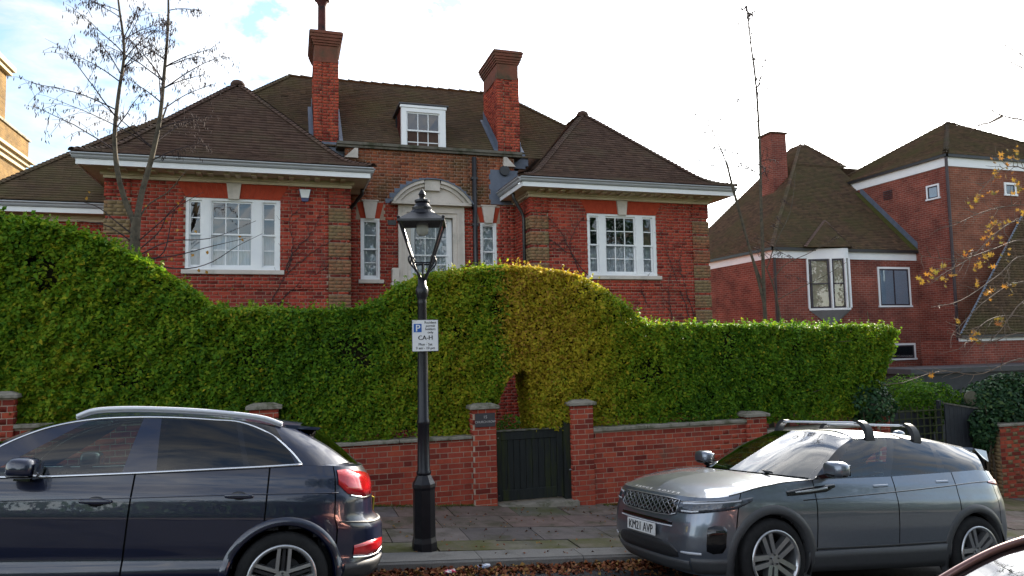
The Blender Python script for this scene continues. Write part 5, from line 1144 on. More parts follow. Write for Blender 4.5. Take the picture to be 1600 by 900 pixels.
lt_, le_ = tree('bare multi-stemmed tree with dark catkins before the wing with alarm box', [([(212, 420, 0), (211, 372, 0), (213, 340, 0)], .085, .075), ([(212, 352, 0), (196, 315, 0), (184, 270, -.1), (179, 215, -.1), (185, 150, -.1), (194, 80, 0), (186, 10, 0), (180, -40, 0)], .05, .012), ([(213, 345, 0), (222, 300, .1), (236, 250, .1), (249, 190, .1), (257, 110, .15), (263, 30, .15), (262, -50, .15)], .055, .013), ([(213, 348, 0), (232, 320, .2), (262, 300, .2), (290, 268, .25)], .018, .006)], 13.4, 301, 24, 1.5, 2600, 5.5)
r = np.random.default_rng(5); P = []
for x, y in ((279, 318), (280, 327), (261, 346), (304, 361), (278, 360), (303, 398), (325, 394), (374, 369), (379, 373), (140, 300), (137, 310), (245, 345), (270, 405), (312, 423), (325, 424), (228, 320), (262, 317), (364, 450), (388, 470)):
    P.append(atV(x, y, 13.0) + r.normal(0, .01, 3))
P = np.array(P); V, F = leaf_arrays(P, r.normal(0, 1, (len(P), 3)) + np.array([0, -1.5, 0]), r.uniform(.05, .085, len(P)), 6, .75)
put('last_leaves', V, F, mat('leaf_gold', (.36, .17, .02), (.45, .24, .03), .6, 9, trans=.3), lt_, kind='stuff')
mb = MB()
for path in ([(213, 380), (245, 352), (280, 322), (318, 300)], [(212, 395), (250, 360), (262, 335), (300, 300)], [(215, 400), (262, 378), (330, 372), (400, 345)], [(215, 405), (270, 400), (330, 385), (385, 372)], [(215, 410), (290, 420), (330, 410), (370, 385), (410, 365)], [(230, 410), (255, 395), (272, 330), (288, 312)], [(212, 370), (180, 345), (150, 322), (110, 312)], [(210, 380), (165, 352), (120, 345)]):
    mb.tube(spl([atV(x, y, 13.4 - .12 * i) for i, (x, y) in enumerate(path)], 14), np.linspace(.013, .004, 14), 5)
mb.put('low_branches', MATS['bark_dark'], lt_)
tree('slender bare birch rising past the neighbour chimney beside the main house', [([(1197, 520, 0), (1194, 470, 0), (1192, 400, 0), (1189, 320, 0), (1187, 230, 0), (1181, 130, 0), (1172, 60, 0), (1168, 20, 0), (1164, -40, 0)], .05, .011), ([(1195, 480, 0), (1180, 420, 0), (1160, 350, 0), (1146, 300, -.1), (1133, 250, -.1), (1118, 215, -.1), (1106, 185, -.1)], .035, .009), ([(1193, 450, 0), (1175, 400, .1), (1156, 330, .1), (1140, 270, .1), (1130, 225, .1)], .03, .009)], 14.6, 302, 30, 1.0, 900, 6.0, tws=1.9)
tree('thin bare sapling with forked twigs against the neighbour side wall', [([(1222, 515, 0), (1214, 470, 0), (1206, 440, 0), (1196, 415, 0)], .03, .012), ([(1206, 440, 0), (1225, 415, 0), (1265, 395, 0), (1310, 370, 0)], .014, .006), ([(1212, 470, 0), (1240, 455, 0), (1290, 430, 0), (1322, 410, 0)], .012, .005), ([(1198, 420, 0), (1212, 380, .1), (1235, 330, .1), (1243, 270, .1)], .014, .006)], 15.0, 303, 9, .8, 120, 3.4, leafn=0, name='sapling')
# autumn tree leaning in from the right; its trunk stands on the pavement outside the frame
tu = float(atV(1790, 500, 9.2)[0])
at_t = thing('autumn_tree', 'tree with pale bare twigs and few golden leaves before the neighbour tower', 'tree', (tu, 9.2, float(gp(tu))))
mb = MB(); trp = spl([(tu, 9.2, float(gp(tu)) - .1), (tu + .03, 9.2, 1.2), (tu - .05, 9.25, 2.6), (tu + .0, 9.3, 4.2), (tu + .1, 9.3, 6.5)], 30); mb.tube(trp, np.linspace(.17, .05, 30), 12); mb.put('trunk', MATS['bark'], at_t, smooth=True)
r = np.random.default_rng(77); br = MB(); tw = MB(); ends = []; PL = []
limbs = [[(1800, 300), (1700, 215), (1600, 188), (1565, 180), (1530, 160), (1512, 152)], [(1800, 200), (1690, 150), (1600, 88), (1550, 60)], [(1790, 250), (1680, 195), (1600, 108), (1550, 90)], [(1565, 182), (1545, 192), (1522, 197)], [(1790, 430), (1690, 330), (1600, 320), (1540, 330), (1490, 352)], [(1790, 460), (1690, 400), (1600, 375), (1550, 390), (1500, 405), (1440, 400)], [(1790, 500), (1700, 470), (1600, 440), (1540, 470), (1490, 520)], [(1790, 520), (1700, 480), (1600, 400), (1560, 430), (1500, 470), (1455, 480)], [(1790, 560), (1700, 560), (1600, 520), (1540, 535), (1480, 520)], [(1790, 600), (1690, 590), (1600, 560), (1530, 585), (1470, 580), (1410, 598)], [(1780, 420), (1690, 380), (1610, 270), (1570, 262), (1530, 300)], [(1790, 450), (1680, 410), (1600, 345), (1555, 365), (1520, 400), (1470, 430)], [(1780, 470), (1700, 440), (1600, 470), (1560, 520), (1530, 545)], [(1790, 540), (1700, 530), (1600, 495), (1545, 500), (1500, 545)]]
for li, path in enumerate(limbs):
    sc_ = [9.2 - .10 * k - .1 * (li % 3) for k in range(len(path))]; P = spl([atV(x, y, vv_) for (x, y), vv_ in zip(path, sc_)], 26); br.tube(P, np.linspace(.028 if li < 4 else .018, .0035, 26), 6)
    for i in range(8, 26):
        for _ in range(2 if li > 3 else 1):
            if r.random() < .35: continue
            d = (P[min(i + 1, 25)] - P[i - 1]); d /= np.linalg.norm(d); d2 = d + r.normal(0, .55, 3); d2 /= np.linalg.norm(d2); q = P[i].copy(); pt = [q]; L_ = r.uniform(.12, .45)
            for j in range(4): d2 = d2 + r.normal(0, .15, 3) + np.array([0, 0, .05]); d2 /= np.linalg.norm(d2); q = q + d2 * L_ / 4; pt.append(q.copy())
            tw.tube(pt, [.006, .005, .004, .003, .0025], 4, False); ends.append(pt[-1])
for x, y, n, s in ((1560, 262, 9, 18), (1580, 245, 6, 16), (1522, 312, 8, 14), (1545, 300, 3, 12), (1558, 345, 9, 16), (1545, 368, 6, 14), (1590, 290, 6, 16), (1545, 405, 8, 16), (1530, 412, 5, 12), (1472, 415, 4, 8), (1455, 432, 5, 10), (1440, 438, 3, 6), (1490, 425, 2, 6), (1478, 436, 3, 8), (1570, 395, 4, 14), (1552, 455, 4, 10), (1575, 450, 5, 12), (1570, 505, 4, 10), (1563, 500, 4, 8), (1497, 498, 2, 6), (1524, 530, 4, 8), (1522, 520, 3, 6), (1453, 587, 2, 5), (1510, 395, 3, 8), (1530, 440, 2, 8), (1595, 330, 5, 12)):
    for _ in range(int(n * 1.7)):
        p = atV(x + r.normal(0, s * .55), y + r.normal(0, s * .5), 8.95 + r.normal(0, .1)); PL.append(p)
        tw.tube([p, p + np.array([r.uniform(.02, .1), .05, r.uniform(.02, .09)])], [.003, .003], 3, False)
br.put('branches', mat('bark_pale', (.13, .095, .075), (.20, .15, .115), .85, 12), at_t, kind='stuff'); tw.put('twigs', MATS['bark_pale'], at_t, kind='stuff')
PL = np.array(PL); lg = mat('leaf_autumn', (1, 1, 1), None, .55, 5, vary='attr', vcols=[(.13, .11, .02), (.23, .14, .02), (.27, .12, .02), (.19, .06, .02)], trans=.35)
V = []; F = []; C = []
for p in PL:                                       # lobed leaves: five points round a stalk
    n = r.normal(0, .6, 3) + np.array([-.3, -1, .2]); n /= np.linalg.norm(n); a = np.array([r.normal(0, .5), r.normal(0, .3), -1.]); a -= n * (a @ n); a /= np.linalg.norm(a); b = np.cross(n, a); s = r.uniform(.028, .066); k = len(V); V.append(p)
    for j, th in enumerate(np.linspace(-2.5, 2.5, 11)): q = s * (1. if j % 2 == 0 else .48); V.append(p + a * q * math.cos(th) + b * q * math.sin(th) * .95 - n * .12 * s * (j % 2) + n * r.normal(0, .06 * s))
    for j in range(10): F.append((k, k + 1 + j, k + 2 + j)); 
    C += [np.clip(r.normal(.42, .25), 0, 1)] * 10
put('crown', V, np.array(F), lg, at_t, attrs={'rnd': C}, kind='stuff')

# ------------------------------------------------------------------ fallen leaves, moss line, litter
r = np.random.default_rng(55); n = 4200
u = r.uniform(-3, 6.5, n); dd = np.abs(r.normal(0, .13, n)) ** 1.0; dd = np.where(r.random(n) < .25, r.uniform(0, .75, n), dd); v = kf(u) - .015 - dd
z = road_z(u, v) + .008 + np.maximum(0, .06 * (1 - dd / .22)) * r.random(n)
nn = r.normal(0, .55, (n, 3)) + np.array([0, 0, 1.]); V, F = leaf_arrays(np.stack([u, v, z], 1), nn, r.uniform(.03, .075, n), 56, .7, .45)
mat('litter_leaf', (1, 1, 1), (.8, .8, .8), .8, 9, vary='attr', vcols=[(.05, .02, .013), (.16, .045, .022), (.26, .085, .035), (.36, .18, .08), (.17, .04, .02), (.34, .22, .06)])
put('fallen_leaves', V, F, MATS['litter_leaf'], attrs={'rnd': r.random(n)}, kind='stuff')['label'] = 'brown autumn leaves lying along the gutter'
bpy.data.objects['fallen_leaves']['category'] = 'leaves'
n = 420; u = r.uniform(-1, 7, n); v = r.uniform(7.7, 10.2, n); V, F = leaf_arrays(np.stack([u, v, gp(u) + .008], 1), r.normal(0, .3, (n, 3)) + np.array([0, 0, 1.]), r.uniform(.015, .05, n), 57, .7, .4)
o = put('pavement_leaf_scraps', V, F, MATS['litter_leaf'], attrs={'rnd': r.random(n)}, kind='stuff'); tag(o, 'scraps of dry leaf scattered over the pavement', 'leaves')
n = 5000; u = r.uniform(-2, 9, n); v = VW - .02 - np.abs(r.normal(0, .05, n)) - .06 * np.clip(noise2(u, u * 0, 3, 3, 3.), 0, 1) * r.random(n); V, F = leaf_arrays(np.stack([u, v, gp(u) + .006 + .025 * r.random(n)], 1), r.normal(0, .5, (n, 3)) + np.array([0, -.3, 1.]), r.uniform(.012, .03, n), 58, .6, .3)
k = (u < pLu[0]) | (u > pRu[1] + .1); kk = np.repeat(k, 4)
o = put('moss_line', V[kk], np.arange(4 * k.sum()).reshape(-1, 4), mat('moss_green', (.05, .075, .012), (.09, .105, .02), .9, 9), kind='stuff'); tag(o, 'mossy green strip at the foot of the brick wall', 'moss')
def crumple(name, label, c, sx_, sy_, sz_, seed, cols):
    r = np.random.default_rng(seed); V = []; F = []; n, m = 14, 8
    for i in range(m):
        for k in range(n):
            th = 2 * math.pi * k / n; x = -sx_ + 2 * sx_ * i / (m - 1); s = 1 + r.normal(0, .12); V.append((c[0] + x + r.normal(0, .003), c[1] + math.cos(th) * sy_ * s, c[2] + sz_ + math.sin(th) * sz_ * s))
    for i in range(m - 1):
        for k in range(n): F.append((i * n + k, i * n + (k + 1) % n, (i + 1) * n + (k + 1) % n, (i + 1) * n + k))
    F += [tuple(range(n))[::-1], tuple((m - 1) * n + k for k in range(n))]
    o = put(name, V, F, mat(name + '_print', cols[0], cols[1], .35, 22, c3=cols[2], s3=30, t3=(.48, .52), metal=.2)); tag(o, label, 'litter'); return o
def on_road(x, y):
    z = -.15
    for _ in range(6): p = atZ(x, y, z); z = float(road_z(p[0], p[1])) + .02
    return p
crumple('crushed_can', 'crushed pale blue drink carton among the gutter leaves', on_road(755, 889), .07, .035, .028, 3, ((.55, .62, .75), (.25, .35, .6), (.75, .75, .78)))
crumple('sweet_wrapper', 'red and white wrapper half buried in the gutter leaves', on_road(703, 896), .055, .03, .02, 4, ((.7, .68, .66), (.75, .72, .7), (.55, .03, .08)))
# ------------------------------------------------------------------ cars
def paint(name, col, metal, rough, coat=1.):
    m = mat(name, tuple(c * .93 for c in col), col, rough, 30, metal=metal, spec=.5); b = m.node_tree.nodes['Principled BSDF']
    b.inputs['Coat Weight'].default_value = coat; b.inputs['Coat Roughness'].default_value = .02; b.inputs['Coat IOR'].default_value = 1.55; return m
paint('navy_paint', (.0014, .0052, .026), .0, .28); paint('grey_paint', (.18, .205, .245), .75, .30); paint('maroon_paint', (.16, .06, .045), .6, .3)
glass('car_glass', (.50, .62, .58), 1.8, 1.52); glass('privacy_glass', (.04, .045, .055), 1.6, 1.52)
mat('plastic', (.015, .016, .018), (.022, .023, .025), .55, 30, bump=.15, bscale=300); mat('gloss_black', (.004, .004, .005), None, .08, coat=.5); mat('tyre', (.014, .014, .015), (.024, .024, .024), .8, 20, bump=.2, bscale=120)
mat('alloy', (.42, .43, .45), (.48, .49, .5), .28, 20, metal=.85); mat('chrome', (.75, .76, .78), None, .12, metal=1.); mat('rail_alu', (.66, .68, .72), None, .3, metal=.2)
mat('dark_alloy', (.05, .05, .055), None, .5, metal=.4); mat('cabin', (.018, .018, .02), (.03, .03, .032), .8, 10); mat('seat_fabric', (.03, .03, .033), (.045, .045, .05), .85, 10)
mat('lamp_red', (.38, .004, .008), (.55, .01, .016), .12, 40, coat=1.); mat('lamp_dark', (.02, .023, .03), (.07, .08, .1), .1, 25, coat=1.); mat('lamp_white', (.55, .57, .6), None, .2, coat=.6); mat('plate_white', (.68, .68, .66), None, .4)
mat('grey_clad', (.045, .047, .05), (.055, .057, .06), .5, 30); mat('skid', (.10, .105, .11), None, .4, metal=.4)
mat('wheel_well', (.005, .005, .005), None, .95)
def coons(c0, c1, d0, d1):
    """c0, c1: n points (bottom, top), d0, d1: m points (left, right, bottom to top) -> m x n x 3"""
    c0, c1, d0, d1 = map(np.asarray, (c0, c1, d0, d1)); n, m = len(c0), len(d0); s = np.linspace(0, 1, n)[None, :, None]; t = np.linspace(0, 1, m)[:, None, None]
    return (1 - t) * c0[None] + t * c1[None] + (1 - s) * d0[:, None] + s * d1[:, None] - ((1 - s) * (1 - t) * c0[0] + s * (1 - t) * c0[-1] + (1 - s) * t * c1[0] + s * t * c1[-1])
def gridF(m, n, flip=False):
    i = (np.arange(m - 1)[:, None] * n + np.arange(n - 1)[None]).ravel(); F = np.stack([i, i + 1, i + n + 1, i + n], 1); return F[:, ::-1] if flip else F
class Car:
    def __init__(s, name, label, M4, S):
        s.root = thing(name, label, 'car', rot=M4, group='cars parked along the street'); s.S = S; s.name = name
        o = np.array(S['outline'], float); s.n = S.get('n', 240); s.O = spl(o, s.n); s.sI = np.linspace(0, 1, s.n)
        d = np.concatenate([[0], np.cumsum(np.linalg.norm(np.diff(s.O, axis=0), axis=1))]); s.O = np.stack([np.interp(np.linspace(0, d[-1], s.n), d, s.O[:, k]) for k in range(2)], 1)
        s.len = o[-1, 0]
    def A(s, q, z):                                # point of the lower body shell, q along the outline 0..1, height z
        x = np.interp(q, s.sI, s.O[:, 0]); y = np.interp(q, s.sI, s.O[:, 1]); S = s.S
        wf_ = np.clip((.75 - x) / .75, 0, 1) ** 1.2; wr = np.clip((x - (s.len - .75)) / .75, 0, 1) ** 1.2
        return np.stack([x + np.interp(z, *S['fx']) * wf_ + np.interp(z, *S['rx']) * wr, y * np.interp(z, *S['wf']), z + 0 * x], -1)
    def qx(s, x): h = s.n // 2; i = np.argmax(s.O[:, 1]); return float(np.interp(x, s.O[:, 0], s.sI))
    def qy(s, y, rear=False):
        i = int(np.argmax(s.O[:, 1]))
        return float(np.interp(y, s.O[i:, 1][::-1], s.sI[i:][::-1])) if rear else float(np.interp(y, s.O[:i + 1, 1], s.sI[:i + 1]))
    def side(s, x, z):                             # side surface y at (x, z)
        return np.interp(x, s.O[:, 0], s.O[:, 1]) * np.interp(z, *s.S['wf'])
    def nrm(s, q, z):
        a = s.A(np.asarray(q) - .004, z); b = s.A(np.asarray(q) + .004, z); t = b - a; n = np.stack([-t[..., 1], t[..., 0], 0 * t[..., 0]], -1) ; n = n / (np.linalg.norm(n, axis=-1, keepdims=True) + 1e-9); return n
    def put(s, name, V, F, m, parent=None, smooth=True, mirror=False, **k):
        V = np.asarray(V, float).reshape(-1, 3)
        if mirror: V = V * [1, -1, 1]; F = np.asarray(F)[:, ::-1] if isinstance(F, np.ndarray) else [tuple(f)[::-1] for f in F]
        return put(name, V, F, MATS[m] if isinstance(m, str) else m, parent or s.root, smooth, **k)
    def both(s, name, V, F, m, **k):               # near and far side, two separate parts
        return s.put(name, V, F, m, mirror=True, **k), s.put(name, V, F, m, **k)
    def one(s, name, V, F, m, **k):                # symmetric part in one mesh
        V = np.asarray(V, float).reshape(-1, 3); F = np.asarray(F); F2 = F[:, ::-1] + len(V)
        return s.put(name, np.concatenate([V, V * [1, -1, 1]]), np.concatenate([F, F2]), m, **k)
    def strip(s, name, pts, off, m, sub=6, both=True, **k):
        """pts: (q, z_low, z_high) along the outline"""
        P = np.array(pts, float); q = np.interp(np.linspace(0, len(P) - 1, (len(P) - 1) * sub + 1), np.arange(len(P)), P[:, 0]); f = lambda c: np.interp(np.linspace(0, len(P) - 1, (len(P) - 1) * sub + 1), np.arange(len(P)), P[:, c])
        rows_ = []
        for t in (-1, 0, .33, .67, 1, 2):
            tt = min(max(t, 0), 1); z = f(1) + (f(2) - f(1)) * tt; o_ = off if 0 <= t <= 1 else -.012
            rows_.append(s.A(q, z) + s.nrm(q, z) * o_)
        G = np.array(rows_); F = gridF(*G.shape[:2])
        return (s.both if both is True else s.one if both == 'one' else s.put)(name, G, F, m, **k)
    def line(s, name, pts, r, m, off=.0, n=30, both=True, **k):
        P = spl([(x, z) for x, z in pts], n) if len(pts) > 2 else np.array(pts[0]) + (np.array(pts[1]) - np.array(pts[0])) * np.linspace(0, 1, n)[:, None]
        mb = MB(); mb.tube([(x, float(s.side(x, z)) + off, z) for x, z in P], r, 6); s.both(name, mb.v, mb.f, m, **k)
    def build(s):
        S = s.S; zs = lambda x: np.interp(x, *S['zs']); zb = lambda x: np.interp(x, *S['zb']); R = 34
        wheels = [(xw, S['wr']) for xw in S['axles']]; Ra = S['arch']
        # panels of the lower body, split at the shut lines
        cuts = S['cuts']                           # (name, x0, x1)
        for nm, x0, x1 in cuts:
            q0 = 0. if x0 is None else s.qx(x0) + .0011; q1 = 1. if x1 is None else s.qx(x1) - .0011
            q = np.linspace(q0, q1, max(8, int((q1 - q0) * 330))); X = np.interp(q, s.sI, s.O[:, 0]); t = np.linspace(0, 1, R)
            Z = zb(X)[None] + (zs(X) - zb(X))[None] * t[:, None]; G = s.A(np.repeat(q[None], R, 0), Z); F = gridF(R, len(q))
            c = G.reshape(-1, 3)[F].mean(1)
            for xw, rw in wheels: F = F[~((np.hypot(c[:, 0] - xw, c[:, 2] - rw) < Ra + .028) & (c[:, 1] > .5))]; c = G.reshape(-1, 3)[F].mean(1)
            if x0 is None or x1 is None: s.one(nm, G, F, 'paint_' + s.name)
            else: s.both(nm, G, F, 'paint_' + s.name)
        q = np.linspace(s.qx(.5), s.qx(s.len - .5), 90); X = np.interp(q, s.sI, s.O[:, 0]); t = np.linspace(0, 1, 14); Z = (zb(X) + .02)[None] + (zs(X) - zb(X) - .03)[None] * t[:, None]; G = s.A(np.repeat(q[None], 14, 0), Z); G[..., 1] -= .035
        F = gridF(14, len(q)); c = G.reshape(-1, 3)[F].mean(1)
        for xw, rw in wheels: F = F[~(np.hypot(c[:, 0] - xw, c[:, 2] - rw) < Ra)]; c = G.reshape(-1, 3)[F].mean(1)
        s.one('inner_shell', G, F, 'cabin')
        mb = MB(); mb.box(.25, s.len - .25, -.80, .80, S['zfloor'], S['zfloor'] + .03); s.put('floor_pan', mb.v, mb.f, 'plastic', smooth=False)
        mb = MB(); mb.box(.95, 1.15, -.72, .72, S['zfloor'], S['cowl'][0][2] - .08).box(s.len - .6, s.len - .3, -.7, .7, S['zfloor'], zs(s.len - .4) - .12); s.put('bulkhead', mb.v, mb.f, 'cabin', smooth=False, kind='stuff')
        # wheel wells
        for xw, rw in wheels:
            V = []; n = 26
            for yy_ in (.93, .50):
                for th in np.linspace(-.35, math.pi + .35, n): V.append((xw + (Ra + .012) * math.cos(th), min(yy_, float(s.side(xw, .7)) - .012), rw + (Ra + .012) * math.sin(th)))
            F = [(i, i + 1, n + i + 1, n + i) for i in range(n - 1)]; k = len(V); V.append((xw, .50, rw)); F2 = [(k, n + i, n + i + 1) for i in range(n - 1)]
            s.both('wheel_arch_liner', V, F + F2, 'wheel_well')
            r1, r2 = S['ring']; G = []
            th = np.linspace(S['ring_a'][0], S['ring_a'][1], 60)
            for rr, off in ((Ra - .015, -.06), (r1, .004), (r1 + .008, S['ring_o']), (r1 + (r2 - r1) * .55, S['ring_o'] * .9), (r2, .006), (r2 + .008, -.012)):
                x = xw + rr * np.cos(th); z = rw + rr * np.sin(th); G.append(np.stack([x, s.side(x, np.maximum(z, .22)) + off, z], -1))
            s.both('wheel_arch', np.array(G), gridF(6, 60, True), S['ring_m'])
        # upper body
        iq = [s.qx(S['xc'])]; xC = S['xc']; xB = S['xb_end']; n = 40
        topq = lambda qa, qb, m_: (lambda q: s.A(q, zs(np.interp(q, s.sI, s.O[:, 0]))))(np.linspace(qa, qb, m_))
        qcor = s.qx(S['hood_corner'])
        lead = topq(0, qcor, n); sidee = topq(qcor, s.qx(xC), n); cow = S['cowl']; cowc = spl([cow[0], cow[1], sidee[-1]], n); cen = spl([lead[0]] + S['hood'] + [cow[0]], n)
        s.bon = coons(lead, cowc, cen, sidee); s.one('bonnet', s.bon, gridF(n, n), 'paint_' + s.name)
        rf = S['roof_front']; At = np.array(S['rail'][0]); rfc = spl([rf, ((rf[0] + At[0]) / 2 - .01, At[1] * .55, rf[2] - .012), At], n)
        ap_ = spl([sidee[-1]] + S.get('apil', []) + [At], n); wsc = spl([cow[0]] + S['ws'] + [rf], n)
        G = coons(cowc, rfc, wsc, ap_); 
        s.one('windscreen', G[1:-1, :-2], gridF(n - 2, n - 2), S['ws_glass'])
        s.both('windscreen_surround', G[:, -3:], gridF(n, 3), 'gloss_black'); s.one('header_trim', G[-2:], gridF(2, n), 'gloss_black')
        rail = spl(S['rail'], 60); rr = S['roof_rear']; Dt = rail[-1]; rrc = spl([rr, ((rr[0] + Dt[0]) / 2 + .02, Dt[1] * .55, rr[2] - .01), Dt], n); rcen = spl([rf] + S['roof'] + [rr], 60)
        s.one('roof', coons(rfc, rrc, rcen, rail), gridF(60, n), S.get('roof_m', 'paint_' + s.name))
        # side windows: ruled cells between belt and roof rail
        qs = np.linspace(s.qx(xC), s.qx(xB), 160); belt = s.A(qs, zs(np.interp(qs, s.sI, s.O[:, 0])))
        bx_ = lambda x: np.stack([np.interp(x, belt[:, 0], belt[:, k]) for k in range(3)], -1); rx_ = lambda x: np.stack([np.interp(x, rail[:, 0], rail[:, k]) for k in range(3)], -1)
        fr_b, fr_t = S['frame']
        for (b0, t0), (b1, t1), kind in S['cells']:
            m_ = 16; a = np.linspace(0, 1, m_)
            if b0 == xC: Bp, Tp = bx_(b0 + (b1 - b0) * a), rx_(t0 + (t1 - t0) * a)
            else: Bp, Tp = bx_(b0 + (b1 - b0) * a), rx_(t0 + (t1 - t0) * a)
            def rowz(f):
                P = Bp + (Tp - Bp) * f; P[:, 1] += .022 * np.sin(np.pi * f); return P
            if kind in ('car_glass', 'privacy_glass'):
                G = np.array([rowz(f) for f in np.linspace(fr_b, fr_t, 14)]); s.both('side_window', G, gridF(14, m_), kind)
                s.both('window_frame', np.array([rowz(f) for f in np.linspace(0, fr_b, 4)]), gridF(4, m_), S['frame_m']); s.both('window_frame', np.array([rowz(f) for f in np.linspace(fr_t, 1, 4)]), gridF(4, m_), S['frame_m'])
            else:
                G = np.array([rowz(f) for f in np.linspace(0, 1, 14)]); s.both('pillar', G, gridF(14, m_), kind)
        # A pillar wedge and back end
        c = S['cells'][0][0]; b_ = np.array([bx_(xC + (c[0] - xC) * a) for a in np.linspace(0, 1, 8)]); t_ = np.array([rx_(S['rail'][0][0] + (c[1] - S['rail'][0][0]) * a) for a in np.linspace(0, 1, 8)])
        d1 = bx_(c[0]) + (rx_(c[1]) - bx_(c[0])) * np.linspace(0, 1, n)[:, None]; d1[:, 1] += .022 * np.sin(np.pi * np.linspace(0, 1, n))
        s.both('a_pillar', coons(b_, t_, ap_, d1), gridF(n, 8), S['apil_m'])
        e = S['cells'][-1][1]; bl = S['back_low']; dl = np.array(S['back_corner']); be = belt[-1]
        # backlight between roof rear edge and glass bottom, sides end in D pillar
        lowc = spl([bl, ((bl[0] + dl[0]) / 2 + .02, dl[1] * .6, bl[2]), tuple(dl)], n); ds_ = spl([tuple(dl), tuple((dl + Dt) / 2 + np.array([.03, .015, 0])), tuple(Dt)], 20); dc = spl([bl, ((bl[0] + rr[0]) / 2 + .03, 0, (bl[2] + rr[2]) / 2), rr], 20)
        G = coons(lowc, rrc, dc, ds_); s.one('rear_window', G[:, :-4], gridF(20, n - 4), 'privacy_glass'); s.both('rear_surround', G[:, -5:], gridF(20, 5), 'paint_' + s.name)
        # D pillar: from last window cell to the back corner
        l0 = bx_(e[0]) + (rx_(e[1]) - bx_(e[0])) * np.linspace(0, 1, 20)[:, None]; l0[:, 1] += .022 * np.sin(np.pi * np.linspace(0, 1, 20)); bt = np.array([bx_(x) for x in np.linspace(e[0], xB, 12)]); bt2 = spl([tuple(bt[0]), tuple(bt[-1]), tuple((be + dl) / 2 + np.array([.01, .02, .0])), tuple(dl)], 16); tt = np.array([rx_(x) for x in np.linspace(e[1], Dt[0], 16)])
        s.both('d_pillar', coons(bt2, tt, l0, ds_), gridF(20, 16), 'paint_' + s.name)
        # tailgate below the glass
        tq = topq(s.qx(xB), 1., n); m_ = 16
        left = spl([tuple(tq[0]), tuple((be + dl) / 2 + np.array([.01, .02, .0])), tuple(dl)], m_); cen2 = spl([tuple(tq[-1]), ((tq[-1][0] + bl[0]) / 2 + .02, 0, (tq[-1][2] + bl[2]) / 2), bl], m_)
        s.one('tailgate', coons(tq, lowc[::-1], left, cen2), gridF(m_, n), 'paint_' + s.name)
        s.rail, s.belt, s.bx, s.rx = rail, belt, bx_, rx_
        # cabin: seats, wheel, dash
        zf = S['zfloor']
        mb = MB(); mb.hexa([(1.12, -.7, zf + .5), (1.55, -.66, zf + .5), (1.12, .7, zf + .5), (1.55, .66, zf + .5), (1.1, -.7, S['cowl'][0][2] - .05), (1.5, -.66, S['cowl'][0][2] - .10), (1.1, .7, S['cowl'][0][2] - .05), (1.5, .66, S['cowl'][0][2] - .10)]); s.put('dashboard', mb.v, mb.f, 'cabin', smooth=False)
        for xs0, w_, ys in ((1.95, .25, (-.37, .37)), (2.75, .30, (-.36, .36))):
            for yv in ys:
                mb = MB(); mb.bbox(xs0 - .25, xs0 + .3, yv - w_, yv + w_, zf + .2, zf + .38, .05); mb.hexa([(xs0 + .2, yv - w_, zf + .3), (xs0 + .36, yv - w_, zf + .3), (xs0 + .2, yv + w_, zf + .3), (xs0 + .36, yv + w_, zf + .3), (xs0 + .40, yv - w_ * .78, zf + .88), (xs0 + .50, yv - w_ * .78, zf + .88), (xs0 + .40, yv + w_ * .78, zf + .88), (xs0 + .50, yv + w_ * .78, zf + .88)])
                st = s.put('seat', mb.v, mb.f, 'seat_fabric', smooth=False); mb = MB(); mb.bbox(xs0 + .41, xs0 + .52, yv - .13, yv + .13, zf + .9, zf + 1.07, .04); s.put('headrest', mb.v, mb.f, 'seat_fabric', st, smooth=False)
        mb = MB(); th = np.linspace(0, 2 * math.pi, 25); yv = .37; mb.tube([(1.62 + .07 * math.sin(t), yv + .18 * math.cos(t), zf + .62 + .17 * math.sin(t)) for t in th], .016, 6, False); mb.tube([(1.62, yv - .17, zf + .62), (1.58, yv, zf + .6), (1.62, yv + .17, zf + .62)], .018, 6).tube([(1.58, yv, zf + .6), (1.4, yv, zf + .56)], .03, 6); s.put('steering_wheel', mb.v, mb.f, 'cabin')
    def wheel(s, x, y, R, rimR, width, style, sgn):
        zc = s.S['wr']; mb = MB(); prof = [(rimR, -.5), (rimR + .01, -.5), (rimR + .03, -.53), (R - .05, -.54), (R - .015, -.49), (R, -.40), (R, .40), (R - .015, .49), (R - .05, .54), (rimR + .03, .53), (rimR, .5)]; n = 48; V = []; F = []
        for r_, o_ in prof:
            for k in range(n): th = 2 * math.pi * k / n; V.append((x + r_ * math.cos(th), y + sgn * o_ * width, zc + r_ * math.sin(th)))
        for i in range(len(prof) - 1):
            for k in range(n): F.append((i * n + k, i * n + (k + 1) % n, (i + 1) * n + (k + 1) % n, (i + 1) * n + k))
        w_ = s.put('wheel', V, F, 'tyre'); fo = y + sgn * .46 * width
        V = []; F = []; prof = [(rimR + .012, .02), (rimR + .008, .035), (rimR - .012, .03), (rimR - .022, .0), (rimR - .03, -.05), (rimR - .04, -.14)]
        for r_, o_ in prof:
            for k in range(n): th = 2 * math.pi * k / n; V.append((x + r_ * math.cos(th), fo + sgn * o_, zc + r_ * math.sin(th)))
        for i in range(len(prof) - 1):
            for k in range(n): F.append((i * n + k, i * n + (k + 1) % n, (i + 1) * n + (k + 1) % n, (i + 1) * n + k))
        s.put('rim', V, F, 'alloy', w_)
        mb = MB(); mb2 = MB()
        def disc(m_, r_, o0, o1, nn=32):
            V = [(x + r_ * math.cos(t), fo + sgn * o, zc + r_ * math.sin(t)) for o in (o0, o1) for t in np.linspace(0, 2 * math.pi, nn + 1)[:-1]]; m_.add(V, [list(range(nn)), list(range(nn, 2 * nn))] + [[i, (i + 1) % nn, nn + (i + 1) % nn, nn + i] for i in range(nn)])
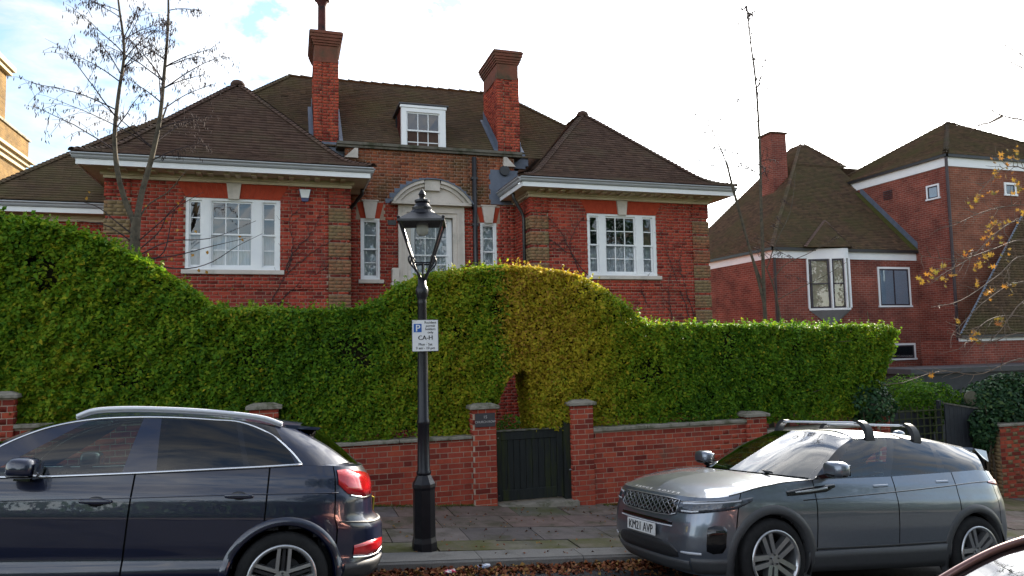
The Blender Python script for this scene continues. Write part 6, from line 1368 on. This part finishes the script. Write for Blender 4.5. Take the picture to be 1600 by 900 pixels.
        disc(mb2, rimR - .035, -.17, -.15); s.put('brake_backing', mb2.v, mb2.f, 'wheel_well', w_, smooth=False)
        mb2 = MB(); disc(mb2, rimR * .62, -.13, -.105); s.put('brake_disc', mb2.v, mb2.f, 'dark_alloy', w_, smooth=False)
        disc(mb, .062, -.06, -.005); s.put('hub', mb.v, mb.f, 'alloy', w_, smooth=False)
        mb = MB(); disc(mb, .03, -.004, .003); s.put('hub_cap', mb.v, mb.f, 'dark_alloy' if style == 'double' else 'alloy', w_, smooth=False)
        for k in range(5):
            th0 = math.pi / 2 + 2 * math.pi * k / 5 + (.0 if style == 'double' else .42)
            parts = [(-.042, -.040, .016), (.0, .0, .014), (.042, .040, .016)] if style == 'double' else [(-.03, -.17, .021), (.03, .17, .021)]
            for ia, oa_, hw_ in parts:
                m2 = MB()
                def pt(r_, lat, o): c, s_ = math.cos(th0), math.sin(th0); return (x + r_ * c - lat * s_, fo + sgn * o, zc + r_ * s_ + lat * c)
                if style == 'double':
                    deep = -.055 if abs(ia) < .01 else -.012; r0, r1 = .045, rimR - .012
                    m2.hexa([pt(r0, ia - hw_, -.06), pt(r0, ia + hw_, -.06), pt(r0, ia - hw_ * .8, deep + .012), pt(r0, ia + hw_ * .8, deep + .012), pt(r1, oa_ - hw_, -.05), pt(r1, oa_ + hw_, -.05), pt(r1, oa_ - hw_ * .8, deep + .03), pt(r1, oa_ + hw_ * .8, deep + .03)])
                    if abs(ia) < .01 and False: continue
                else:
                    r0, r1 = .05, rimR - .008; la = oa_ * rimR * 1.75 * .55
                    m2.hexa([pt(r0, ia - hw_, -.07), pt(r0, ia + hw_, -.07), pt(r0, ia - hw_, -.005), pt(r0, ia + hw_, -.005), pt(r1, la - hw_ * 1.1, -.05), pt(r1, la + hw_ * 1.1, -.05), pt(r1, la - hw_ * 1.1, .02), pt(r1, la + hw_ * 1.1, .02)])
                s.put('spoke', m2.v, m2.f, 'alloy' if not (style == 'double' and abs(ia) < .01) else 'dark_alloy', w_, smooth=False)
        for k in range(5):
            th = 2 * math.pi * k / 5 + .3; m2 = MB(); c_ = (x + .045 * math.cos(th), fo + sgn * .0, zc + .045 * math.sin(th)); m2.tube([c_, (c_[0], c_[1] + sgn * .006, c_[2])], .009, 8); s.put('wheel_bolt', m2.v, m2.f, 'dark_alloy', w_, smooth=False)
def pose(u, v, z, yw, pt, ro):
    X = np.array([math.cos(yw), math.sin(yw), -pt]); X /= np.linalg.norm(X); Y = np.array([math.sin(yw), -math.cos(yw), ro]); Y -= X * (X @ Y); Y /= np.linalg.norm(Y); Zv = np.cross(Y, X); Zv = Zv if Zv[2] > 0 else -Zv; Yf = -Y
    return Matrix(((X[0], Yf[0], Zv[0], u), (X[1], Yf[1], Zv[1], v), (X[2], Yf[2], Zv[2], z), (0, 0, 0, 1)))
def blob(parent_car, name, c, r, m, seed=0, par=None, n=20, k=12, fn=None):
    V = []; F = []
    for i in range(k + 1):
        ph = math.pi * i / k
        for j in range(n):
            th = 2 * math.pi * j / n; p = np.array([math.sin(ph) * math.cos(th), math.sin(ph) * math.sin(th), math.cos(ph)])
            if fn: p = fn(p)
            V.append((c[0] + r[0] * p[0], c[1] + r[1] * p[1], c[2] + r[2] * p[2]))
    for i in range(k):
        for j in range(n): F.append((i * n + j, i * n + (j + 1) % n, (i + 1) * n + (j + 1) % n, (i + 1) * n + j))
    return parent_car.put(name, V, F, m, par)
sq = lambda p: np.sign(p) * np.abs(p) ** .62
# ---------------- dark blue-black SUV on the left
MATS['paint_dark_suv'] = MATS['navy_paint']; MATS['paint_grey_suv'] = MATS['grey_paint']; MATS['paint_maroon_car'] = MATS['maroon_paint']
Q3 = dict(outline=[(0, 0), (.008, .25), (.035, .48), (.11, .68), (.26, .81), (.5, .875), (.93, .905), (1.5, .915), (2.3, .918), (3.0, .916), (3.53, .905), (3.85, .875), (4.08, .80), (4.24, .66), (4.345, .40), (4.385, 0)],
          fx=([.2, .35, .55, .75, .9, 1.0], [.12, .04, 0, .03, .10, .2]), rx=([.25, .4, .55, .72, .80, .95, 1.1, 1.25], [-.10, -.01, 0, -.02, -.11, -.13, -.17, -.28]),
          wf=([.2, .33, .39, .43, .50, .6, .8, .93, .97, 1.02, 1.10, 1.2], [.90, .945, .982, .982, .962, .982, 1.0, .995, .985, .965, .945, .90]),
          zs=([0, .35, .9, 1.2, 1.8, 2.42, 3.3, 3.65, 4.385], [.84, .93, 1.02, 1.045, 1.06, 1.10, 1.165, 1.195, 1.18]), zb=([0, .4, 1.4, 3.1, 4.0, 4.385], [.24, .24, .27, .27, .30, .34]),
          axles=(.93, 3.53), wr=.345, arch=.395, ring=(.395, .455), ring_o=.022, ring_a=(-.42, math.pi + .42), ring_m='paint_dark_suv', zfloor=.30,
          cuts=[('front_bumper', None, .52), ('front_wing', .52, 1.35), ('front_door', 1.35, 2.42), ('rear_door', 2.42, 3.36), ('rear_quarter', 3.36, 3.92), ('rear_bumper', 3.92, None)],
          xc=1.20, xb_end=3.72, hood_corner=.30, cowl=[(.98, 0, 1.06), (1.02, .45, 1.055)], hood=[(.25, 0, .95), (.6, 0, 1.02)], roof_front=(1.92, 0, 1.535), ws=[(1.45, 0, 1.335)], apil=[(1.45, .785, 1.245), (1.72, .715, 1.40)],
          rail=[(1.98, .655, 1.485), (2.4, .668, 1.528), (2.9, .66, 1.528), (3.25, .64, 1.505), (3.52, .615, 1.465)], roof=[(2.5, 0, 1.59), (3.1, 0, 1.582)], roof_rear=(3.62, 0, 1.535), ws_glass='car_glass',
          frame=(.055, .93), frame_m='gloss_black', apil_m='paint_dark_suv', back_low=(4.13, 0, 1.20), back_corner=(3.98, .63, 1.215),
          cells=[((1.45, 2.06), (2.33, 2.40), 'car_glass'), ((2.33, 2.40), (2.56, 2.52), 'paint_dark_suv'), ((2.56, 2.52), (3.17, 3.06), 'privacy_glass'), ((3.17, 3.06), (3.21, 3.10), 'gloss_black'), ((3.21, 3.10), (3.56, 3.36), 'privacy_glass')])
q3 = Car('dark_suv', 'dark blue-black SUV with chrome window trim and red tail lamp', pose(-3.606, 6.66, CAMZ - 1.862, .008, .096, .115), Q3); q3.build(); rt_ = q3.root
for xw in (.93, 3.53):
    for sg in (-1, 1): q3.wheel(xw, sg * .775, .345, .246, .235, 'double', sg)
b_ = q3
def chrome_arc():
    mb = MB(); P = [b_.bx(x) + np.array([0, .006, .004]) for x in np.linspace(1.30, 3.60, 60)]; mb.tube(P, .0095, 6)
    top = [b_.bx(1.30) + np.array([0, .006, .004])] + [np.array(p) for p in [(1.47, .79, 1.235), (1.74, .722, 1.395)]] + [b_.rx(x) + np.array([0, .012, -.012]) for x in (2.02, 2.3, 2.6, 2.9, 3.1)] + [np.array((3.34, .69, 1.42)), np.array((3.50, .77, 1.30)), b_.bx(3.60) + np.array([0, .006, .006])]
    mb.tube(spl(top, 70), .0085, 6); return mb
mb = chrome_arc(); q3.both('window_trim', mb.v, mb.f, 'chrome')
P = spl([(1.93, .64, 1.50), (2.02, .645, 1.545), (2.2, .652, 1.572), (2.6, .655, 1.585), (3.0, .645, 1.575), (3.28, .632, 1.548), (3.42, .625, 1.505)], 40); mb = MB(); mb.tube(P, .017, 8); mb.tube(P - [0, .012, .016], .013, 8); q3.both('roof_rail', mb.v, mb.f, 'rail_alu')
mb = MB(); mb.hexa([(3.46, -.60, 1.475), (3.72, -.52, 1.470), (3.46, .60, 1.475), (3.72, .52, 1.470), (3.44, -.60, 1.505), (3.74, -.51, 1.492), (3.44, .60, 1.505), (3.74, .51, 1.492)]); q3.put('roof_spoiler', mb.v, mb.f, 'navy_paint', smooth=False)
# tail lamp, bumper lamp, reflectors, lower bumper
lq = lambda y: b_.qy(y, True)
q3.strip('tail_lamp', [(b_.qx(3.95), 1.05, 1.155), (b_.qx(4.05), .975, 1.165), (lq(.70), .95, 1.15), (lq(.55), .96, 1.135), (lq(.42), 1.0, 1.11)], .012, 'lamp_red')
q3.strip('lamp_chrome_line', [(b_.qx(4.07), .958, .968), (lq(.70), .934, .944), (lq(.56), .942, .952)], .013, 'chrome')
q3.strip('bumper_lamp', [(b_.qx(4.06), .50, .575), (lq(.72), .49, .60), (lq(.60), .50, .605), (lq(.48), .53, .60)], .010, 'lamp_red'); q3.strip('bumper_lamp_chrome', [(b_.qx(4.06), .482, .494), (lq(.72), .472, .484), (lq(.60), .482, .494), (lq(.48), .512, .524)], .012, 'chrome')
q3.strip('lower_bumper', [(b_.qx(4.0), .30, .44), (lq(.72), .31, .455), (lq(.45), .33, .46), (1., .34, .46)], .010, 'plastic', both='one')
q3.strip('bumper_step', [(b_.qx(3.95), .755, .768), (lq(.72), .745, .758), (lq(.45), .745, .758), (1., .745, .758)], .010, 'plastic', both='one')
# sill, door crease, handles, mirror
q3.line('body_crease', [(1.0, .86), (1.6, .90), (2.4, .93), (3.2, .965), (3.9, .985)], .004, 'navy_paint', .0005, 50)
q3.strip('sill', [(b_.qx(1.36), .25, .36), (b_.qx(2.2), .25, .37), (b_.qx(3.1), .25, .37)], .012, 'plastic')
for xh, zh in ((2.20, .905), (3.16, .955)):
    for sg in (-1, 1):
        y0 = float(b_.side(xh, zh)); mb = MB(); V = []
        hd = blob(q3, 'door_handle', (xh, sg * (y0 + .028), zh), (.105, .013, .017), 'navy_paint', fn=sq); blob(q3, 'handle_recess', (xh, sg * (y0 - .002), zh - .002), (.062, .012, .036), 'gloss_black', par=hd)
for sg in (-1, 1):
    mr = blob(q3, 'wing_mirror', (1.74, sg * 1.00, 1.125), (.095, .135, .078), 'navy_paint', fn=lambda p: sq(p) * np.array([1, 1, 1 if p[2] > 0 else .8])); mb = MB(); mb.hexa([(1.68, sg * .86, 1.03), (1.78, sg * .86, 1.03), (1.68, sg * .97, 1.04), (1.78, sg * .97, 1.04), (1.68, sg * .86, 1.07), (1.78, sg * .86, 1.07), (1.68, sg * .97, 1.09), (1.78, sg * .97, 1.09)]); q3.put('mirror_arm', mb.v, mb.f, 'gloss_black', mr, smooth=False)
    blob(q3, 'mirror_base', (1.74, sg * 1.0, 1.078), (.099, .137, .022), 'gloss_black', par=mr)
    q3.put('mirror_glass', [(1.832, sg * .89, 1.06), (1.832, sg * 1.11, 1.06), (1.832, sg * 1.11, 1.165), (1.832, sg * .89, 1.165)], [(0, 1, 2, 3)], 'chrome', mr, smooth=False)
q3.strip('headlamp', [(b_.qy(.42), .68, .80), (b_.qy(.62), .68, .83), (b_.qy(.78), .70, .86), (b_.qx(.5), .76, .88)], .008, 'lamp_dark'); q3.strip('grille', [(0., .45, .82), (b_.qy(.2), .45, .82), (b_.qy(.36), .52, .80)], .008, 'plastic', both='one')
mb = MB(); mb.box(4.262, 4.27, -.26, .26, .80, .91); q3.put('number_plate', mb.v, mb.f, mat('plate_yellow', (.6, .45, .03), None, .4), smooth=False)

# ---------------- grey SUV on the right
EV_ = dict(outline=[(0, 0), (.006, .25), (.022, .48), (.075, .70), (.20, .835), (.42, .90), (.86, .932), (1.4, .942), (2.2, .945), (3.0, .942), (3.54, .932), (3.94, .90), (4.15, .82), (4.26, .66), (4.34, .40), (4.37, 0)],
           fx=([.18, .30, .42, .55, .68, .82, .90, .97], [.15, .05, .01, 0, .02, .065, .12, .22]), rx=([.25, .4, .6, .85, 1.0, 1.1, 1.25], [-.12, -.03, 0, -.03, -.07, -.11, -.22]),
           wf=([.2, .33, .45, .65, .82, .90, .96, 1.05, 1.13, 1.25], [.90, .95, .975, .995, 1.0, .992, .975, .955, .925, .88]),
           zs=([0, .25, .6, 1.0, 1.38, 2.41, 3.73, 4.1, 4.37], [.895, .925, 1.0, 1.065, 1.095, 1.135, 1.215, 1.20, 1.15]), zb=([0, .4, 1.3, 3.1, 4.0, 4.37], [.20, .22, .24, .24, .28, .32]),
           axles=(.86, 3.54), wr=.368, arch=.415, ring=(.412, .492), ring_o=.014, ring_a=(-.42, math.pi + .42), ring_m='grey_clad', zfloor=.32,
           cuts=[('front_bumper', None, .44), ('front_wing', .44, 1.36), ('front_door', 1.36, 2.41), ('rear_door', 2.41, 3.30), ('rear_quarter', 3.30, 3.95), ('rear_bumper', 3.95, None)],
           xc=1.38, xb_end=3.92, hood_corner=.27, cowl=[(1.04, 0, 1.115), (1.12, .42, 1.11)], hood=[(.30, 0, 1.0), (.65, 0, 1.075)], roof_front=(1.93, 0, 1.565), ws=[(1.50, 0, 1.355)], apil=[(1.62, .805, 1.255), (1.86, .735, 1.40)],
           rail=[(2.10, .67, 1.50), (2.5, .685, 1.528), (3.0, .675, 1.515), (3.5, .65, 1.475), (4.05, .60, 1.405)], roof=[(2.5, 0, 1.60), (3.1, 0, 1.588)], roof_rear=(4.10, 0, 1.475), ws_glass='car_glass',
           frame=(.04, .95), frame_m='gloss_black', apil_m='gloss_black', back_low=(4.28, 0, 1.20), back_corner=(4.10, .64, 1.215), roof_m='paint_grey_suv',
           cells=[((1.50, 2.14), (2.29, 2.58), 'car_glass'), ((2.29, 2.58), (2.39, 2.68), 'gloss_black'), ((2.39, 2.68), (3.10, 3.20), 'privacy_glass'), ((3.10, 3.20), (3.22, 3.24), 'gloss_black'), ((3.22, 3.24), (3.86, 3.98), 'privacy_glass')])
EVP = (3.383, 6.609, CAMZ - 2.421, .058, .094, .083)
ev = Car('grey_suv', 'metallic grey SUV with roof bars and white number plate', pose(*EVP), EV_); ev.build(); b_ = ev
for xw in (.86, 3.54):
    for sg in (-1, 1): ev.wheel(xw, sg * .80, .368, .262, .235, 'vee', sg)
# side features
ev.line('waist_line', [(1.20, .905), (1.6, .93), (2.4, .985), (3.1, 1.04), (3.62, 1.085), (3.95, 1.10)], .0065, 'gloss_black', -.002, 50)
q = lambda x: b_.qx(x)
ev.strip('side_cladding', [(q(1.26), .24, .43), (q(1.8), .24, .445), (q(2.5), .24, .455), (q(3.14), .24, .47)], .010, 'grey_clad'); ev.strip('sill_line', [(q(1.26), .445, .465), (q(2.2), .455, .478), (q(3.14), .48, .50)], .006, 'plastic')
ev.strip('wing_vent', [(q(1.02), .945, .985), (q(1.20), .955, 1.015), (q(1.50), .985, 1.045), (q(1.62), 1.03, 1.055)], .007, 'gloss_black'); ev.strip('vent_blade', [(q(1.12), .972, .982), (q(1.3), .982, 1.005), (q(1.52), 1.012, 1.03)], .010, 'alloy')
ev.strip('flush_handle', [(q(2.12), 1.025, 1.052), (q(2.32), 1.035, 1.062)], .003, 'grey_paint'); ev.strip('flush_handle', [(q(3.02), 1.075, 1.10), (q(3.2), 1.083, 1.108)], .003, 'grey_paint')
lq = lambda y: b_.qy(y, True)
ev.strip('tail_lamp', [(q(3.86), 1.085, 1.10), (q(4.05), 1.06, 1.115), (lq(.66), 1.05, 1.12), (lq(.5), 1.05, 1.12)], .010, 'lamp_red')
mb = MB(); mb.hexa([(3.98, -.60, 1.425), (4.24, -.55, 1.395), (3.98, .60, 1.425), (4.24, .55, 1.395), (3.98, -.61, 1.452), (4.26, -.55, 1.425), (3.98, .61, 1.452), (4.26, .55, 1.425)]); ev.put('roof_spoiler', mb.v, mb.f, 'grey_paint', smooth=False)
for sg in (-1, 1):
    mb = MB(); mb.prism([(4.02, sg * .58, 1.44), (4.25, sg * .55, 1.42), (4.22, sg * .59, 1.30), (4.12, sg * .60, 1.34)], (0, sg * .02, 0)); ev.put('spoiler_side', mb.v, mb.f, 'grey_paint', smooth=False)
    mr = blob(ev, 'wing_mirror', (1.50, sg * 1.055, 1.205), (.085, .125, .078), 'grey_paint', fn=sq); blob(ev, 'mirror_base', (1.50, sg * 1.05, 1.158), (.087, .125, .03), 'gloss_black', par=mr)
    mb = MB(); mb.hexa([(1.44, sg * .86, 1.09), (1.54, sg * .86, 1.09), (1.46, sg * 1.0, 1.12), (1.54, sg * 1.0, 1.12), (1.44, sg * .86, 1.13), (1.54, sg * .86, 1.13), (1.46, sg * 1.0, 1.17), (1.54, sg * 1.0, 1.17)]); ev.put('mirror_arm', mb.v, mb.f, 'gloss_black', mr, smooth=False)
    ev.put('mirror_glass', [(1.582, sg * .96, 1.15), (1.582, sg * 1.15, 1.15), (1.582, sg * 1.15, 1.255), (1.582, sg * .96, 1.255)], [(0, 1, 2, 3)], 'chrome', mr, smooth=False)
# roof bars on four feet
for xb, zb_ in ((2.34, 1.545), (3.02, 1.535)):
    br_ = thing('roof_bar', 'front roof bar with black feet on the grey car' if xb < 2.5 else 'rear roof bar with black feet on the grey car', 'roof bar', rot=pose(*EVP), group='roof bars on the grey car')
    yr = float(np.interp(xb, b_.rail[:, 0], b_.rail[:, 1])); zr = float(np.interp(xb, b_.rail[:, 0], b_.rail[:, 2])); tp = zr + .155
    mb = MB(); mb.bbox(xb - .038, xb + .038, -yr + .10, yr - .10, tp - .014, tp + .010, .006); put('bar', mb.v, mb.f, MATS['rail_alu'], br_)
    for sg in (-1, 1):
        P = spl([(xb, sg * (yr + .005), zr - .03), (xb, sg * (yr - .0), zr + .04), (xb, sg * (yr - .03), zr + .11), (xb, sg * (yr - .09), tp + .0), (xb, sg * (yr - .16), tp)], 16); V = []; F = []
        for i, p in enumerate(P):
            w_, h_ = np.interp(i, [0, 5, 15], [.055, .046, .036]), np.interp(i, [0, 6, 15], [.022, .024, .018]); t = P[min(i + 1, 15)] - P[max(i - 1, 0)]; t /= np.linalg.norm(t); nrm = np.array([0, -t[2], t[1]])
            for a, c in ((-1, -1), (1, -1), (1, 1), (-1, 1)): V.append(p + np.array([a * w_, 0, 0]) + nrm * c * h_)
        for i in range(15):
            for k in range(4): F.append((4 * i + k, 4 * i + (k + 1) % 4, 4 * i + 4 + (k + 1) % 4, 4 * i + 4 + k))
        F += [(0, 1, 2, 3), (60, 61, 62, 63)]
        put('foot', V, F, MATS['plastic'], br_)
blob(ev, 'roof_aerial', (3.55, 0, 1.575), (.10, .03, .045), 'grey_paint')
mb = MB(); mb.tube([tuple(b_.A(np.array(b_.qx(x)), np.array(float(np.interp(x, *EV_['zs'])))) + np.array([0, .001, .001])) for x in np.linspace(.30, 1.38, 40)], .0055, 5); ev.both('bonnet_gap', mb.v, mb.f, 'gloss_black')
# front end
y = b_.qy
ev.strip('grille', [(0., .715, .862), (y(.2), .715, .862), (y(.42), .72, .862), (y(.50), .735, .86)], .007, 'gloss_black', both='one')
mb = MB(); ns = 61; ys = np.linspace(-.47, .47, ns)
for r_ in range(5):
    P = []
    for i, yy_ in enumerate(ys):
        z = .735 + r_ * .028 + .011 * (1 if (math.floor(yy_ / .045 + r_) % 2) else -1) * min(1, 3 * abs(math.sin(math.pi * yy_ / .045)))
        qq = y(abs(yy_)); p = b_.A(np.array(qq), np.array(z)) + b_.nrm(np.array(qq), np.array(z)) * .012; P.append((p[0], math.copysign(p[1], yy_) if abs(yy_) > 1e-6 else 0, z))
    mb.tube(P, .0042, 5)
ev.put('grille_mesh', mb.v, mb.f, 'alloy', smooth=False, kind='stuff')
mb = MB(); P = []
for yy_, z in [(-.50, .742), (-.49, .862), (-.3, .868), (0, .868), (.3, .868), (.49, .862), (.50, .742), (.42, .716), (.2, .708), (0, .708), (-.2, .708), (-.42, .716), (-.50, .742)]:
    p = b_.A(np.array(y(abs(yy_))), np.array(z)) + b_.nrm(np.array(y(abs(yy_))), np.array(z)) * .011; P.append((p[0], math.copysign(p[1], yy_) if yy_ else 0, z))
mb.tube(P, .006, 6); ev.put('grille_surround', mb.v, mb.f, 'alloy')
ev.strip('headlamp', [(y(.52), .752, .855), (y(.66), .755, .868), (y(.78), .775, .885), (q(.40), .82, .905), (q(.52), .865, .92), (q(.60), .90, .93)], .009, 'lamp_dark')
ev.strip('headlamp_element', [(y(.56), .765, .778), (y(.68), .768, .782), (y(.74), .78, .79)], .011, 'lamp_white'); ev.strip('headlamp_element', [(y(.56), .832, .845), (y(.70), .845, .858), (y(.80), .862, .872), (q(.46), .893, .902)], .011, 'lamp_white')
ev.strip('bumper_slot', [(0., .625, .662), (y(.3), .625, .662), (y(.47), .63, .66)], .006, 'gloss_black', both='one'); ev.strip('slot_trim', [(0., .612, .622), (y(.3), .612, .622), (y(.48), .616, .626)], .008, 'rail_alu', both='one')
ev.strip('lower_intake', [(0., .33, .475), (y(.3), .33, .475), (y(.46), .335, .46), (y(.56), .35, .40)], .006, 'plastic', both='one')
ev.strip('corner_vent', [(y(.82), .44, .65), (y(.85), .42, .672), (q(.31), .43, .67), (q(.345), .48, .64)], .006, 'gloss_black')
ev.strip('vent_trim', [(y(.60), .395, .41), (y(.70), .395, .415), (y(.79), .40, .418)], .008, 'rail_alu')
ev.strip('skid_plate', [(0., .20, .32), (y(.3), .20, .32), (y(.52), .215, .325), (y(.68), .23, .33)], .008, 'skid', both='one'); ev.strip('chin', [(y(.70), .22, .36), (y(.82), .23, .37), (q(.44), .24, .38)], .008, 'grey_clad')
mb = MB(); mb.bbox(-.032, -.018, -.262, .262, .50, .612, .003); ev.put('number_plate', mb.v, mb.f, 'plate_white', smooth=False)
V, F = text_mesh('KM21 AVP', .118); V = V * [.86, 1, 1]; mbt = MB()
for db in (-.0035, .0035): mbt.add([(-.0335 - db * .05, -(p[0] + db), .517 + p[1]) for p in V], F)
ev.put('plate_lettering', mbt.v, mbt.f, 'sign_black', smooth=False)
for i, ch in enumerate('RANGE ROVER'):
    if ch == ' ': continue
    V, F = text_mesh(ch, .052); yc = (i - 5) * .078
    P = []
    for p in V:
        yy_ = -(p[0] * 1.35) - yc; t = 1.1 + p[1] / .052 * 1.9; i0 = int(t); row = b_.bon[i0] + (b_.bon[i0 + 1] - b_.bon[i0]) * (t - i0); P.append((np.interp(abs(yy_), row[:, 1], row[:, 0]) - .006, yy_, np.interp(abs(yy_), row[:, 1], row[:, 2]) + .006))
    ev.put('bonnet_letter', P, F, 'rail_alu', smooth=False)
mb = MB(); mb.tube([(1.16, -.55, 1.135), (1.22, -.1, 1.15), (1.24, .32, 1.15)], .012, 6).tube([(1.14, .1, 1.13), (1.24, .45, 1.14), (1.36, .74, 1.135)], .012, 6); ev.put('wiper', mb.v, mb.f, 'plastic', kind='stuff')

# ---------------- maroon car at the near kerb: only a windscreen corner shows
Q5 = dict(Q3); Q5.update(ring_m='paint_maroon_car', apil_m='paint_maroon_car', zs=Q3['zs'])
Q5['cells'] = [(a, b, k.replace('dark_suv', 'maroon_car')) for a, b, k in Q3['cells']]
MC = (1.15, 1.72, .03, .02, .08, -.03)
mc = Car('maroon_car', 'maroon car parked across the road from the grey car', pose(*MC), Q5); mc.build()
for xw in (.93, 3.53):
    for sg in (-1, 1): mc.wheel(xw, sg * .775, .345, .246, .235, 'double', sg)

ap_t = spl([mc.bx(1.2), (1.45, .785, 1.245), (1.72, .715, 1.40), (1.98, .655, 1.485), (2.4, .668, 1.528), (2.9, .66, 1.528)], 60); mb = MB(); mb.tube(ap_t + [0, .004, .010], .017, 8); mc.both('roof_edge_trim', mb.v, mb.f, 'maroon_paint')
# ------------------------------------------------------------------ across the road, behind the camera: seen only in paint and glass
r = np.random.default_rng(404)
och = thing('churchyard_hedge', 'tall dark evergreen hedge along the opposite pavement', 'hedge', (2, -5, .3))
n = 26000; u = r.uniform(-26, 32, n); h = 3.1 + .9 * noise2(u, 0 * u, 31, 4, .5); z = gp(u) + .2 + r.random(n) * h; v = -4.2 + np.abs(r.normal(0, .25, n)) * -1 + .3 * noise2(u, z, 32, 3, 1.2)
V, F = leaf_arrays(np.stack([u, v, z], 1), r.normal(0, .6, (n, 3)) + np.array([0, .8, .4]), r.uniform(.09, .2, n), 405)
put('foliage', V, F, MATS['leaf_dark'], och, attrs={'rnd': np.clip(r.normal(.25, .15, n), 0, 1)}, kind='stuff')
uu = np.linspace(-26, 32, 80); hh = gp(uu) + 2.8 + .9 * noise2(uu, 0 * uu, 31, 4, .5); V = []
for a, b in zip(uu, hh): V += [(a, -4.6, float(gp(a))), (a, -4.6, b)]
put('woody_core', V, [(2 * i, 2 * i + 2, 2 * i + 3, 2 * i + 1) for i in range(79)], MATS['hedge_core'], och)

# ------------------------------------------------------------------ bare creeper stems on the brick fronts
def creeper(label, runs, seed):
    r = np.random.default_rng(seed); p0 = atV(*runs[0][0], VF); t = thing('bare_creeper', label, 'creeper', (p0[0], VF - .02, p0[2]), 'leafless creepers on the house front'); st = MB(); fine = MB()
    for run in runs:
        P = spl([atV(x, y, VF) + np.array([0, -.022, 0]) for x, y in run], 30); P[1:-1, [0, 2]] += r.normal(0, .012, (28, 2)); st.tube(P, np.linspace(.011, .004, 30), 5)
        for i in range(4, 29, 2):
            d = P[i] - P[i - 2]; d /= np.linalg.norm(d); a = r.choice([-1, 1]) * r.uniform(.5, 1.1); d2 = np.array([d[0] * math.cos(a) - d[2] * math.sin(a), 0, d[0] * math.sin(a) + d[2] * math.cos(a)]); q = P[i].copy(); pt = [q]
            for j in range(3): q = q + (d2 + np.array([r.normal(0, .3), 0, r.normal(0, .3) + .15])) * r.uniform(.05, .13); pt.append(q.copy())
            fine.tube(pt, [.004, .0035, .003, .002], 4)
    st.put('stems', MATS['bark_dark'], t, kind='stuff'); fine.put('twigs', MATS['bark_dark'], t, kind='stuff')
creeper('leafless creeper spreading over brick below the alarm box', [[(425, 470), (447, 430), (480, 400), (515, 378), (540, 352)], [(432, 478), (470, 440), (500, 425), (540, 395)], [(450, 425), (458, 380), (452, 345), (470, 325)], [(440, 440), (455, 400), (490, 360), (500, 330)]], 501)
creeper('leafless creeper climbing between corner downpipe and wing window', [[(918, 430), (895, 400), (880, 370), (862, 345), (842, 332)], [(905, 425), (890, 385), (900, 355), (912, 340)], [(885, 395), (868, 380), (855, 372)]], 502)
creeper('leafless creeper rising between wing window and quoins facing the neighbour', [[(1078, 500), (1066, 465), (1052, 425), (1040, 390), (1030, 360)], [(1088, 505), (1070, 450), (1062, 410), (1068, 370)], [(1050, 500), (1044, 460), (1048, 420)], [(1010, 475), (1000, 445), (1004, 438)]], 503)

for k, (tu_, tv_, R_, H_) in enumerate(((6.5, -9.5, 3.4, 11.), (13.5, -8.5, 3.8, 12.5), (21., -10., 4., 11.))):
    r = np.random.default_rng(600 + k); n = 9000; t = thing('yew_tree', ('broad', 'tall', 'spreading', 'rounded')[k] + ' dark yew tree in the churchyard across the road', 'tree', (tu_, tv_, float(gp(tu_)) + .2), 'yew trees across the road')
    d = r.normal(size=(n, 3)); d /= np.linalg.norm(d, axis=1, keepdims=True); lump = 1 + .25 * noise2(d[:, 0] * 3, d[:, 2] * 3 + d[:, 1], 60 + k, 3, 2.); P = np.array([tu_, tv_, H_ * .58]) + d * np.array([R_, R_, H_ * .42]) * (lump * (.75 + .25 * r.random(n)))[:, None]
    V, F = leaf_arrays(P, d + r.normal(0, .6, (n, 3)), r.uniform(.15, .36, n), 610 + k); put('crown', V, F, MATS['leaf_dark'], t, attrs={'rnd': np.clip(r.normal(.2, .12, n), 0, 1)}, kind='stuff')
    mb = MB(); mb.tube([(tu_, tv_, float(gp(tu_)) - .3), (tu_ + .1, tv_, 2.), (tu_, tv_ + .1, H_ * .7)], [.4, .32, .12], 10); mb.put('trunk', MATS['bark'], t)
